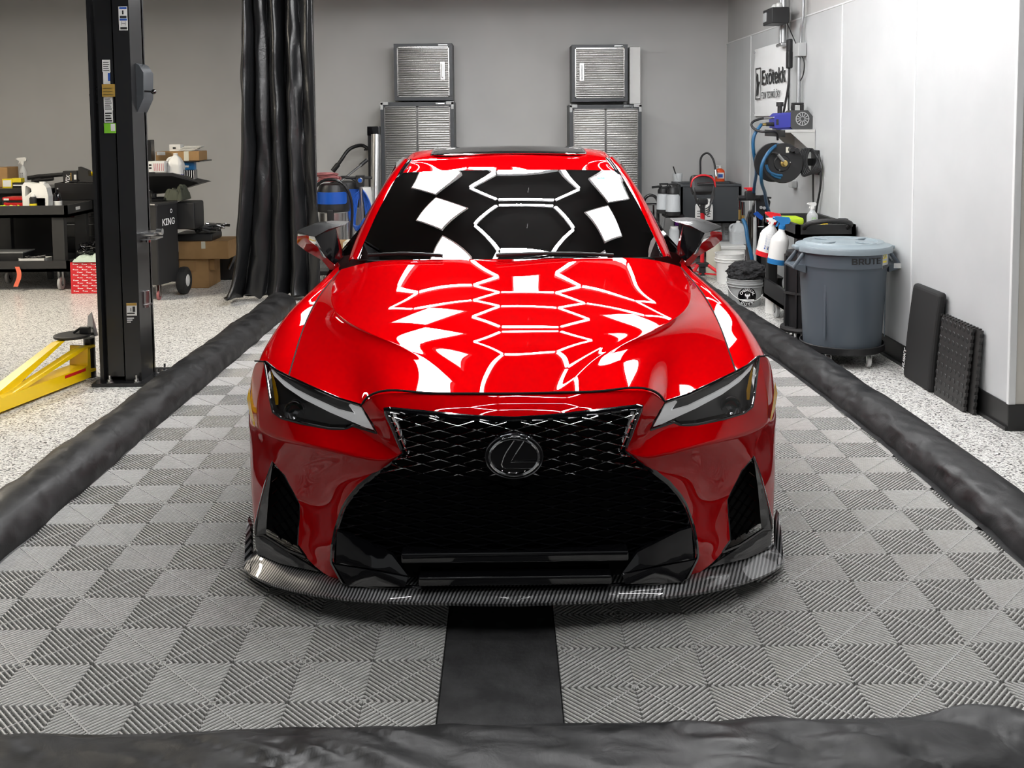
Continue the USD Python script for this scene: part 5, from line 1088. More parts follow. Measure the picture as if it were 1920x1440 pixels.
# black utility cart, far left
X0, X1 = (-5.124, 9.450, 0.741)[0], (-4.186, 9.450, 0.732)[0]
Yc, Zt = 9.45, (-4.513, 9.450, 0.806)[2]
t = thing('utility_cart', 'worn black two-tray utility cart on casters at the far left', 'cart', (0, 0, 0))
def tray(z0, z1, xa, xb, ya, yb, th=.025): return [bx(xa, xb, ya, ya+th, z0, z1), bx(xa, xb, yb-th, yb, z0, z1), bx(xa, xa+th, ya, yb, z0, z1), bx(xb-th, xb, ya, yb, z0, z1), bx(xa, xb, ya, yb, z0, z0+.03)]
ya, yb = Yc, Yc+.62
obj('top_tray', tray(Zt-.115, Zt, X0, X1, ya, yb), M['worn_black'], t); obj('lower_tray', tray(.17, .275, X0, X1, ya, yb), M['worn_black'], t)
for x in (X0+.02, X1-.16):
    for y in (ya+.02, yb-.1): obj('leg', rbx(x, x+.12, y, y+.07, .2, Zt-.08, .01), M['worn_black'], t)
for x in (X0+.1, X1-.12):
    for y in (ya+.09, yb-.1): caster(t, x, y, .17, .065, .03)
tl = obj('maker_label', rect_plate(X1-.002, X1+.001, Zt-.06, Zt-.03, ya+.3, .1), M['paper'], t)
sh_ = .030
def on(z): return z+.0008
zt = Zt-.115+.03
j = thing('oil_jug', 'white oil jug with side handle on the cart top tray', 'jug', ((-4.532, 9.600, 0.825)[0], 9.62, on(zt)))
op = Polygon([(-.12, 0), (.11, 0), (.115, .16), (.10, .24), (.075, .275), (.02, .275), (-.10, .29), (-.125, .26)]).buffer(.006); ho = Polygon([(-.095, .17), (-.045, .21), (-.05, .235), (-.085, .255)]).buffer(.008)
obj('jug_body', upright(mv(ext(op.difference(ho), .10), (0, .006, -.05))), M['white_plastic'], j); obj('jug_cap', mv(lathe([(0, 0), (.03, 0), (.03, .022), (0, .024)], 20), (.05, 0, .283)), M['white_plastic'], j); obj('jug_label', bx(-.03, .09, -.0535, -.0565+.003, .03, .15), M['paper'], j)
j = thing('spray_can', 'yellow and black spray can in front of the white oil jug', 'spray can', ((-4.548, 9.550, 0.798)[0], 9.55, on(zt)))
obj('can_body', lathe([(0, 0), (.033, 0), (.033, .15), (.024, .165), (0, .165)], 24), M['black_plastic'], j); obj('can_label', lathe([(.0335, .02), (.0335, .10)], 24), M['yellow_plastic'], j); obj('can_nozzle', lathe([(.022, .165), (.02, .185), (.008, .195), (0, .195)], 16), M['white_plastic'], j)
obj('white_tub', mv(lathe([(0, 0), (.036, 0), (.036, .045), (.030, .05), (0, .05)], 24), ((-4.470, 9.520, 0.800)[0], 9.52, on(zt))), M['white_plastic'], None, 'low white tub beside the spray can on the cart', cat='tub')
x0, x1 = (-4.917, 9.750, 0.921)[0], (-4.713, 9.750, 0.919)[0]
j = thing('parts_case', 'red plastic parts case on the cart top tray', 'case', ((x0+x1)/2, 9.8, on(zt)))
hw = (x1-x0)/2; obj('case_body', rbx(-hw, hw, -.09, .09, 0, .10, .01), M['red_plastic'], j); obj('case_lid', rbx(-hw-.008, hw+.008, -.098, .098, .118, .15, .01), M['red_plastic'], j); obj('case_window', bx(-hw*.7, hw*.9, -.092, -.088, .10, .118), M['dark_slot'], j); obj('case_label', bx(-hw*.9, -hw*.4, -.0995, -.098, .12, .14), M['paper'], j)
cloth_heap('work_glove', 'neon yellow-green glove lying on the cart tray edge', (-4.909, 9.550, 0.807)[0], (-4.637, 9.550, 0.804)[0], 9.49, 9.62, on(zt), .11, 'hi_vis', 'glove', 3, 18)
obj('yellow_block', rbx((-4.772, 9.490, 0.795)[0], (-4.680, 9.490, 0.794)[0], 9.478, 9.487, on(zt)+.0, on(zt)+.085, .003), M['cream_plastic'], None, 'pale yellow flat pack standing by the glove', cat='packet')
j = thing('black_bottle', 'black oil bottle near the right end of the cart tray', 'bottle', ((-4.392, 9.700, 0.815)[0], 9.72, on(zt)))
obj('bottle', lathe([(0, 0), (.04, 0), (.042, .14), (.03, .18), (.016, .19), (.016, .22), (0, .22)], 20), M['gloss_black'], j); obj('bottle_label', lathe([(.0425, .03), (.0425, .11)], 20), M['paper'], j)
j = thing('strap', 'red-orange strap hanging over the lower tray of the cart', 'strap', ((-4.673, 9.440, 0.174)[0], 9.44, 0))
zz = np.linspace((-4.671, 9.440, 0.225)[2], (-4.694, 9.440, 0.035)[2], 9); obj('webbing', grid_mesh(np.array([[(-.022+.02*math.sin(k*.5), -.006-.012*(k/8), z), (.022+.02*math.sin(k*.5), -.006-.012*(k/8), z)] for k, z in enumerate(zz)])), M['red_strap'], j)
j = thing('tool_box', 'flat black tool box with bright rim in the lower cart tray', 'tool box', ((-4.843, 9.600, 0.307)[0], 9.68, .2012)); obj('box_body', rbx(-.17, .17, -.12, .12, 0, .14, .01), M['black_plastic'], j); obj('box_rim', rbx(-.175, .175, -.125, .125, .135, .15, .004), M['conduit'], j)
j = thing('parts_tray', 'white tray of loose fittings in the lower cart tray', 'tray', ((-4.585, 9.550, 0.234)[0], 9.6, .2012)); obj('tray_body', tray(0, .09, -.12, .14, -.08, .08, .006), M['paper'], j)
obj('fittings', [cyl((rng.uniform(-.1, .12), rng.uniform(-.06, .06), .05+.04*rng.random()), (rng.uniform(-.1, .12), rng.uniform(-.06, .06), .06+.05*rng.random()), .008, 6) for _ in range(22)], M['black_plastic'], j, kind='stuff')
# tool chest
X0, X1, Yt = (-4.628, 10.200, 0.666)[0], (-4.026, 10.200, 0.660)[0], 10.2; ZT = (-4.369, 10.200, 0.977)[2]
t = thing('tool_chest', 'tall black tool chest with drawer pulls behind the cart', 'tool chest', (0, 0, 0))
obj('chest_body', [bx(X0, X1, Yt+.012, Yt+.5, .12, ZT)], M['black_metal'], t)
zz = [ZT-.19, ZT-.27, ZT-.34, ZT-.41, ZT-.55, ZT-.72, .15]
for k, (a, b) in enumerate(zip(zz, zz[1:])):
    dr = obj('drawer', rbx(X0+.02, X1-.02, Yt, Yt+.012, b+.004, a-.004, .003), M['black_metal'], t)
    obj('drawer_pull', rbx(X0+.03, X1-.03, Yt-.014, Yt, a-.022, a-.012, .003), M['steel' if k == 3 else 'worn_black'], dr)
obj('chest_lid', rbx(X0-.004, X1+.004, Yt-.004, Yt+.5, ZT-.18, ZT, .006), M['black_metal'], t)
obj('lid_latch', [mv(trimesh.creation.icosphere(1, .012), (x, Yt-.006, z)) for x, z in ((X0+.03, ZT-.06), (X0+.03, ZT-.14), (X1-.12, ZT-.09))], M['steel'], t)
for x in (X0+.08, X1-.08): caster(t, x, Yt+.1, .12, .05, .03)
cloth_heap('shop_rag', 'red shop rag caught in a drawer of the black tool chest', (-4.498, 10.150, 0.642)[0], (-4.340, 10.150, 0.640)[0], 10.10, 10.185, (-4.416, 10.150, 0.635)[2], .05, 'pink_cloth', 'rag', 5, 14)
bench = thing('work_bench', 'black workbench behind the cart at the far left', 'workbench', (0, 0, 0)); XB0, XB1 = (-5.682, 10.300, 0.944)[0], X0-.02
ZB = (-5.131, 10.300, 0.928)[2]
obj('bench_top', rbx(XB0, XB1, 10.15, 10.8, ZB-.05, ZB, .005), M['black_metal'], bench); obj('bench_front', bx(XB0, XB1, 10.2, 10.78, .1, ZB-.05), M['dark_slot'], bench)
for x in (XB0+.05, XB1-.1): obj('leg', bx(x, x+.05, 10.2, 10.25, FZ, .1), M['black_metal'], bench)
a, b = (-5.424, 10.350, 1.133), (-5.189, 10.350, 0.936); carton('carton', 'plain cardboard box on the far-left workbench', a[0], b[0], 10.36, 10.6, on(ZB), a[2])
a, b = (-5.184, 10.250, 1.037), (-5.090, 10.250, 0.936); j = thing('yellow_packet', 'yellow parts packet with a white label on the workbench', 'packet', ((a[0]+b[0])/2, 10.27, on(ZB))); obj('packet_body', rbx(-.05, .05, -.03, .05, 0, .095, .004), M['yellow_plastic'], j); obj('packet_label', bx(-.042, .042, -.032, -.030, .015, .08), M['paper'], j); obj('packet_flap', mv(rbx(.04, .14, -.02, .06, .055, .10, .004), (0, 0, 0)), M['yellow_plastic'], j)
j = thing('black_case', 'low black case with white lettering on the workbench', 'case', ((-5.019, 10.300, 0.966)[0], 10.30, on(ZB))); obj('case_body', rbx(-.08, .10, -.05, .08, 0, .055, .006), M['black_plastic'], j); obj('case_print', bx(-.06, .06, -.052, -.0505, .02, .034), M['white_print'], j)
spray_bottle('spray_bottle', 'clear spray bottle with black label and white trigger on the workbench', ((-5.118, 10.500, 0.926)[0], 10.55, on(ZB)), M['clear_plastic'], M['white_plastic'], .25, .038, print_m=M['ink'])
for nm, lb, u0, u1, v, h, d, m in (('filter_box', 'black filter box with white lettering on the tool chest', 120, 146, 342, .105, .12, 'black_plastic'),):
    a, b = (-4.578, 10.300, 0.978), (-4.440, 10.300, 0.977); j = thing(nm, lb, 'box', ((a[0]+b[0])/2, 10.33, on(ZT)), 8); hw = (b[0]-a[0])/2
    obj('box_body', rbx(-hw, hw, -.06, .06, 0, .12, .004), M[m], j)
    obj('box_lettering', mv(upright(mv(text('WIX', .036, .001, True), (0, 0, 0), rz=80)), (-hw+.062, -.061, .025)), M['white_print'], j); obj('box_stripe', bx(-hw+.075, -hw+.083, -.0615, -.060, .02, .10), M['tan_label'], j); obj('box_tag', bx(hw-.03, hw-.006, -.0615, -.06, .03, .08), M['paper'], j)
j = thing('plastic_trim', 'bent black plastic trim piece standing on the tool chest', 'trim piece', (0, 0, 0))
pp = [(-4.419, 10.280, 1.138), (-4.387, 10.280, 1.127), (-4.322, 10.280, 1.099), (-4.318, 10.280, 1.044), (-4.203, 10.280, 1.037), (-4.205, 10.280, 0.982), (-4.403, 10.280, 0.983), (-4.424, 10.280, 1.017)]
obj('trim_body', plate([(q[0], max(q[2], ZT+.001)) for q in pp], 10.36, .07), M['worn_black'], j); obj('trim_rib', [bx(pp[0][0]+.01, pp[4][0], 10.24, 10.285, ZT+.003, ZT+.012)], M['worn_black'], j)
a, b = (-4.350, 10.400, 1.082), (-4.263, 10.400, 1.020); obj('orange_box', rbx(a[0], b[0], 10.42, 10.5, on(ZT), a[2], .003), M['yellow_paint'], None, 'small orange-yellow box behind the black trim piece', cat='box')
j = thing('pry_bars', 'dark bundle of long tools lying along the back of the bench', 'tools', (0, 0, 0))
obj('bar', [tube(np.array([(-5.095, 10.600, 1.010), (-4.992, 10.600, 1.026), (-4.719, 10.600, 1.046)]), .022, 8), tube(np.array([(-5.051, 10.600, 0.975), (-4.823, 10.600, 1.002)]), .02, 8)], M['black_plastic'], j)
# red printed carton with cloth
X0, X1 = (-4.109, 9.300, 0.139)[0], (-3.768, 9.300, 0.135)[0]; Zr = (-4.014, 9.300, 0.280)[2]
t = thing('red_carton', 'bright red carton printed all over with small white marks, left of the column', 'box', (0, 0, 0)); obj('carton_body', rbx(X0, X1, 9.3, 9.62, FZ, Zr, .003, 1), M['bright_red'], t)
pm = []
for r_ in range(12):
    for c_ in range(5):
        x = X0+.025+c_*.085+(.04 if r_ % 2 else 0); z = FZ+.02+r_*.0255
        if x+.04 < X1-.005: pm += [bx(x, x+.014, 9.299, 9.300, z+.002, z+.011), bx(x+.018, x+.05, 9.299, 9.300, z, z+.006)]
obj('carton_print', pm, M['white_print'], t, kind='stuff')
cloth_heap('folded_towel', 'pale mint towel spread over the red carton', X0+.01, X1+.02, 9.285, 9.64, Zr+.001, .075, 'mint_cloth', 'towel', 2, 22)
R2 = np.random.default_rng(5)
wires = [tube(spline(np.array([[X0+.03+R2.random()*.22, 9.40+R2.random()*.15, Zr+.062+R2.random()*.11] for _ in range(5)]), 14), .006, 6) for _ in range(22)]
obj('wire_bundle', wires, M['gloss_black'], None, 'tangled black wiring heaped on the mint towel', cat='wires')
# used-oil drain on wheels
t = thing('oil_drain', 'tall black wheeled waste-oil drain tank with white lettering', 'oil drain', (0, 0, 0))
q = [(-3.330, 8.950, 0.089), (-3.122, 8.850, 0.079), (-3.049, 9.150, 0.052), (-3.166, 9.500, -0.006), (-3.535, 9.500, -0.003)]; z0, z1 = .13, (-3.103, 8.870, 0.853)[2]
obj('tank', mv(ext(Polygon([(p[0], p[1]) for p in q]).buffer(.012), z1-z0), (0, 0, z0)), M['black_plastic'], t)
obj('tank_rim', mv(ext(Polygon([(p[0], p[1]) for p in q]).buffer(.02), .02), (0, 0, z1-.01)), M['worn_black'], t); a, b = (-3.353, 8.930, 0.864), (-3.082, 8.840, 0.869)
obj('rim_strip', [tube(np.array([[q[0][0]-.06, 8.93, z1+.005], [q[1][0], 8.83, z1+.005]]), .008, 8)], M['steel'], t)
a, b = (-3.092, 9.300, 0.846), (-2.890, 9.300, 0.592); obj('side_tank', rbx(a[0], b[0], 9.2, 9.5, b[2], a[2], .02), M['black_plastic'], t)
wc = (-2.996, 9.220, 0.095); wh = obj('big_wheel', mv(mv(lathe([(.05, -.035), (.10, -.045), (.125, -.03), (.13, 0), (.125, .03), (.10, .045), (.05, .035)], 32), ry=90), (wc[0]-.02, 9.22, FZ+.13)), M['tyre'], t)
obj('wheel_disc', mv(mv(lathe([(0, .02), (.02, .035), (.055, .03), (.06, .02), (.06, -.02), (0, -.02)], 24), ry=90), (wc[0]-.01, 9.22, FZ+.13)), M['white_plastic'], wh)
obj('axle', cyl((wc[0]-.2, 9.22, FZ+.13), (wc[0]-.02, 9.22, FZ+.13), .012, 8), M['black_metal'], t)
cx_ = (-3.151, 8.900, 0.022)[0]; caster(t, cx_, 8.93, .13, .042, .022, wheel='rusty_pink')
caster(t, q[0][0]+.05, 9.3, .13, .042, .022, wheel='rusty_pink')
ang = math.degrees(math.atan2(q[2][1]-q[1][1], q[2][0]-q[1][0])); mid_ = (np.array(q[1][:2])*.45+np.array(q[2][:2])*.55); nn_ = np.array([math.sin(math.radians(ang)), -math.cos(math.radians(ang))])*.0125
for s_, h_, zv in (('KING', .058, (-3.040, 9.020, 0.659)[2]), ('O', .035, (-3.002, 9.020, 0.766)[2])):
    obj('tank_lettering', mv(upright(text(s_, h_, .001, True)), (mid_[0]+nn_[0]+(.02 if s_ == 'O' else 0), mid_[1]+nn_[1]+(.012 if s_ == 'O' else 0), zv), rz=0) if False else mv(mv(upright(text(s_, h_, .001, True)), rz=ang), (mid_[0]+nn_[0]+(.02 if s_ == 'O' else 0), mid_[1]+nn_[1]+(.018 if s_ == 'O' else 0), zv)), M['white_print'], t)
zd = z1+.0105
obj('dark_box', rbx((-3.257, 9.150, 0.899)[0], (-3.139, 9.150, 0.898)[0], 9.1, 9.25, zd, (-3.198, 9.150, 0.899)[2], .012), M['gloss_black'], None, 'small glossy black case on the oil drain', cat='case')
j = thing('pump_bottle', 'small clear bottle with white pump nozzle on the oil drain', 'bottle', ((-3.320, 9.050, 0.869)[0], 9.05, zd)); obj('bottle', lathe([(0, 0), (.028, 0), (.028, .05), (.016, .062), (.012, .07), (0, .07)], 20), M['clear_plastic'], j); obj('pump', [cyl((0, 0, .07), (0, 0, .105), .007, 8), rbx(-.01, .075, -.008, .008, .10, .112, .003)], M['white_plastic'], j)
cloth_heap('olive_rag', 'crumpled olive-black rag on the right end of the oil drain', (-3.170, 9.250, 0.851)[0], (-2.991, 9.250, 0.849)[0], 9.16, 9.42, zd, .15, 'olive_cloth', 'rag', 8, 22)
# drain pan shelf with jugs and boxes
a, b = (-3.422, 9.300, 1.125), (-3.067, 9.300, 1.011)
t = thing('drain_pan', 'wide black drain pan held above the oil drain', 'drain pan', (0, 0, 0))
zp = (-3.233, 9.300, 1.118)[2]; zj = (-3.178, 9.500, 1.020)[2]
obj('pan_body', hull([(a[0]-.05, 9.28, zp), (b[0]-.04, 9.28, zp), (a[0]-.05, 9.28, zp-.03), (b[0]-.05, 9.28, zp-.03), (a[0]-.05, 9.75, zj-.01), (b[0]+.18, 9.75, zj-.01), (b[0]+.16, 9.42, zj-.01), (a[0], 9.5, zp-.22), (b[0]-.12, 9.5, zp-.20)]), M['black_plastic'], t)
obj('pan_stem', [cyl(((a[0]+b[0])/2-.1, 9.42, zp-.2), ((a[0]+b[0])/2-.1, 9.42, z1-.02), .03, 14), rbx(a[0]-.05, a[0]+.06, 9.45, 9.55, z1-.02, (-3.520, 9.500, 1.426)[2], .008)], M['black_metal'], t)
x = (-3.148, 9.420, 1.131)[0]; zt_ = (-3.142, 9.420, 1.293)[2]
j = jug('washer_jug', 'translucent white jug with blue washer fluid on the drain pan', (x, 9.5, zj), zt_-zj, .155, .12, 'white_plastic', fill=.36, fill_m='blue_liquid')
a, b = (-3.383, 9.380, 1.221), (-3.220, 9.380, 1.119); j = thing('printed_box', 'white box with faint red print left of the fluid jug', 'box', ((a[0]+b[0])/2, 9.46, zp+.001)); hw = (b[0]-a[0])/2; hh = a[2]-zp
obj('box_body', rbx(-hw, hw, -.07, .1, 0, hh, .003, 1), M['paper'], j); obj('box_print', [mv(bx(-.003, .003, -.0712, -.0702, .012, hh-.02), (x_, 0, 0), ry=0) for x_ in np.linspace(-hw*.2, hw*.85, 6)], M['pink_cloth'], j); obj('box_code', [bx(-hw*.8, -hw*.5, -.0712, -.0702, z, z+.018) for z in (.03, .06)], M['ink'], j)
a, b = (-3.398, 9.750, 1.306), (-3.124, 9.750, 1.214); zs_ = (-3.176, 9.750, 1.215)[2]
obj('wall_bracket_shelf', [bx((-3.410, 9.700, 1.214)[0], (-2.952, 9.700, 1.209)[0], 9.6, 10.0, zs_-.012, zs_-.001), bx((-3.225, 9.900, 1.204)[0], (-3.194, 9.900, 1.203)[0], 9.85, 9.9, zj-.01, zs_-.012)], M['black_metal'], None, 'thin black upper shelf over the drain pan', cat='shelf')
x1_ = (-2.976, 9.750, 1.270)[0]
j = thing('carton', 'flat cardboard box with clear tape on the thin upper shelf', 'box', ((a[0]+x1_)/2, 9.8, zs_)); hw = (x1_-a[0])/2; hh = a[2]-zs_
obj('carton_body', rbx(-hw, hw, -.13, .13, 0, hh, .003, 1), M['cardboard'], j); obj('tape', bx(hw*.30, hw*.52, -.1312, .131, .0, hh+.001), M['cream_plastic'], j); obj('carton_label', bx(-hw*.95, -hw*.55, -.1315, -.1302, hh*.62, hh*.98), M['paper'], j)
zc_ = zs_+hh+.001; a, b = (-3.296, 9.780, 1.367), (-3.230, 9.780, 1.303)
j = thing('white_box', 'small white box on top of the flat cardboard box', 'box', ((a[0]+b[0])/2+.02, 9.82, zc_)); obj('box_body', rbx(-.055, .055, -.05, .05, 0, .065, .003), M['paper'], j); obj('box_code', bx(-.02, .01, -.0512, -.0502, .02, .04), M['ink'], j)
j = thing('paper_stack', 'slanted stack of white leaflets on the flat cardboard box', 'papers', ((-3.179, 9.800, 1.323)[0]+.05, 9.82, zc_)); obj('leaflet', [mv(rbx(-.085, .085, -.05, .05, .004+.012*k, .012+.012*k, .002), (0.02*k, 0, .0), ry=0) for k in range(4)], M['paper'], j)
a, b = (-3.080, 9.460, 1.139), (-2.976, 9.460, 1.031); j = thing('striped_box', 'black and white striped box right of the fluid jug', 'box', ((a[0]+b[0])/2+.01, 9.52, zj)); hw = (b[0]-a[0])/2; obj('box_body', rbx(-hw, hw, -.04, .05, 0, .115, .003), M['gloss_black'], j); obj('box_stripe', [bx(x_, x_+.006, -.0415, -.0400, .004, .11) for x_ in np.linspace(-hw*.85, hw*.8, 5)], M['white_print'], j)
a = (-3.119, 9.600, 1.174); j = thing('blue_pack', 'sky blue packet behind the striped box', 'packet', (a[0]+.03, 9.68, zj)); obj('packet_body', rbx(-.06, .07, -.04, .04, 0, .19, .01), M['sky_blue'], j); obj('packet_cap', rbx(-.02, .02, -.045, -.035, .13, .15, .003), M['white_plastic'], j)
# cardboard boxes by the curtain
a, b = (-3.193, 9.550, 0.272), (-2.884, 9.550, -0.054); carton('carton', 'open lower cardboard box on the floor by the curtain', a[0], b[0], 9.55, 9.95, FZ, (-3.039, 9.550, 0.271)[2]-.002, tape=False)
a, b = (-3.151, 9.500, 0.449), (-2.669, 9.500, 0.279); zb = (-3.039, 9.550, 0.271)[2]; c2 = carton('carton', 'wide upper cardboard box stacked beside the curtain', a[0], b[0], 9.5, 9.9, zb, (-2.915, 9.500, 0.442)[2])
obj('loose_flap', [(bx((-3.157, 9.530, 0.249)[0], (-3.002, 9.530, 0.247)[0], 9.535, 9.54, (-3.088, 9.530, 0.154)[2], (-3.084, 9.530, 0.269)[2]))], M['cardboard'], None, 'torn flap hanging from the lower cardboard box, near its left corner', cat='cardboard flap')
obj('loose_flap', [bx((-2.890, 9.600, 0.236)[0], (-2.838, 9.600, 0.235)[0], 9.6, 9.68, (-2.877, 9.600, 0.152)[2], (-2.874, 9.600, 0.252)[2])], M['cardboard'], None, 'torn flap hanging off the right side of the lower cardboard box', cat='cardboard flap')
zz_ = (-2.915, 9.500, 0.442)[2]+.004; R3 = np.random.default_rng(9)
t = thing('scrap_trim', 'pile of black and bright metal trim on the upper cardboard box', 'scrap', (0, 0, 0))
x0_, x1_ = (-3.187, 9.600, 0.500)[0], (-2.675, 9.600, 0.495)[0]
obj('trim_base', rbx(x0_, x1_-.14, 9.48, 9.82, zz_, zz_+.075, .02), M['black_plastic'], t)
obj('trim_strips', [tube(np.array([[x0_+R3.random()*.3, 9.48+R3.random()*.3, zz_+.09+R3.random()*.05], [x0_+.2+R3.random()*.3, 9.48+R3.random()*.3, zz_+.09+R3.random()*.05]]), .010+.008*R3.random(), 6) for _ in range(12)], M['worn_black'], t); obj('bright_trim', [tube(np.array([[x0_+.15+R3.random()*.25, 9.50+R3.random()*.2, zz_+.11+R3.random()*.06], [x0_+.2+R3.random()*.3, 9.50+R3.random()*.2, zz_+.11+R3.random()*.06]]), .009, 6) for _ in range(9)], M['steel'], t)
t = thing('scrap_engine_part', 'dark machine part on the floor between cardboard box and curtain', 'machine part', (0, 0, 0)); x_ = (-2.870, 9.800, 0.047)[0]
obj('part_body', rbx(x_-.09, x_+.16, 10.02, 10.22, FZ, .24, .03), M['black_plastic'], t); obj('part_pipe', [cyl((x_-.02, 9.98, .27), (x_-.02, 10.2, .27), .045, 16), cyl((x_+.06, 10.0, .1), (x_+.14, 10.0, .28), .02, 8)], M['dark_chrome'], t)
# white dispenser on the back wall beyond the column
a, b = (-4.223, 11.300, 1.592), (-4.109, 11.300, 1.397); t = thing('paper_dispenser', 'white paper notice and dispenser on the back wall beyond the column', 'dispenser', (0, 0, 0))
obj('notice', rbx(a[0]-.15, b[0], 11.385, 11.398, b[2], a[2], .002), M['paper'], t); obj('notice_print', [rect_plate(b[0]-.05, b[0]-.045, b[2]+.03, a[2]-.06, 11.384, .0006), rect_plate(b[0]-.07, b[0]-.067, b[2]+.03, a[2]-.1, 11.384, .0006)], M['ink'], t)
c_, d2 = (-4.205, 11.250, 1.399), (-4.119, 11.250, 1.260); obj('dispenser_body', rbx(c_[0], d2[0], 11.27, 11.398, d2[2], c_[2], .01), M['white_plastic'], t); obj('dispenser_lip', rbx(c_[0]-.01, d2[0]+.02, 11.25, 11.3, d2[2]-.012, d2[2], .004), M['white_plastic'], t)
# ================================================================== back right: utility sink, lamp, sprayers
Ys = 10.62; a, b = (1.892, 10.620, 0.870), (2.550, 10.620, 0.454)
t = thing('utility_sink', 'black freestanding utility sink with gooseneck tap in the back right corner', 'sink', (0, 0, 0))
SX0, SX1, SZ = a[0], min(b[0], 2.535), a[2]
obj('basin', [bx(SX0, SX1, Ys, Ys+.02, b[2], SZ), bx(SX0, SX0+.02, Ys, Ys+.56, b[2], SZ), bx(SX1-.02, SX1, Ys, Ys+.56, b[2], SZ), bx(SX0, SX1, Ys+.54, Ys+.56, b[2], SZ), bx(SX0, SX1, Ys, Ys+.56, b[2], b[2]+.02)], M['cab_grey'], t)
obj('sink_rim', [rbx(SX0-.01, SX1+.0, Ys-.012, Ys+.03, SZ-.02, SZ+.006, .005), rbx(SX0-.01, SX0+.03, Ys, Ys+.57, SZ-.02, SZ+.006, .005), rbx(SX1-.03, SX1, Ys, Ys+.57, SZ-.02, SZ+.006, .005), rbx(SX0, SX1, Ys+.40, Ys+.57, SZ-.02, SZ+.006, .005)], M['cab_grey'], t)
for x in (SX0+.03, SX1-.05):
    for y in (Ys+.03, Ys+.5): obj('leg', bx(x-.018, x+.018, y, y+.036, FZ, b[2]), M['black_metal'], t)
fx = (2.194, 11.100, 0.878)[0]; tp = spline([(fx, 11.1, SZ), (fx, 11.1, (2.193, 11.100, 1.058)[2]), (fx+.02, 11.1, (2.210, 11.100, 1.165)[2]), (fx+.07, 11.08, (2.252, 11.100, 1.195)[2]), (fx+.12, 11.05, (2.290, 11.050, 1.149)[2]), (fx+.145, 11.0, (2.310, 11.000, 1.014)[2])], 40)
tap = obj('tap', tube(tp, .011, 10), M['black_plastic'], t, 'black gooseneck tap', smooth=50); obj('tap_head', cyl(tp[-1], tp[-1]+[.012, -.01, -.075], .014, 14, .022), M['steel'], tap); obj('tap_base', cyl((fx, 11.1, SZ), (fx, 11.1, SZ+.09), .016, 14), M['steel'], tap)
x = (2.413, 10.950, 0.885)[0]; z = SZ+.0065; j = thing('soap_bottle', 'bright orange pump soap bottle on the back of the sink', 'bottle', (x, 11.1, z))
w_ = (2.500, 11.100, 0.875)[0]-(2.392, 11.100, 0.876)[0]; h_ = (2.445, 11.100, 1.026)[2]-z
obj('bottle', mv(lathe([(0, 0), (.5, 0), (.5, .75), (.42, .86), (.2, .95), (.18, 1.), (0, 1.)], 28), s=(w_, w_*.6, h_)), M['orange_plastic'], j); obj('bottle_label', [bx(-w_*.36, w_*.36, -w_*.312, -w_*.300, h_*.22, h_*.66), ], M['paper'], j); obj('label_print', bx(-w_*.22, w_*.24, -w_*.314, -w_*.311, h_*.30, h_*.55), M['blue_ink'], j)
obj('pump', [cyl((0, 0, h_), (0, 0, h_*1.13), .012, 10), rbx(-.045, .015, -.012, .012, h_*1.12, h_*1.19, .006), cyl((0, 0, h_*.98), (0, 0, h_*1.04), .022, 14)], M['white_plastic'], j)
x = (1.950, 11.150, 0.877)[0]; t = thing('brush_cup', 'clear cup with a dark brush beside the sink', 'cup', (SX0+.05, 11.12, SZ+.0065)); hh = (1.941, 11.100, 0.904)[2]-SZ; obj('cup', lathe([(0, 0), (.048, 0), (.058, max(hh, .09)), (.055, max(hh, .09)), (.046, .006), (0, .006)], 24), M['clear_plastic'], t); obj('brush', cyl((0, 0, .02), (-.05, 0, max(hh, .09)+.08), .007, 8), M['black_plastic'], t)
t = thing('pump_sprayer', 'pair of white foam sprayers with black pump tops hanging at the sink corner', 'sprayer', (0, 0, 0))
for k, (u, v) in enumerate(((1246, 0), (1262, 0))):
    x = ((1.695, 10.500, 0.737)[0], (1.772, 10.450, 0.740)[0])[k]; y = (10.55, 10.42)[k]; zb = ((1.695, 10.500, 0.606)[2], (1.772, 10.450, 0.593)[2])[k]; zt_ = ((1.695, 10.500, 0.794)[2], (1.772, 10.450, 0.797)[2])[k]
    sp = obj('sprayer_bottle', mv(lathe([(0, 0), (.075, 0), (.078, .01), (.072, zt_-zb-.03), (.055, zt_-zb), (0, zt_-zb)], 28), (x, y, zb)), M['milky_plastic'], t); obj('sprayer_foot', mv(lathe([(0, -.03), (.07, -.03), (.079, -.005), (.079, .012), (0, .012)], 28), (x, y, zb)), M['black_plastic'], sp)
    obj('sprayer_top', [mv(lathe([(.066, 0), (.066, .03), (.045, .07), (0, .075)], 24), (x, y, zt_-.006)), rbx(x-.05, x+.05, y-.012, y+.012, zt_+.085, zt_+.105, .008), bx(x-.045, x-.033, y-.01, y+.01, zt_+.03, zt_+.09), bx(x+.033, x+.045, y-.01, y+.01, zt_+.03, zt_+.09), cyl((x-.02, y, zt_+.07), (x-.13, y-.02, zt_+.06), .012, 10)], M['black_plastic'], sp)
obj('sprayer_bracket', [bx((1.695, 10.500, 0.578)[0], SX0-.002, 10.4, 10.68, (1.695, 10.500, 0.538)[2], (1.695, 10.500, 0.566)[2]), bx(SX0-.04, SX0-.02, 10.5, 10.53, FZ, (1.695, 10.500, 0.566)[2])], M['black_metal'], t)
t = thing('hand_truck', 'black folded hand truck leaning on the wall left of the sprayers', 'hand truck', (0, 0, 0)); Y = 10.75
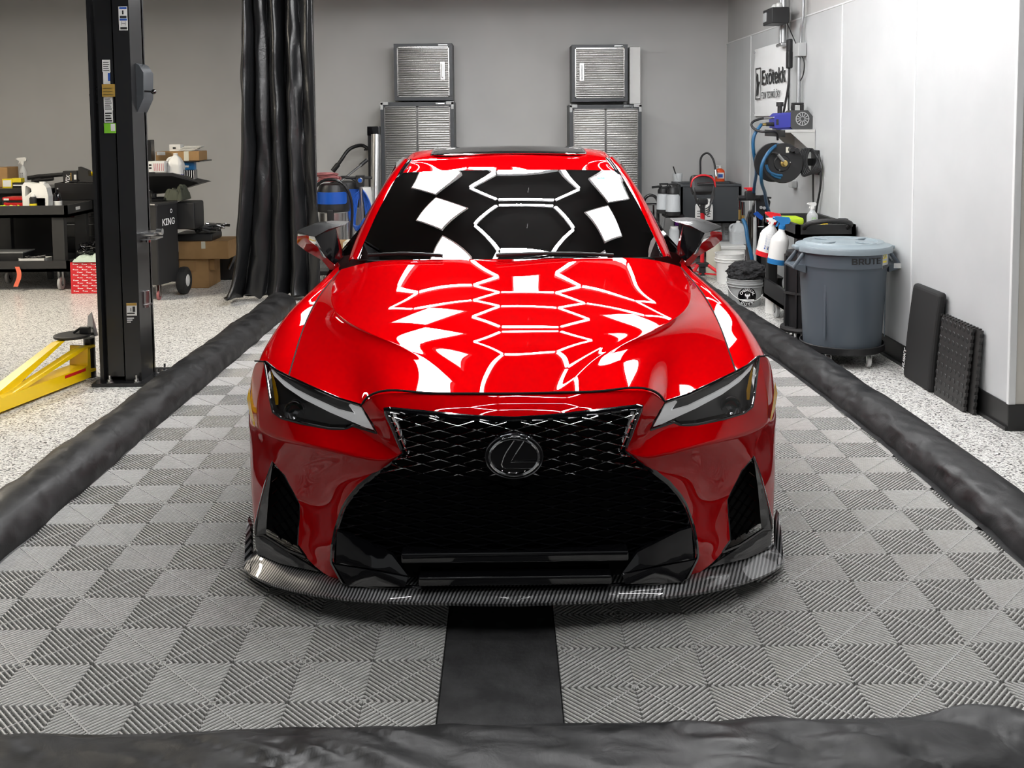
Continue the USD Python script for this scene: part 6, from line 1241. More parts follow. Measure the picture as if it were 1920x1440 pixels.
fr = [(1.515, 10.750, 0.263), (1.509, 10.750, 0.644), (1.526, 10.750, 0.725), (1.573, 10.750, 0.754), (1.625, 10.750, 0.742), (1.660, 10.750, 0.695), (1.666, 10.750, 0.613), (1.678, 10.750, 0.262)]; fr[0] = (fr[0][0], Y-.1, .1); fr[-1] = (fr[-1][0], Y-.1, .1)
obj('frame', tube(spline(fr, 50), .017, 10), M['black_metal'], t, smooth=50); z1_, z2_ = (1.584, 10.750, 0.655)[2], (1.584, 10.750, 0.438)[2]
obj('cross_bar', [cyl((fr[1][0], Y, z1_), (fr[6][0], Y, z1_), .012, 10), cyl((fr[1][0], Y, z2_), (fr[6][0], Y, z2_), .012, 10), cyl((fr[6][0]-.05, Y, z2_), (fr[6][0]-.05, Y, z1_), .01, 10)], M['dark_chrome'], t)
obj('wheel', [mv(mv(lathe([(.05, -.03), (.11, -.03), (.12, 0), (.11, .03), (.05, .03)], 28), ry=90), (x, Y-.06, FZ+.12)) for x in (fr[1][0]-.03, fr[6][0]+.03)][0], M['tyre'], t); obj('wheel', mv(mv(lathe([(.05, -.03), (.11, -.03), (.12, 0), (.11, .03), (.05, .03)], 28), ry=90), (fr[6][0]+.03, Y-.06, FZ+.12)), M['tyre'], t); obj('toe_plate', bx(fr[1][0], fr[6][0], Y-.3, Y-.05, FZ, FZ+.01), M['black_metal'], t)
t = thing('broom', 'pale broom handle leaning beside the hand truck', 'broom', (0, 0, 0)); p, q = np.array((1.725, 10.900, 0.243)), np.array((1.782, 11.000, 0.560)); dv = (q-p)/np.linalg.norm(q-p); foot = p-dv*(p[2]-.14)/dv[2]
obj('handle', cyl(foot, q+dv*.25, .013, 12), M['wheel_grey'], t); obj('bristles', hull([foot+[-.13, -.02, .02], foot+[.13, -.02, .02], foot+[-.13, .03, .02], foot+[.13, .03, .02], foot*[1, 1, 0]+[-.16, -.03, FZ+.001], foot*[1, 1, 0]+[.16, -.03, FZ+.001], foot*[1, 1, 0]+[-.16, .04, FZ+.001], foot*[1, 1, 0]+[.16, .04, FZ+.001]]), M['black_plastic'], t)
# ---- bottles hung on the sink front and under it
for u, v0, v1, lab, m in ((1311, 381, 412, 'white bottle hanging on the sink front, left of the red stand', 'white_plastic'), (1329, 381, 412, 'white bottle hanging on the sink front, right of the red stand', 'white_plastic')):
    j = None
def hung_bottle(label, p, q, y):
    t = thing('hanging_bottle', label, 'bottle', ((p[0]+q[0])/2, y, q[2])); w = (q[0]-p[0]); h = p[2]-q[2]
    obj('bottle', mv(lathe([(0, 0), (.5, 0), (.5, .72), (.4, .84), (.2, .92), (.18, 1.), (0, 1.)], 24), s=(w, w*.55, h)), M['white_plastic'], t); obj('bottle_label', bx(-w*.40, w*.40, -w*.285, -w*.272, h*.08, h*.62), M['paper'], t); obj('label_print', [bx(-w*.28, w*(.1+.06*k), -w*.287, -w*.284, h*(.18+.14*k), h*(.22+.14*k)) for k in range(3)], M['ink'], t)
    obj('trigger', [rbx(-w*.3, w*.3, -.02, .02, h*.98, h*1.16, .01), bx(-.008, .008, -.01, .10, h*1.1, h*1.14)], M['white_plastic'], t)
hung_bottle('white bottle hanging on the sink front, left of the red stand', (2.027, 10.540, 0.697), (2.113, 10.540, 0.501), 10.54)
hung_bottle('white bottle hanging on the sink front, right of the red stand', (2.135, 10.540, 0.696), (2.222, 10.540, 0.500), 10.54)
for u, lab, yy in ((1345, 'left', 10.9), (1358, 'right', 10.9)):
    pass
x = (2.347, 10.850, 0.302)[0]; spray_bottle('spray_bottle', 'clear spray bottle under the sink, the left of two', (x, 10.9, .242), M['clear_plastic'], M['white_plastic'], .26, .04, print_m=M['ink'])
x = (2.441, 10.850, 0.302)[0]; spray_bottle('spray_bottle', 'clear spray bottle under the sink, beside the milky gallon jug', (x, 10.9, .242), M['clear_plastic'], M['white_plastic'], .26, .04, print_m=M['ink'])
obj('under_shelf', [bx(SX0+.05, SX1-.06, 10.72, 11.12, .22, .24), bx(SX0+.05, SX0+.07, 10.72, 10.74, FZ, .22), bx(SX1-.08, SX1-.06, 10.72, 10.74, FZ, .22), bx(SX0+.05, SX0+.07, 11.08, 11.1, FZ, .22), bx(SX1-.08, SX1-.06, 11.08, 11.1, FZ, .22)], M['wheel_grey'], None, 'low grey shelf under the utility sink', cat='shelf')
j = thing('purple_bottle', 'row of purple cleaner bottles with white caps under the sink', 'bottle', ((1.894, 10.750, 0.201)[0], 10.85, .0)) if False else None
for k, u in enumerate((1271, 1281)):
    x = ((1.882, 10.750, 0.231)[0], (1.941, 10.750, 0.230)[0])[k]
    j = thing('purple_bottle', ('purple cleaner bottle with white cap under the sink, left', 'purple cleaner bottle with white cap under the sink, right beside its twin')[k], 'bottle', (x, 10.78, .242)); obj('bottle', lathe([(0, 0), (.030, 0), (.030, .20), (.018, .25), (0, .25)], 20), M['purple_liquid'], j); obj('bottle_cap', lathe([(.02, .245), (.02, .30), (.012, .31), (0, .31)], 16), M['white_plastic'], j)
x = (1.799, 10.600, 0.250)[0]; j = thing('clear_canister', 'tall cloudy canister at the left end under the sink', 'canister', (x, 10.5, FZ)); hh = (1.781, 10.500, 0.423)[2]-FZ; obj('canister_body', lathe([(0, 0), (.055, 0), (.055, hh*.93), (.04, hh), (0, hh)], 24), M['milky_plastic'], j); obj('canister_lid', lathe([(.042, hh-.004), (.042, hh+.015), (0, hh+.017)], 20), M['white_plastic'], j)
# ---- red tripod work lamp
Yt = 9.75; xt = (1.950, 9.750, 0.433)[0]; t = thing('tripod_lamp', 'red tripod work lamp with black lamp head before the sink', 'work lamp', (0, 0, 0))
zt_ = (1.949, 9.750, 0.672)[2]; zc = (1.952, 9.750, 0.146)[2]
obj('mast', [cyl((xt, Yt, zc-.05), (xt, Yt, zt_), .021, 16)], M['bright_red'], t); obj('mast_collar', [cyl((xt, Yt, zt_-.02), (xt, Yt, zt_+.10), .024, 14), rbx(xt-.05, xt+.05, Yt-.03, Yt+.03, zt_+.06, zt_+.12, .012)], M['black_plastic'], t)
obj('leg_hub', [rbx(xt-.06, xt+.06, Yt-.05, Yt+.05, zc-.03, zc+.012, .01), rbx(xt-.03, xt+.03, Yt-.03, Yt+.03, zc-.12, zc-.03, .008)], M['black_plastic'], t)
for ex, ey in (((2.166, 9.500, 0.070)[0], 9.5), ((1.734, 9.400, 0.085)[0], 9.4), (xt-.12, 10.2)):
    e = np.array([ex, ey, FZ+.03]); h0 = np.array([xt+.05*np.sign(ex-xt), Yt+.03*np.sign(ey-Yt), zc-.012])
    lg = obj('leg', cyl(h0, e, .017, 12), M['bright_red'], t); obj('brace', cyl(np.array([xt, Yt, zc-.10]), h0*.35+e*.65, .009, 8), M['bright_red'], lg)
    obj('leg_foot', rbx(e[0]-.025, e[0]+.025, e[1]-.025, e[1]+.025, FZ, FZ+.035, .01), M['black_plastic'], lg)
zh = (1.943, 9.750, 0.926)[2]; hw = ((2.059, 9.750, 0.962)[0]-(1.827, 9.750, 0.964)[0])/2
obj('lamp_head', mv(rbx(-hw*1.02, hw*1.02, -.06, .05, -.10, .10, .04), (xt-.005, Yt, zh), rx=-25), M['black_plastic'], t); obj('lamp_shade', [tube(spline([(xt-hw, Yt-.03, zh-.02), (xt-hw*.85, Yt-.03, zh+.06), (xt-hw*.3, Yt-.03, zh+.095), (xt+hw*.3, Yt-.03, zh+.095), (xt+hw*.85, Yt-.03, zh+.06), (xt+hw, Yt-.03, zh-.02)], 30), .010, 10)], M['bright_red'], t)
obj('lamp_bar', [cyl((xt-hw*.6, Yt-.09, zh+.02), (xt+hw*.75, Yt-.09, zh+.02), .008, 8)], M['dark_chrome'], t)
R4 = np.random.default_rng(3)
obj('lamp_cable', [tube(spline([(xt-hw*.8, Yt-.07, zh-.02), (xt-hw*(.7-.1*k), Yt-.08-.006*k, zh-.15-.02*k), (xt+.01*k, Yt-.09, zh-.23-.02*k), (xt+hw*(.75-.08*k), Yt-.08, zh-.14-.015*k), (xt+hw*.85, Yt-.07, zh)], 30), .006, 6) for k in range(4)], M['black_plastic'], t)
# ---- jug, bins behind the grey bucket
a, b = (2.356, 10.300, 0.506), (2.525, 10.300, 0.274)
zb_ = (2.413, 10.300, 0.270)[2]
t = thing('lidded_bin', 'translucent lidded storage bin under the milky gallon jug', 'bin', (0, 0, 0)); c1, c2 = (2.202, 10.150, 0.274), (2.478, 10.150, 0.188)
obj('bin_body', rbx(c1[0], c2[0], 10.15, 10.50, FZ, zb_-.012, .02), M['white_plastic'], t); obj('bin_lid', rbx(c1[0]-.012, c2[0]+.012, 10.14, 10.51, zb_-.045, zb_-.001, .012), M['white_plastic'], t)
jug('gallon_jug', 'milky translucent gallon jug behind the red-legged lamp', ((a[0]+b[0])/2, 10.32, zb_), a[2]-zb_, b[0]-a[0], .15, fill=.62, fill_m='clear_plastic')
a, b = (2.045, 9.450, 0.271), (2.330, 9.450, 0.051); bucket('white_bucket', 'plain white bucket behind the grey wash bucket', ((a[0]+b[0])/2, 9.6, FZ), (b[0]-a[0])/2*.98, a[2]-FZ, 'white_plastic', False)
a = (2.141, 10.200, 0.212); obj('green_can', mv(lathe([(0, FZ), (.07, FZ), (.075, .1), (.075, (2.099, 10.000, 0.283)[2]), (.06, (2.099, 10.000, 0.321)[2]), (0, (2.099, 10.000, 0.321)[2])], 28), ((2.111, 9.980, 0.242)[0], 9.98, 0)), M['cream_plastic'], None, 'pale greenish tub between the red lamp leg and the white bucket', cat='tub')
# ---- grey wash bucket with emblem and a black towel heap
xb, yb_ = (2.051, 8.350, 0.045)[0], 8.42; rb = ((2.218, 8.400, 0.127)[0]-(1.907, 8.400, 0.130)[0])/2/1.03; hb = (2.062, 8.400, 0.216)[2]-FZ
t = bucket('wash_bucket', 'grey wash bucket with round black emblem and white wire handle', (xb, yb_, FZ), rb, hb)
rw = rb*.945; ez = hb*.40
disc = fine(as_tm(ext(Polygon([(.078*math.cos(q), .078*math.sin(q)) for q in np.linspace(0, 2*PI, 48, False)]), .0012)), .02)
dm = wrap(mv(disc, (-.012, ez, 0)), rw+.0015); emb = obj('emblem', dm, M['gloss_black'], t, 'round black emblem with white lettering')
ring_text = []
for s_, a0, step, rad, up in (('CHEMICAL', 152, -19, .058, 1), ('GUYS', 232, 25, .066, -1)):
    for k, ch in enumerate(s_):
        q = math.radians(a0+step*k); g = fine(text(ch, .022, .0008, True), .012); g = mv(g, (0, -.011, 0)); g = mv(g, rz=(math.degrees(q)-90) if up == 1 else math.degrees(q)+90)
        ring_text.append(wrap(mv(g, (rad*math.cos(q)-.012, ez+rad*math.sin(q), .0012)), rw+.0015))
obj('emblem_lettering', ring_text, M['white_print'], emb)
obj('emblem_mark', [wrap(mv(fine(as_tm(ext(Polygon([(.011*math.cos(q)*sx_, .012*math.sin(q)) for q in np.linspace(0, 2*PI, 16, False)]), .0008)), .01), (px-.012, ez+pz, .0012)), rw+.0015) for px, pz, sx_ in ((0, .006, 1.1), (-.016, .014, .5), (.016, .014, .5), (0, -.008, .6))]+[wrap(mv(fine(as_tm(ext(sbox(-.06, -.006, .06, .006), .0008)), .012), (-.012, ez-.030, .0012)), rw+.0015)], M['white_print'], emb)
def towel():
    m = trimesh.creation.icosphere(5, 1.0); v = m.vertices
    n = meshkit.fbm(v*3.2+5, 4, 3); tw = np.sin(v[:, 0]*9+np.sin(v[:, 1]*5)*2+v[:, 2]*6)*.07
    v = v*(1+.55*(n-.5)+tw)[:, None]*[rb*1.12, rb*1.0, .095]; v[:, 2] = np.maximum(v[:, 2], -.05); m.vertices = v; return m
tz = FZ+hb+.035
obj('wash_towel', mv(towel(), (xb+.02, yb_, tz+.012)), M['towel_black'], None, 'heap of fluffy black towels on the grey wash bucket', smooth=80, cat='towel')
# ---- tall black filter tank with hoses
xf, yf = (2.311, 8.950, 0.473)[0], 9.0; zt_ = (2.308, 8.950, 0.780)[2]
t = thing('filter_tank', 'tall black water filter tank with domed top by the white wall', 'tank', (xf, yf, FZ)); obj('tank_body', lathe([(0, 0), (.105, 0), (.11, .02), (.11, zt_-.10), (.09, zt_-.03), (.04, zt_), (0, zt_)], 36), M['gloss_black'], t); obj('tank_head', [mv(lathe([(0, 0), (.05, 0), (.05, .05), (.03, .06), (0, .06)], 20), (0, 0, zt_-.005))], M['black_plastic'], t); obj('tank_lettering', wrap(mv(fine(text('H2O', .03, .0008, True), .012), (0, 0, 0)), .1105, (0, 0, zt_-.19)) if False else bx(-.03, .02, -.1115, -.1105, zt_-.165, zt_-.155), M['white_print'], t)
t = thing('water_filter', 'black and red water filter valve assembly on the tank pipe', 'valve', (0, 0, 0)); Y = 8.8
A_ = lambda p: np.array(p)
v1 = (2.178, 8.800, 0.895); obj('filter_head', [rbx(v1[0]-.04, v1[0]+.05, Y-.035, Y+.035, v1[2]-.04, v1[2]+.035, .012), cyl((v1[0]-.10, Y, v1[2]-.025), (v1[0]+.09, Y, v1[2]-.025), .024, 14)], M['black_plastic'], t); obj('valve_knob', [rbx(v1[0]-.025, v1[0]+.025, Y-.02, Y+.02, v1[2]+.037, v1[2]+.06, .008), rbx(v1[0]-.05, v1[0]+.05, Y-.012, Y+.012, v1[2]+.055, v1[2]+.07, .006)], M['bright_red'], t)
p_ = (2.121, 8.800, 0.867); obj('fitting', [cyl((p_[0], Y, p_[2]-.03), (p_[0], Y, p_[2]-.15), .018, 12), cyl((p_[0]-.028, Y, p_[2]-.02), (p_[0]-.028, Y, p_[2]-.10), .013, 12)], M['dark_chrome'], t); obj('brass_fitting', [cyl((p_[0], Y, p_[2]-.15), (p_[0], Y, p_[2]-.20), .016, 12), cyl((p_[0]-.028, Y, p_[2]-.10), (p_[0]-.028, Y, p_[2]-.19), .012, 12)], M['brass'], t)
obj('support_pipe', [cyl((v1[0]+.06, Y+.03, FZ), (v1[0]+.06, Y+.03, v1[2]), .016, 12), cyl((v1[0]+.06, Y+.03, FZ), (v1[0]+.06, Y+.03, FZ+.012), .05, 16)], M['wheel_grey'], t)
obj('water_hose', tube(spline([(p_[0], Y-.005, p_[2]-.19), (2.130, 8.750, 0.642), (2.142, 8.700, 0.505), (2.172, 8.680, 0.365), ((2.192, 8.700, 0.267)[0], 8.72, .2), ((2.192, 8.700, 0.267)[0]+.02, 8.8, .0)], 60), .017, 12), M['hose_blue'], None, 'thick blue water hose running from valve to floor behind the wash bucket', smooth=60, cat='hose')
t = thing('pressure_gun', 'black pressure washer gun with blue grip hanging on the filter tank', 'spray gun', (0, 0, 0)); Y = 8.86
pg = [(2.223, 8.860, 0.784), (2.255, 8.860, 0.880), (2.332, 8.860, 0.889), (2.366, 8.860, 0.831), (2.348, 8.860, 0.735), (2.296, 8.860, 0.677), (2.218, 8.860, 0.707)]; obj('gun_body', plate(Polygon([(q[0], q[2]) for q in pg]).buffer(-.008).buffer(.014), Y+.0, .045), M['black_plastic'], t); gg = [(2.223, 8.860, 0.726), (2.252, 8.860, 0.745), (2.305, 8.860, 0.697), (2.291, 8.860, 0.673)]
obj('grip_insert', plate(Polygon([(q[0], q[2]) for q in gg]).buffer(.004), Y-.044, .006), M['blue_plastic'], t); obj('gun_lance', cyl((2.302, 8.830, 0.690), (2.341, 8.830, 0.627), .010, 10), M['steel'], t); obj('hose_hook', [cyl((2.262, 8.850, 0.876), (2.387, 8.850, 0.865), .008, 8)], M['black_plastic'], t); obj('gun_dial', [mv(upright(lathe([(0, 0), (.014, 0), (.014, .01), (0, .012)], 16)), (q[0], Y-.05, q[2])) for q in ((2.285, 8.860, 0.783), (2.314, 8.860, 0.778))], M['wheel_grey'], t)
a, b = (2.151, 8.100, 0.334), (2.194, 8.100, -0.045); obj('white_board', hull([(a[0]-.02, 8.05, FZ), (a[0]+.03, 7.95, FZ), (a[0]-.02, 8.05, (2.151, 8.050, 0.350)[2]), (a[0]+.03, 7.95, (2.151, 8.050, 0.350)[2]), (a[0]+.0, 8.07, FZ), (a[0]+.05, 7.97, FZ), (a[0]+.0, 8.07, (2.151, 8.050, 0.350)[2]), (a[0]+.05, 7.97, (2.151, 8.050, 0.350)[2])]), M['white_plastic'], None, 'upright white board edge between grey bucket and black cart', cat='board')
# ================================================================== right-hand wall fittings
RWX = 2.55-.004
t = thing('wall_banner', 'white creased cloth banner with black lettering pinned to the white wall', 'banner', (0, 0, 0))
ya_, yb2 = (2.545, 10.060, 1.965)[1], (2.545, 8.856, 1.916)[1]; zt_, zb_ = (2.545, 9.410, 2.184)[2], (2.545, 9.388, 1.581)[2]
zt_, zb_ = 2.27, 1.60
nb = 40; G = np.array([[(RWX-.006-.010*abs(math.sin(6*z+y*4))-.006*meshkit.noise(np.array([y*9, z*9, 1.])), y, z) for y in np.linspace(ya_, yb2, nb)] for z in np.linspace(zb_, zt_, nb)])
bm = grid_mesh(G); bm.faces = bm.faces if bm.face_normals[:, 0].mean() < 0 else bm.faces[:, ::-1]
mat('banner_cloth', (.78, .79, .79), .8); obj('banner_cloth', bm, M['banner_cloth'], t, smooth=70)
W_ = ya_-yb2; yl = ya_-.02*W_
def wall_text(s, h, y_left, z, width, bold=False, m='ink', th=.0015, x=RWX-.024):
    g = text(s, h, th, bold, False); g.apply_translation([-g.bounds[0][0], 0, 0]); g.apply_scale([width/(g.bounds[1][0]), 1, 1]); return on_right_wall(g, (x, y_left, z))
z0 = (zt_+zb_)/2
obj('banner_lettering', wall_text('Exötekk', .135, ya_-.27*W_, z0-.03, .68*W_, True), M['ink'], t); obj('banner_subtitle', wall_text('FILM TECHNÖLÖGY', .062, ya_-.27*W_, z0-.165, .55*W_), M['ink'], t)
yy = ya_-.07*W_; ww = .16*W_; fr_ = [bx(RWX-.026, RWX-.024, yy-ww, yy, z, z+.012) for z in (z0-.17, z0+.13)]+[bx(RWX-.026, RWX-.024, y, y+.012, z0-.17, z0+.142) for y in (yy-ww, yy-.012)]
obj('banner_mark', fr_+[on_right_wall(mv(ext(Polygon([(.02, 0), (.05, .01), (.06, .09), (.09, .13), (.06, .12), (.055, .20), (.03, .215), (.02, .17), (.035, .10)]).buffer(.006), .0015), s=(ww/.12, 1, 1)), (RWX-.024, yy-.005, z0-.13))], M['ink'], t)
obj('banner_pin', [mv(trimesh.creation.icosphere(1, .008), (RWX-.018, y, z)) for y, z in ((ya_-.01, zt_-.03), (ya_-.01, zb_+.03))], M['steel'], t)
# conduits and electrical boxes
t = thing('conduit_pair', 'pair of grey conduits coming down to the banner with a clamp', 'conduit', (0, 0, 0)); yc = (2.500, 8.934, 2.395)[1]; zb2 = 2.27
obj('conduit', cyl((RWX-.05, yc+.035, zb2-.02), (RWX-.05, yc+.035, CEIL), .022, 14), M['conduit'], t); obj('conduit', cyl((RWX-.05, yc-.035, zb2-.02), (RWX-.05, yc-.035, CEIL), .022, 14), M['conduit'], t); zz = (2.500, 8.928, 2.233)[2]; obj('clamp', [rbx(RWX-.08, RWX-.02, yc-.07, yc+.07, zz-.015, zz+.015, .006), cyl((RWX-.06, yc+.12, zz), (RWX-.06, yc+.02, zz), .016, 10)], M['steel'], t)
t = thing('control_box', 'black electrical control box high on the right-hand wall', 'electrical box', (0, 0, 0)); y0_, y1_ = (2.420, 8.820, 2.478)[1], (2.420, 8.348, 2.429)[1]; z1_, z0_ = (2.420, 8.622, 2.535)[2], (2.420, 8.616, 2.397)[2]
y0_, y1_ = 8.92, 8.62
obj('box_body', rbx(RWX-.23, RWX-.08, y1_, y0_, z0_, z1_, .008), M['black_plastic'], t); obj('terminals', [bx(RWX-.24, RWX-.231, y0_-.05-.04*k, y0_-.03-.04*k, z0_+.03, z1_-.03) for k in range(3)], M['wheel_grey'], t); obj('top_lamp', [mv(lathe([(0, 0), (.03, 0), (.03, .03), (.015, .045), (0, .045)], 18), (RWX-.15, y, z1_)) for y in (y1_+.07, y1_+.2)], M['white_plastic'], t)
obj('box_mount', rbx(RWX-.09, RWX-.074, y1_+.05, y0_-.05, z0_+.02, z1_-.02, .003), M['conduit'], t)
t = thing('junction_box', 'grey junction box with conduit and black plug on the wall above the shelf', 'electrical box', (0, 0, 0)); yj = (2.500, 8.441, 2.147)[1]; z1_, z0_ = (2.500, 8.443, 2.210)[2], (2.500, 8.439, 2.097)[2]
obj('box_body', rbx(RWX-.07, RWX, yj-.06, yj+.06, z0_, z1_, .006), M['wheel_grey'], t); zs = (2.500, 8.423, 1.692)[2]
obj('conduit', [tube(np.array([(RWX-.03, yj+.0, z1_), (RWX-.03, yj-.0, z1_+.12), (RWX-.03, yj-.06, z1_+.22), (RWX-.03, yj-.06, CEIL)]), .012, 12)], M['conduit'], t); obj('conduit', cyl((RWX-.04, yj+.02, zs), (RWX-.04, yj+.02, z0_), .018, 12), M['conduit'], t)
obj('plug', [rbx(RWX-.09, RWX-.05, yj+.16, yj+.24, z0_+.05, z1_+.05, .01), rbx(RWX-.095, RWX-.05, yj+.15, yj+.23, z0_-.09, z0_+.06, .012)], M['black_plastic'], t); obj('plug_cord', tube(spline([(RWX-.075, yj+.19, z0_-.09), (RWX-.075, yj+.19, z0_-.2), (RWX-.09, yj+.23, z0_-.38), (RWX-.10, yj+.30, z0_-.55)], 30), .010, 8), M['black_plastic'], t); obj('box_cord', tube(spline([(RWX-.03, yj-.03, z0_), (RWX-.03, yj-.10, z0_-.06), (RWX-.03, yj-.08, z0_-.15), (RWX-.03, yj-.0, z0_-.2)], 16), .005, 6), M['black_plastic'], t)
obj('power_cord', tube(spline([(RWX-.10, 8.66, 2.43), (RWX-.05, 8.72, 2.36), (RWX-.04, 8.64, 2.28), (RWX-.04, yj+.08, z1_-.02)], 24), .005, 6), M['black_plastic'], None, 'thin dark cord from control box to junction box', cat='cord')
# shelf with compressor
Yn = 8.12; t = thing('wall_shelf', 'grey wall shelf on triangular brackets carrying the pump', 'shelf', (0, 0, 0)); zt_ = (2.421, 8.120, 1.483)[2]; xl = (2.316, 8.120, 1.471)[0]; zb_ = (2.564, 8.120, 1.289)[2]
obj('shelf_board', rbx(xl-.02, RWX, Yn, Yn+.62, zt_-.025, zt_, .004), M['shelf_grey'], t); br = [(RWX, zt_-.025), (xl+.03, zt_-.025), (RWX-.012, zb_), (RWX, zb_)]
obj('bracket', mv(plate(br, Yn+.01, .006), (0, 0, 0)), M['shelf_grey'], t); obj('bracket', mv(plate(br, Yn+.58, .006), (0, 0, 0)), M['shelf_grey'], t); obj('front_flange', bx(xl-.022, xl-.016, Yn, Yn+.62, zt_-.06, zt_-.004), M['black_metal'], t)
t = thing('pressure_pump', 'compact pressure pump with blue head and grey vented motor on the wall shelf', 'pump', (0, 0, 0)); Yq = 8.2
c0, c1 = (2.368, 8.200, 1.641), (2.560, 8.200, 1.481); zt2 = zt_+.0006
oct_ = [(c0[0]+.0, zt2+.02), (c0[0], c0[2]-.02), (c0[0]+.03, c0[2]), (c1[0]-.05, c0[2]), (c1[0]-.01, c0[2]-.05), (c1[0]-.005, zt2+.01), (c1[0]-.02, zt2), (c0[0]+.02, zt2)]
obj('motor_body', plate(Polygon(oct_), Yq+.22, .22), M['pump_grey'], t); mcx, mcz = (c0[0]+c1[0])/2+.0, (c0[2]+zt2)/2+.008
obj('motor_grille', [mv(upright(mv(ext(sbox(.016, -.0028, .050, .0028), .004), rz=30*k)), (mcx, Yq-.001, mcz)) for k in range(12)]+[upright(mv(ext(Polygon([(.056*math.cos(q), .056*math.sin(q)) for q in np.linspace(0, 2*PI, 40, False)], [[(.050*math.cos(q), .050*math.sin(q)) for q in np.linspace(0, 2*PI, 40, False)]]), .003)), (mcx, Yq-.001, mcz))], M['wheel_grey'], t)
h0, h1 = (2.240, 8.200, 1.620), (2.388, 8.200, 1.496); obj('pump_head', [hull([(h0[0], Yq+y, h0[2]-.03) for y in (.02, .2)]+[(h0[0]+.03, Yq+y, h0[2]) for y in (.02, .2)]+[(h1[0], Yq+y, h0[2]+.005) for y in (.0, .2)]+[(h1[0]+.002, Yq+y, zt2+.02) for y in (.0, .2)]+[(h0[0]+.005, Yq+y, zt2+.012) for y in (.02, .2)]), bx(h0[0]+.02, h1[0], Yq+.03, Yq+.17, zt2, zt2+.02)], M['pump_blue'], t, 'bright blue pump head'); obj('head_window', bx(h0[0]+.012, h0[0]+.03, Yq+.012, Yq+.02, zt2+.04, zt2+.085), M['gloss_black'], t)
obj('carry_handle', [rbx(mcx-.06, mcx-.035, Yq+.09, Yq+.13, c0[2]-.002, c0[2]+.05, .006), rbx(mcx+.015, mcx+.04, Yq+.09, Yq+.13, c0[2]-.002, c0[2]+.05, .006), rbx(mcx-.06, mcx+.04, Yq+.09, Yq+.13, c0[2]+.045, c0[2]+.065, .008)], M['black_plastic'], t)
k0 = (2.298, 8.250, 1.682); obj('top_valve', [cyl((k0[0], 8.28, h0[2]-.01), (k0[0], 8.28, k0[2]), .02, 12), cyl((k0[0], 8.28, k0[2]-.006), (k0[0], 8.28, k0[2]+.03), .03, 16)], M['black_plastic'], t)
o1 = np.array((2.238, 8.220, 1.528)); obj('outlet', [cyl((h0[0]+.02, 8.26, o1[2]), (o1[0]-.06, 8.26, o1[2]), .016, 12)], M['black_plastic'], t); obj('brass_outlet', cyl((o1[0]-.06, 8.26, o1[2]), (o1[0]-.10, 8.26, o1[2]-.004), .012, 12), M['brass'], t); obj('inlet', [cyl((h0[0]+.02, 8.26, o1[2]+.055), (o1[0]-.08, 8.26, o1[2]+.05), .010, 10)], M['steel'], t)
obj('feed_hose', tube(spline([(o1[0]-.10, 8.26, o1[2]-.004), (2.109, 8.200, 1.507), (2.065, 8.180, 1.446), (2.052, 8.180, 1.358), (2.067, 8.200, 1.269), (2.124, 8.350, 1.137), (2.174, 8.600, 1.008), (v1[0]+.03, 8.76, v1[2]+.03)], 70), .014, 10), M['hose_blue'], None, 'teal hose looping from the pump round the reel', smooth=60, cat='hose')
obj('black_hose', tube(spline([(o1[0]-.08, 8.26, o1[2]+.05), (2.086, 8.250, 1.560), (2.042, 8.200, 1.525), (2.061, 8.150, 1.486), (2.110, 8.100, 1.468), (2.251, 8.200, 1.448), (2.274, 8.250, 1.399)], 60), .010, 10), M['black_plastic'], None, 'thin black hose dropping from the pump behind the shelf edge', smooth=60, cat='hose')
# hose reel
Yr = 7.98; rc_ = (2.245, 7.980, 1.215); R0 = ((2.396, 7.980, 1.214)[0]-(2.072, 7.980, 1.217)[0])/2; t = thing('hose_reel', 'black hose reel mounted on the wall below the pump shelf', 'hose reel', (rc_[0], Yr, rc_[2]))
fl = lambda y0, y1: mv(mv(lathe([(.03, 0), (R0*.98, 0), (R0, .004), (R0, .010), (R0*.97, .014), (.03, .014)], 48)), (0, 0, 0))
disc = lathe([(0, -.007), (R0*.97, -.007), (R0, -.003), (R0, .003), (R0*.97, .007), (0, .007)], 56)
obj('reel_flange', mv(disc, (0, 0, 0), rx=90), M['black_plastic'], t); obj('reel_flange', mv(disc, (-.035, .15, 0), rx=90), M['black_plastic'], t); obj('reel_drum', mv(lathe([(R0*.62, 0), (R0*.62, .15)], 36), (0, .15, 0), rx=90), M['gloss_black'], t)
obj('hub_plate', mv(lathe([(0, 0), (R0*.42, 0), (R0*.38, .01), (0, .012)], 36), (-.01, -.007, 0), rx=90), M['black_plastic'], t); obj('hub_fitting', [mv(lathe([(0, 0), (.028, 0), (.028, .02), (.014, .024), (.014, .05), (0, .05)], 20), (0, -.018, 0), rx=90)], M['brass'], t); obj('swivel', [cyl((-.01, -.05, .02), (-.06, -.06, .075), .013, 10)], M['steel'], t)
obj('hub_hose', [tube(spline([(-.06, -.06, .075), (-.11, -.055, .085), (-.14, -.05, .05), (-.14, -.03, .0)], 20), .012, 8)], M['black_plastic'], t); obj('blue_hose_end', [tube(spline([(-.14, -.02, -.01), (-.12, -.02, -.06), (-.07, -.02, -.09), (-.01, -.015, -.10)], 20), .012, 8), tube(spline([(-.10, -.016, -.085), (-.06, -.016, -.11), (-.02, -.014, -.12)], 16), .010, 8)], M['hose_blue'], t); obj('bolt', [mv(trimesh.creation.icosphere(1, .007), p) for p in ((.055, -.012, .005), (-.03, -.012, -.055))], M['steel'], t)
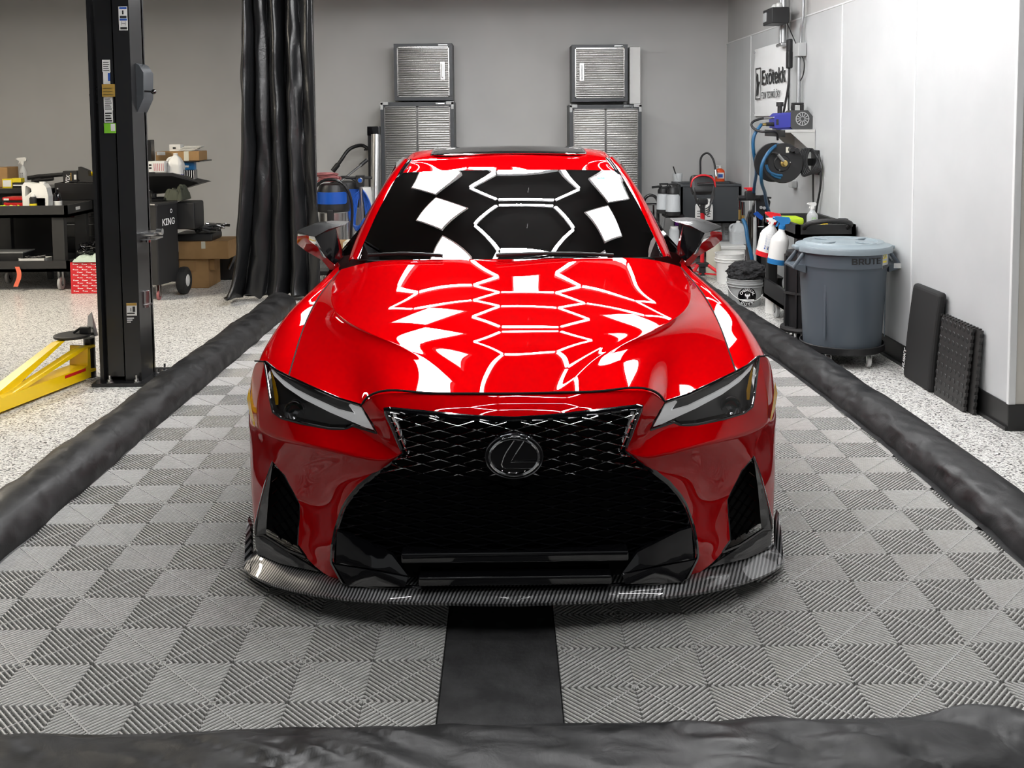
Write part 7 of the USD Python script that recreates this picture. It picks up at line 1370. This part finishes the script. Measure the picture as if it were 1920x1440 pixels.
obj('crank_handle', [cyl((.055, -.008, .11), (.055, -.07, .11), .018, 14), cyl((.095, -.008, .10), (.095, -.06, .10), .022, 14)], M['black_plastic'], t); obj('crank_label', bx(.02, .045, -.0105, -.0075, .085, .13), M['cream_plastic'], t)
obj('reel_bracket', [bx(.0, RWX-rc_[0], .155, .18, -.03, .03), bx(RWX-rc_[0]-.012, RWX-rc_[0], .02, .2, -.10, .10)], M['black_metal'], t)
obj('reel_hose', tube(spline([(np.array(rc_)+[-.02, .07, R0*.9]), (2.110, 7.900, 1.309), (2.055, 7.880, 1.225), (2.048, 7.900, 1.118), (2.123, 8.100, 0.996), (2.252, 8.500, 0.852), (2.342, 8.750, 0.750)], 60), .014, 10), M['hose_blue'], None, 'blue hose hanging down across the face of the reel', smooth=60, cat='hose')
cc = (2.453, 8.000, 1.238); t = thing('cable_bundle', 'bundle of black cable looped beside the reel and hanging down the wall', 'cable', (0, 0, 0))
for k in range(6): obj('cable_loop', tube(spline([(RWX-.05-.01*k, 8.05+.012*k, cc[2]+.09), (RWX-.10-.008*k, 8.0+.01*k, cc[2]+.03-.01*k), (RWX-.07-.012*k, 7.93+.01*k, cc[2]-.10-.006*k), (RWX-.03-.004*k, 7.88+.01*k, cc[2]-.08+.01*k), (RWX-.04, 7.98+.008*k, cc[2]+.05)], 36, True), .007, 6), M['black_plastic'], t)
obj('cable_drop', tube(spline([(RWX-.03, 7.92, cc[2]+.05), (RWX-.02, 7.9, cc[2]-.2), (RWX-.03, 7.98, cc[2]-.45), (RWX-.03, 7.95, cc[2]-.6)], 30), .009, 8), M['black_plastic'], t); obj('cable_drop', tube(spline([(RWX-.05, 8.0, cc[2]-.08), (RWX-.04, 8.02, cc[2]-.3), (RWX-.04, 7.98, cc[2]-.58)], 30), .008, 8), M['black_plastic'], t)
pz = (2.592, 9.000, 0.969); obj('wall_outlet', [rbx(RWX-.05, RWX, (2.540, 8.656, 0.991)[1]-.06, (2.540, 8.656, 0.991)[1]+.05, (2.540, 8.655, 0.968)[2], (2.540, 8.658, 1.033)[2], .01)], M['wheel_grey'], None, 'grey weatherproof wall outlet under the hose reel', cat='outlet')
# ================================================================== black service cart by the wall, with hung bottles
t = thing('service_cart', 'black plastic service cart standing against the white wall behind the grey bin', 'cart', (0, 0, 0))
CX0, CX1, CY0, CY1 = 2.10, 2.53, 7.10, 8.0; CZ = (2.324, 7.000, 0.808)[2]
obj('top_tray', tray(CZ-.10, CZ, CX0, CX1, CY0, CY1, .03), M['worn_black'], t); obj('lower_tray', tray(.13, .28, CX0, CX1, CY0, CY1, .025), M['black_plastic'], t)
for x in (CX0+.01, CX1-.09):
    for y in (CY0+.02, CY1-.10): obj('leg', rbx(x, x+.08, y, y+.08, .2, CZ-.06, .012), M['black_plastic'], t)
for x in (CX0+.07, CX1-.09):
    for y in (CY0+.12, CY1-.14): caster(t, x, y, .13, .062, .03)
obj('push_handle', tube(spline([(CX0+.06, CY0+.02, CZ-.03), (CX0+.06, CY0-.06, CZ+.01), (CX1-.06, CY0-.06, CZ+.01), (CX1-.06, CY0+.02, CZ-.03)], 30), .018, 10), M['worn_black'], t)
zt_ = CZ-.07+.001
def hung(label, u, v_top, v_bot, Y, body, head, band, prn, r):
    pass
for lab, p, q, bm, hm, bd, pm_, r, tl in (
    ('white spray bottle with red trigger and red base hung on the cart edge', (2.047, 7.620, 0.512), (2.123, 7.620, 0.781), 'white_plastic', 'bright_red', 'bright_red', 'blue_ink', .075, 12),
    ('slim clear spray bottle with pale pink trigger hung between the two big bottles', (2.080, 7.500, 0.602), (2.123, 7.500, 0.773), 'clear_plastic', 'white_plastic', None, 'white_print', .034, 6),
    ('white spray bottle with blue trigger and blue base hung on the cart edge', (2.093, 7.300, 0.499), (2.130, 7.300, 0.774), 'white_plastic', 'sky_blue', 'sky_blue', None, .068, 8)):
    h = (q[2]-p[2])*1.06; spray_bottle('spray_bottle', lab, (min(p[0], CX0-.088), p[1], p[2]), M[bm], M[hm], h, r, M[bd] if bd else None, -20, tl, M[pm_] if pm_ else None)
x, y = (2.338, 7.500, 0.791)[0], 7.5; spray_bottle('spray_bottle', 'clear bottle with small teal label standing on the service cart', (x, y, zt_), M['clear_plastic'], M['white_plastic'], (2.337, 7.500, 0.901)[2]-zt_, .042, print_m=M['green_label'])
t = thing('work_light', 'black corded polisher with orange collar lying on the service cart', 'power tool', (0, 0, 0)); p, q = np.array((2.330, 7.100, 0.824)), np.array((2.494, 7.000, 0.841)); zc = zt_+.035
obj('tool_body', [cyl((p[0]+.06, 7.27, zc), (q[0]-.06, 7.19, zc), .033, 16), mv(rbx(-.05, .05, -.04, .04, -.03, .03, .02), (p[0]+.09, 7.25, zc+.002))], M['black_plastic'], t); obj('tool_collar', cyl((p[0], 7.28, zc), (p[0]+.06, 7.27, zc), .034, 16), M['yellow_paint'], t); obj('tool_end', cyl((q[0]-.06, 7.19, zc), (q[0]-.02, 7.18, zc), .028, 14), M['wheel_grey'], t); obj('tool_cord', [tube(coil((p[0]+.12, 7.24, zc+.036), .055, 2.2, .008, .01, 4), .007, 6)], M['black_plastic'], t)
obj('cart_cloth', rbx(CX0+.06, CX0+.24, 7.70, 7.9, zt_, zt_+.06, .02), M['hi_vis'], None, 'folded yellow-green cloth on the far end of the service cart', cat='cloth')
jug('fluid_jug', 'large cream fluid jug in the lower tray of the service cart', (CX0+.22, 7.25, .1612), .36, .30, .22, 'cream_plastic', 'cream_plastic', rz=90)
cloth_heap('glove_bag', 'clear bag of neon green gloves spilling in the lower tray', CX0+.03, CX0+.10, 7.08, 7.62, .1615, .21, 'hi_vis', 'gloves', 7, 22)
obj('plastic_bag', mv(trimesh.creation.icosphere(3, 1.), (CX0+.075, 7.5, .30), s=(.045, .16, .07)), M['clear_plastic'], None, 'crumpled clear plastic bag above the green gloves', cat='bag')
# black ribbed stack just behind the grey bin
bxx, byy = (2.064, 6.720, 0.117)[0], 6.62
t = thing('black_bin', 'tall black ribbed bin on casters hidden half behind the grey bin', 'bin', (2.085, 6.90, 0)); hh = (2.086, 6.900, 0.648)[2]
obj('bin_body', lathe([(0, .10), (.10, .10), (.115, hh-.02), (.11, hh), (0, hh)], 28), M['black_plastic'], t)
for k in range(8): obj('rib', mv(bx(.095, .128, -.006, .006, .12, hh-.03), rz=45*k+10), M['black_plastic'], t)
obj('bin_ring', lathe([(.09, .085), (.145, .085), (.15, .10), (.145, .115), (.09, .115)], 32), M['worn_black'], t); obj('bin_ring', lathe([(.11, .35), (.128, .35), (.128, .365), (.11, .365)], 32), M['worn_black'], t)
for sx, sy in ((-.09, -.05), (.06, -.09), (.0, .09)): caster(t, sx, sy, .085, .040, .022, wheel='tyre')
# ================================================================== big grey bin on its dolly
gx, gy = 2.205, 6.42
t = thing('grey_bin', 'large slate grey lidded bin with bold black lettering on a black dolly', 'bin', (gx, gy, 0)); zr = (2.189, 6.200, 0.732)[2]; zd = .098; rt, rb2 = .285, .245
zw = lambda q: zd+(zr-zd)*q
prof = [(0, zd), (rb2-.01, zd), (rb2, zd+.012), (rb2+.030*.9, zw(.80)), (rb2+.040, zw(.835)), (rt, zw(.98)), (rt+.004, zr), (rt-.01, zr)]
obj('bin_body', lathe(prof, 72), M['bin_grey'], t, smooth=30)
pan = []
for a0 in (12, 192):
    pass
# raised panel frame on the front of the bin
fz0, fz1 = zw(.10), zw(.76)
fr2 = Polygon(rrect(-.20, .30, fz0, fz1+.02, .03)).difference(Polygon(rrect(-.185, .285, fz0-.05, fz1, .03)))
obj('panel_rib', wrap(fine(as_tm(ext(fr2, .006)), .03), rb2+.016, (0, 0, 0)), M['bin_grey'], t)
lid = lathe([(0, zr+.050), (.10, zr+.048), (.12, zr+.040), (.20, zr+.036), (.215, zr+.046), (.25, zr+.046), (.262, zr+.034), (.298, zr+.024), (.306, zr+.010), (.306, zr-.016), (.296, zr-.018), (.294, zr+.004), (0, zr+.004)], 72)
ld = obj('lid', lid, M['bin_lid'], t, 'pale grey-blue domed lid', smooth=30)
for k in range(4): obj('lid_rib', mv(rbx(.10, .24, -.022, .022, zr+.036, zr+.050, .006), rz=90*k+35), M['bin_lid'], ld)
for sx in (-1, 1): obj('lid_tab', mv(rbx(.295, .325, -.05, .05, zr-.008, zr+.016, .008), rz=0 if sx == 1 else 180), M['bin_lid'], ld)
for sx in (-1, 1):
    G = [(.27, -.06, zw(.98)), (.27, .06, zw(.98)), (.36, -.075, zw(.80)), (.36, .075, zw(.80)), (.35, -.07, zw(.77)), (.35, .07, zw(.77)), (.26, -.07, zw(.78)), (.26, .07, zw(.78))]
    hb_ = obj('bin_handle', [tube(np.array([(.275*sx, -.07, zw(.97)), (.345*sx, -.085, zw(.82)), (.345*sx, .085, zw(.82)), (.275*sx, .07, zw(.97))]), .013, 8), hull([(x*sx, y, z) for x, y, z in [(.27, -.09, zw(.84)), (.27, .09, zw(.84)), (.35, -.09, zw(.84)), (.35, .09, zw(.84)), (.27, -.09, zw(.76)), (.27, .09, zw(.76)), (.345, -.085, zw(.80)), (.345, .085, zw(.80))]])], M['bin_grey'], t)
    if sx == 1: obj('handle_tag', mv(bx(.30, .345, -.0935, -.090, zw(.80), zw(.85)), (0, 0, 0)), M['paper'], hb_)
rtx = rt+.002
obj('bin_lettering', wrap(fine(text('BRUTE', .040, .002, True), .012), rtx+.001, (0, 0, zw(.90))), M['ink'], t) if False else None
g = text('BRUTE', .036, .003, True); g.apply_scale([1.30, 1, 1]); g.apply_translation([.062, 0, 0]); obj('bin_lettering', wrap(fine(g, .012), rtx-.002, (0, 0, zw(.885))), M['ink'], t)
obj('bin_badge', wrap(fine(as_tm(ext(rrect(.035, .095, zw(.845), zw(.875), .006), .004)), .02), rtx-.008), M['ink'], t); obj('badge_line', wrap(fine(as_tm(ext(rrect(.042, .088, zw(.858), zw(.868), .004), .0055)), .02), rtx-.008), M['bin_lid'], t)
lb_ = obj('bin_label', wrap(fine(as_tm(ext(rrect(.185, .262, zw(.825), zw(.975), .004), .003)), .02), rtx-.003), M['wheel_grey'], t, 'printed sales label with yellow figure'); obj('label_foot', wrap(fine(as_tm(ext(rrect(.186, .261, zw(.826), zw(.86), .003), .0042)), .02), rtx-.003), M['cab_grey'], lb_)
g = text('3X', .032, .0015, True); g.apply_translation([.213, 0, .0032]); obj('label_figure', wrap(fine(g, .012), rtx-.003, (0, 0, zw(.925))), M['yellow_plastic'], lb_); obj('label_stripe', wrap(fine(as_tm(ext(sbox(.190, zw(.885), .235, zw(.905)), .0042)), .02), rtx-.003), M['yellow_plastic'], lb_)
dl = thing('bin_dolly', 'round black dolly with four white casters under the grey bin', 'dolly', (gx, gy, 0))
obj('dolly_ring', lathe([(0, zd-.028), (.10, zd-.028), (.25, zd-.032), (.268, zd-.022), (.270, zd+.018), (.262, zd+.022), (.258, zd-.006), (0, zd-.006)], 60), M['black_plastic'], dl)
for k in range(5):
    q = math.radians(-60+72*k); caster(dl, .215*math.cos(q), .215*math.sin(q), zd-.03, .034, .024, wheel='white_plastic')
# ================================================================== kneeling pad and spare floor tiles leaning on the wall
t = thing('kneeling_pad', 'thick black foam kneeling pad leaning on the white wall', 'pad', (0, 0, 0))
def pad_mesh():
    a_ = rbx(0, .048, 5.62, 6.0, FZ, .565, .022, 3).subdivide_to_size(.06); v = a_.vertices; v[:, 0] += 2.440+.055*np.clip((v[:, 2]-FZ)/.6, 0, 1)**1.5; a_.vertices = v; return a_
obj('pad_body', pad_mesh(), M['foam_black'], t, smooth=50)
lt = on_right_wall(mv(text('HUSKY', .030, .001, True), rz=78), (0, 0, 0)); lt.vertices = lt.vertices+[2.4405, 5.965, .095]; obj('pad_lettering', lt, M['white_print'], t)
mat('coin_tile', (.030, .029, .028), .5)
for k in range(2):
    t = thing('spare_tile', ('black coin-pattern interlocking floor tile leaning by the kneeling pad, front one', 'black interlocking floor tile behind the coin-pattern one, nearer the wall')[k], 'floor tile', (0, 0, 0))
    x0b, x0t = (2.455, 2.510)[k] if False else (2.462, 2.492)[k], (2.500, 2.522)[k]; ya2, yb3 = (5.60-.05*k, 5.24-.05*k); hz_ = .455
    def tp2(y, z, o=0.): s = (z-FZ)/hz_; return (x0b+(x0t-x0b)*s-o, y, z)
    V = [tp2(y, z, o) for o in (0, -.016) for y in (yb3, ya2) for z in (FZ, FZ+hz_)]; obj('tile_body', hull(V), M['coin_tile'], t)
    if k == 0:
        coins = []
        for i in range(8):
            for j in range(9):
                y = yb3+.035+i*.052; z = FZ+.035+j*.050
                c_ = lathe([(0, .003), (.014, .003), (.017, 0)], 10); c_ = mv(c_, ry=-90-math.degrees(math.atan2(x0t-x0b, hz_))*1); coins.append(mv(c_, tp2(y, z, .0005)))
        obj('coin', cat_m(coins), M['worn_black'], t, 'raised round coins on the tile face', kind='stuff')
    teeth = []
    for i in range(12):
        y = yb3+.01+i*.036; teeth.append(hull([tp2(y+d1, FZ+hz_-.001, o) for d1 in (0, .018) for o in (0, -.014)]+[tp2(y+d1, FZ+hz_+.010, o) for d1 in (0, .018) for o in (0, -.014)]))
        z = FZ+.01+i*.039; teeth.append(hull([tp2(yb3+.001, z+d1, o) for d1 in (0, .02) for o in (0, -.014)]+[tp2(yb3-.010, z+d1, o) for d1 in (0, .02) for o in (0, -.014)]))
    obj('interlock_teeth', teeth, M['coin_tile'], t, kind='stuff')
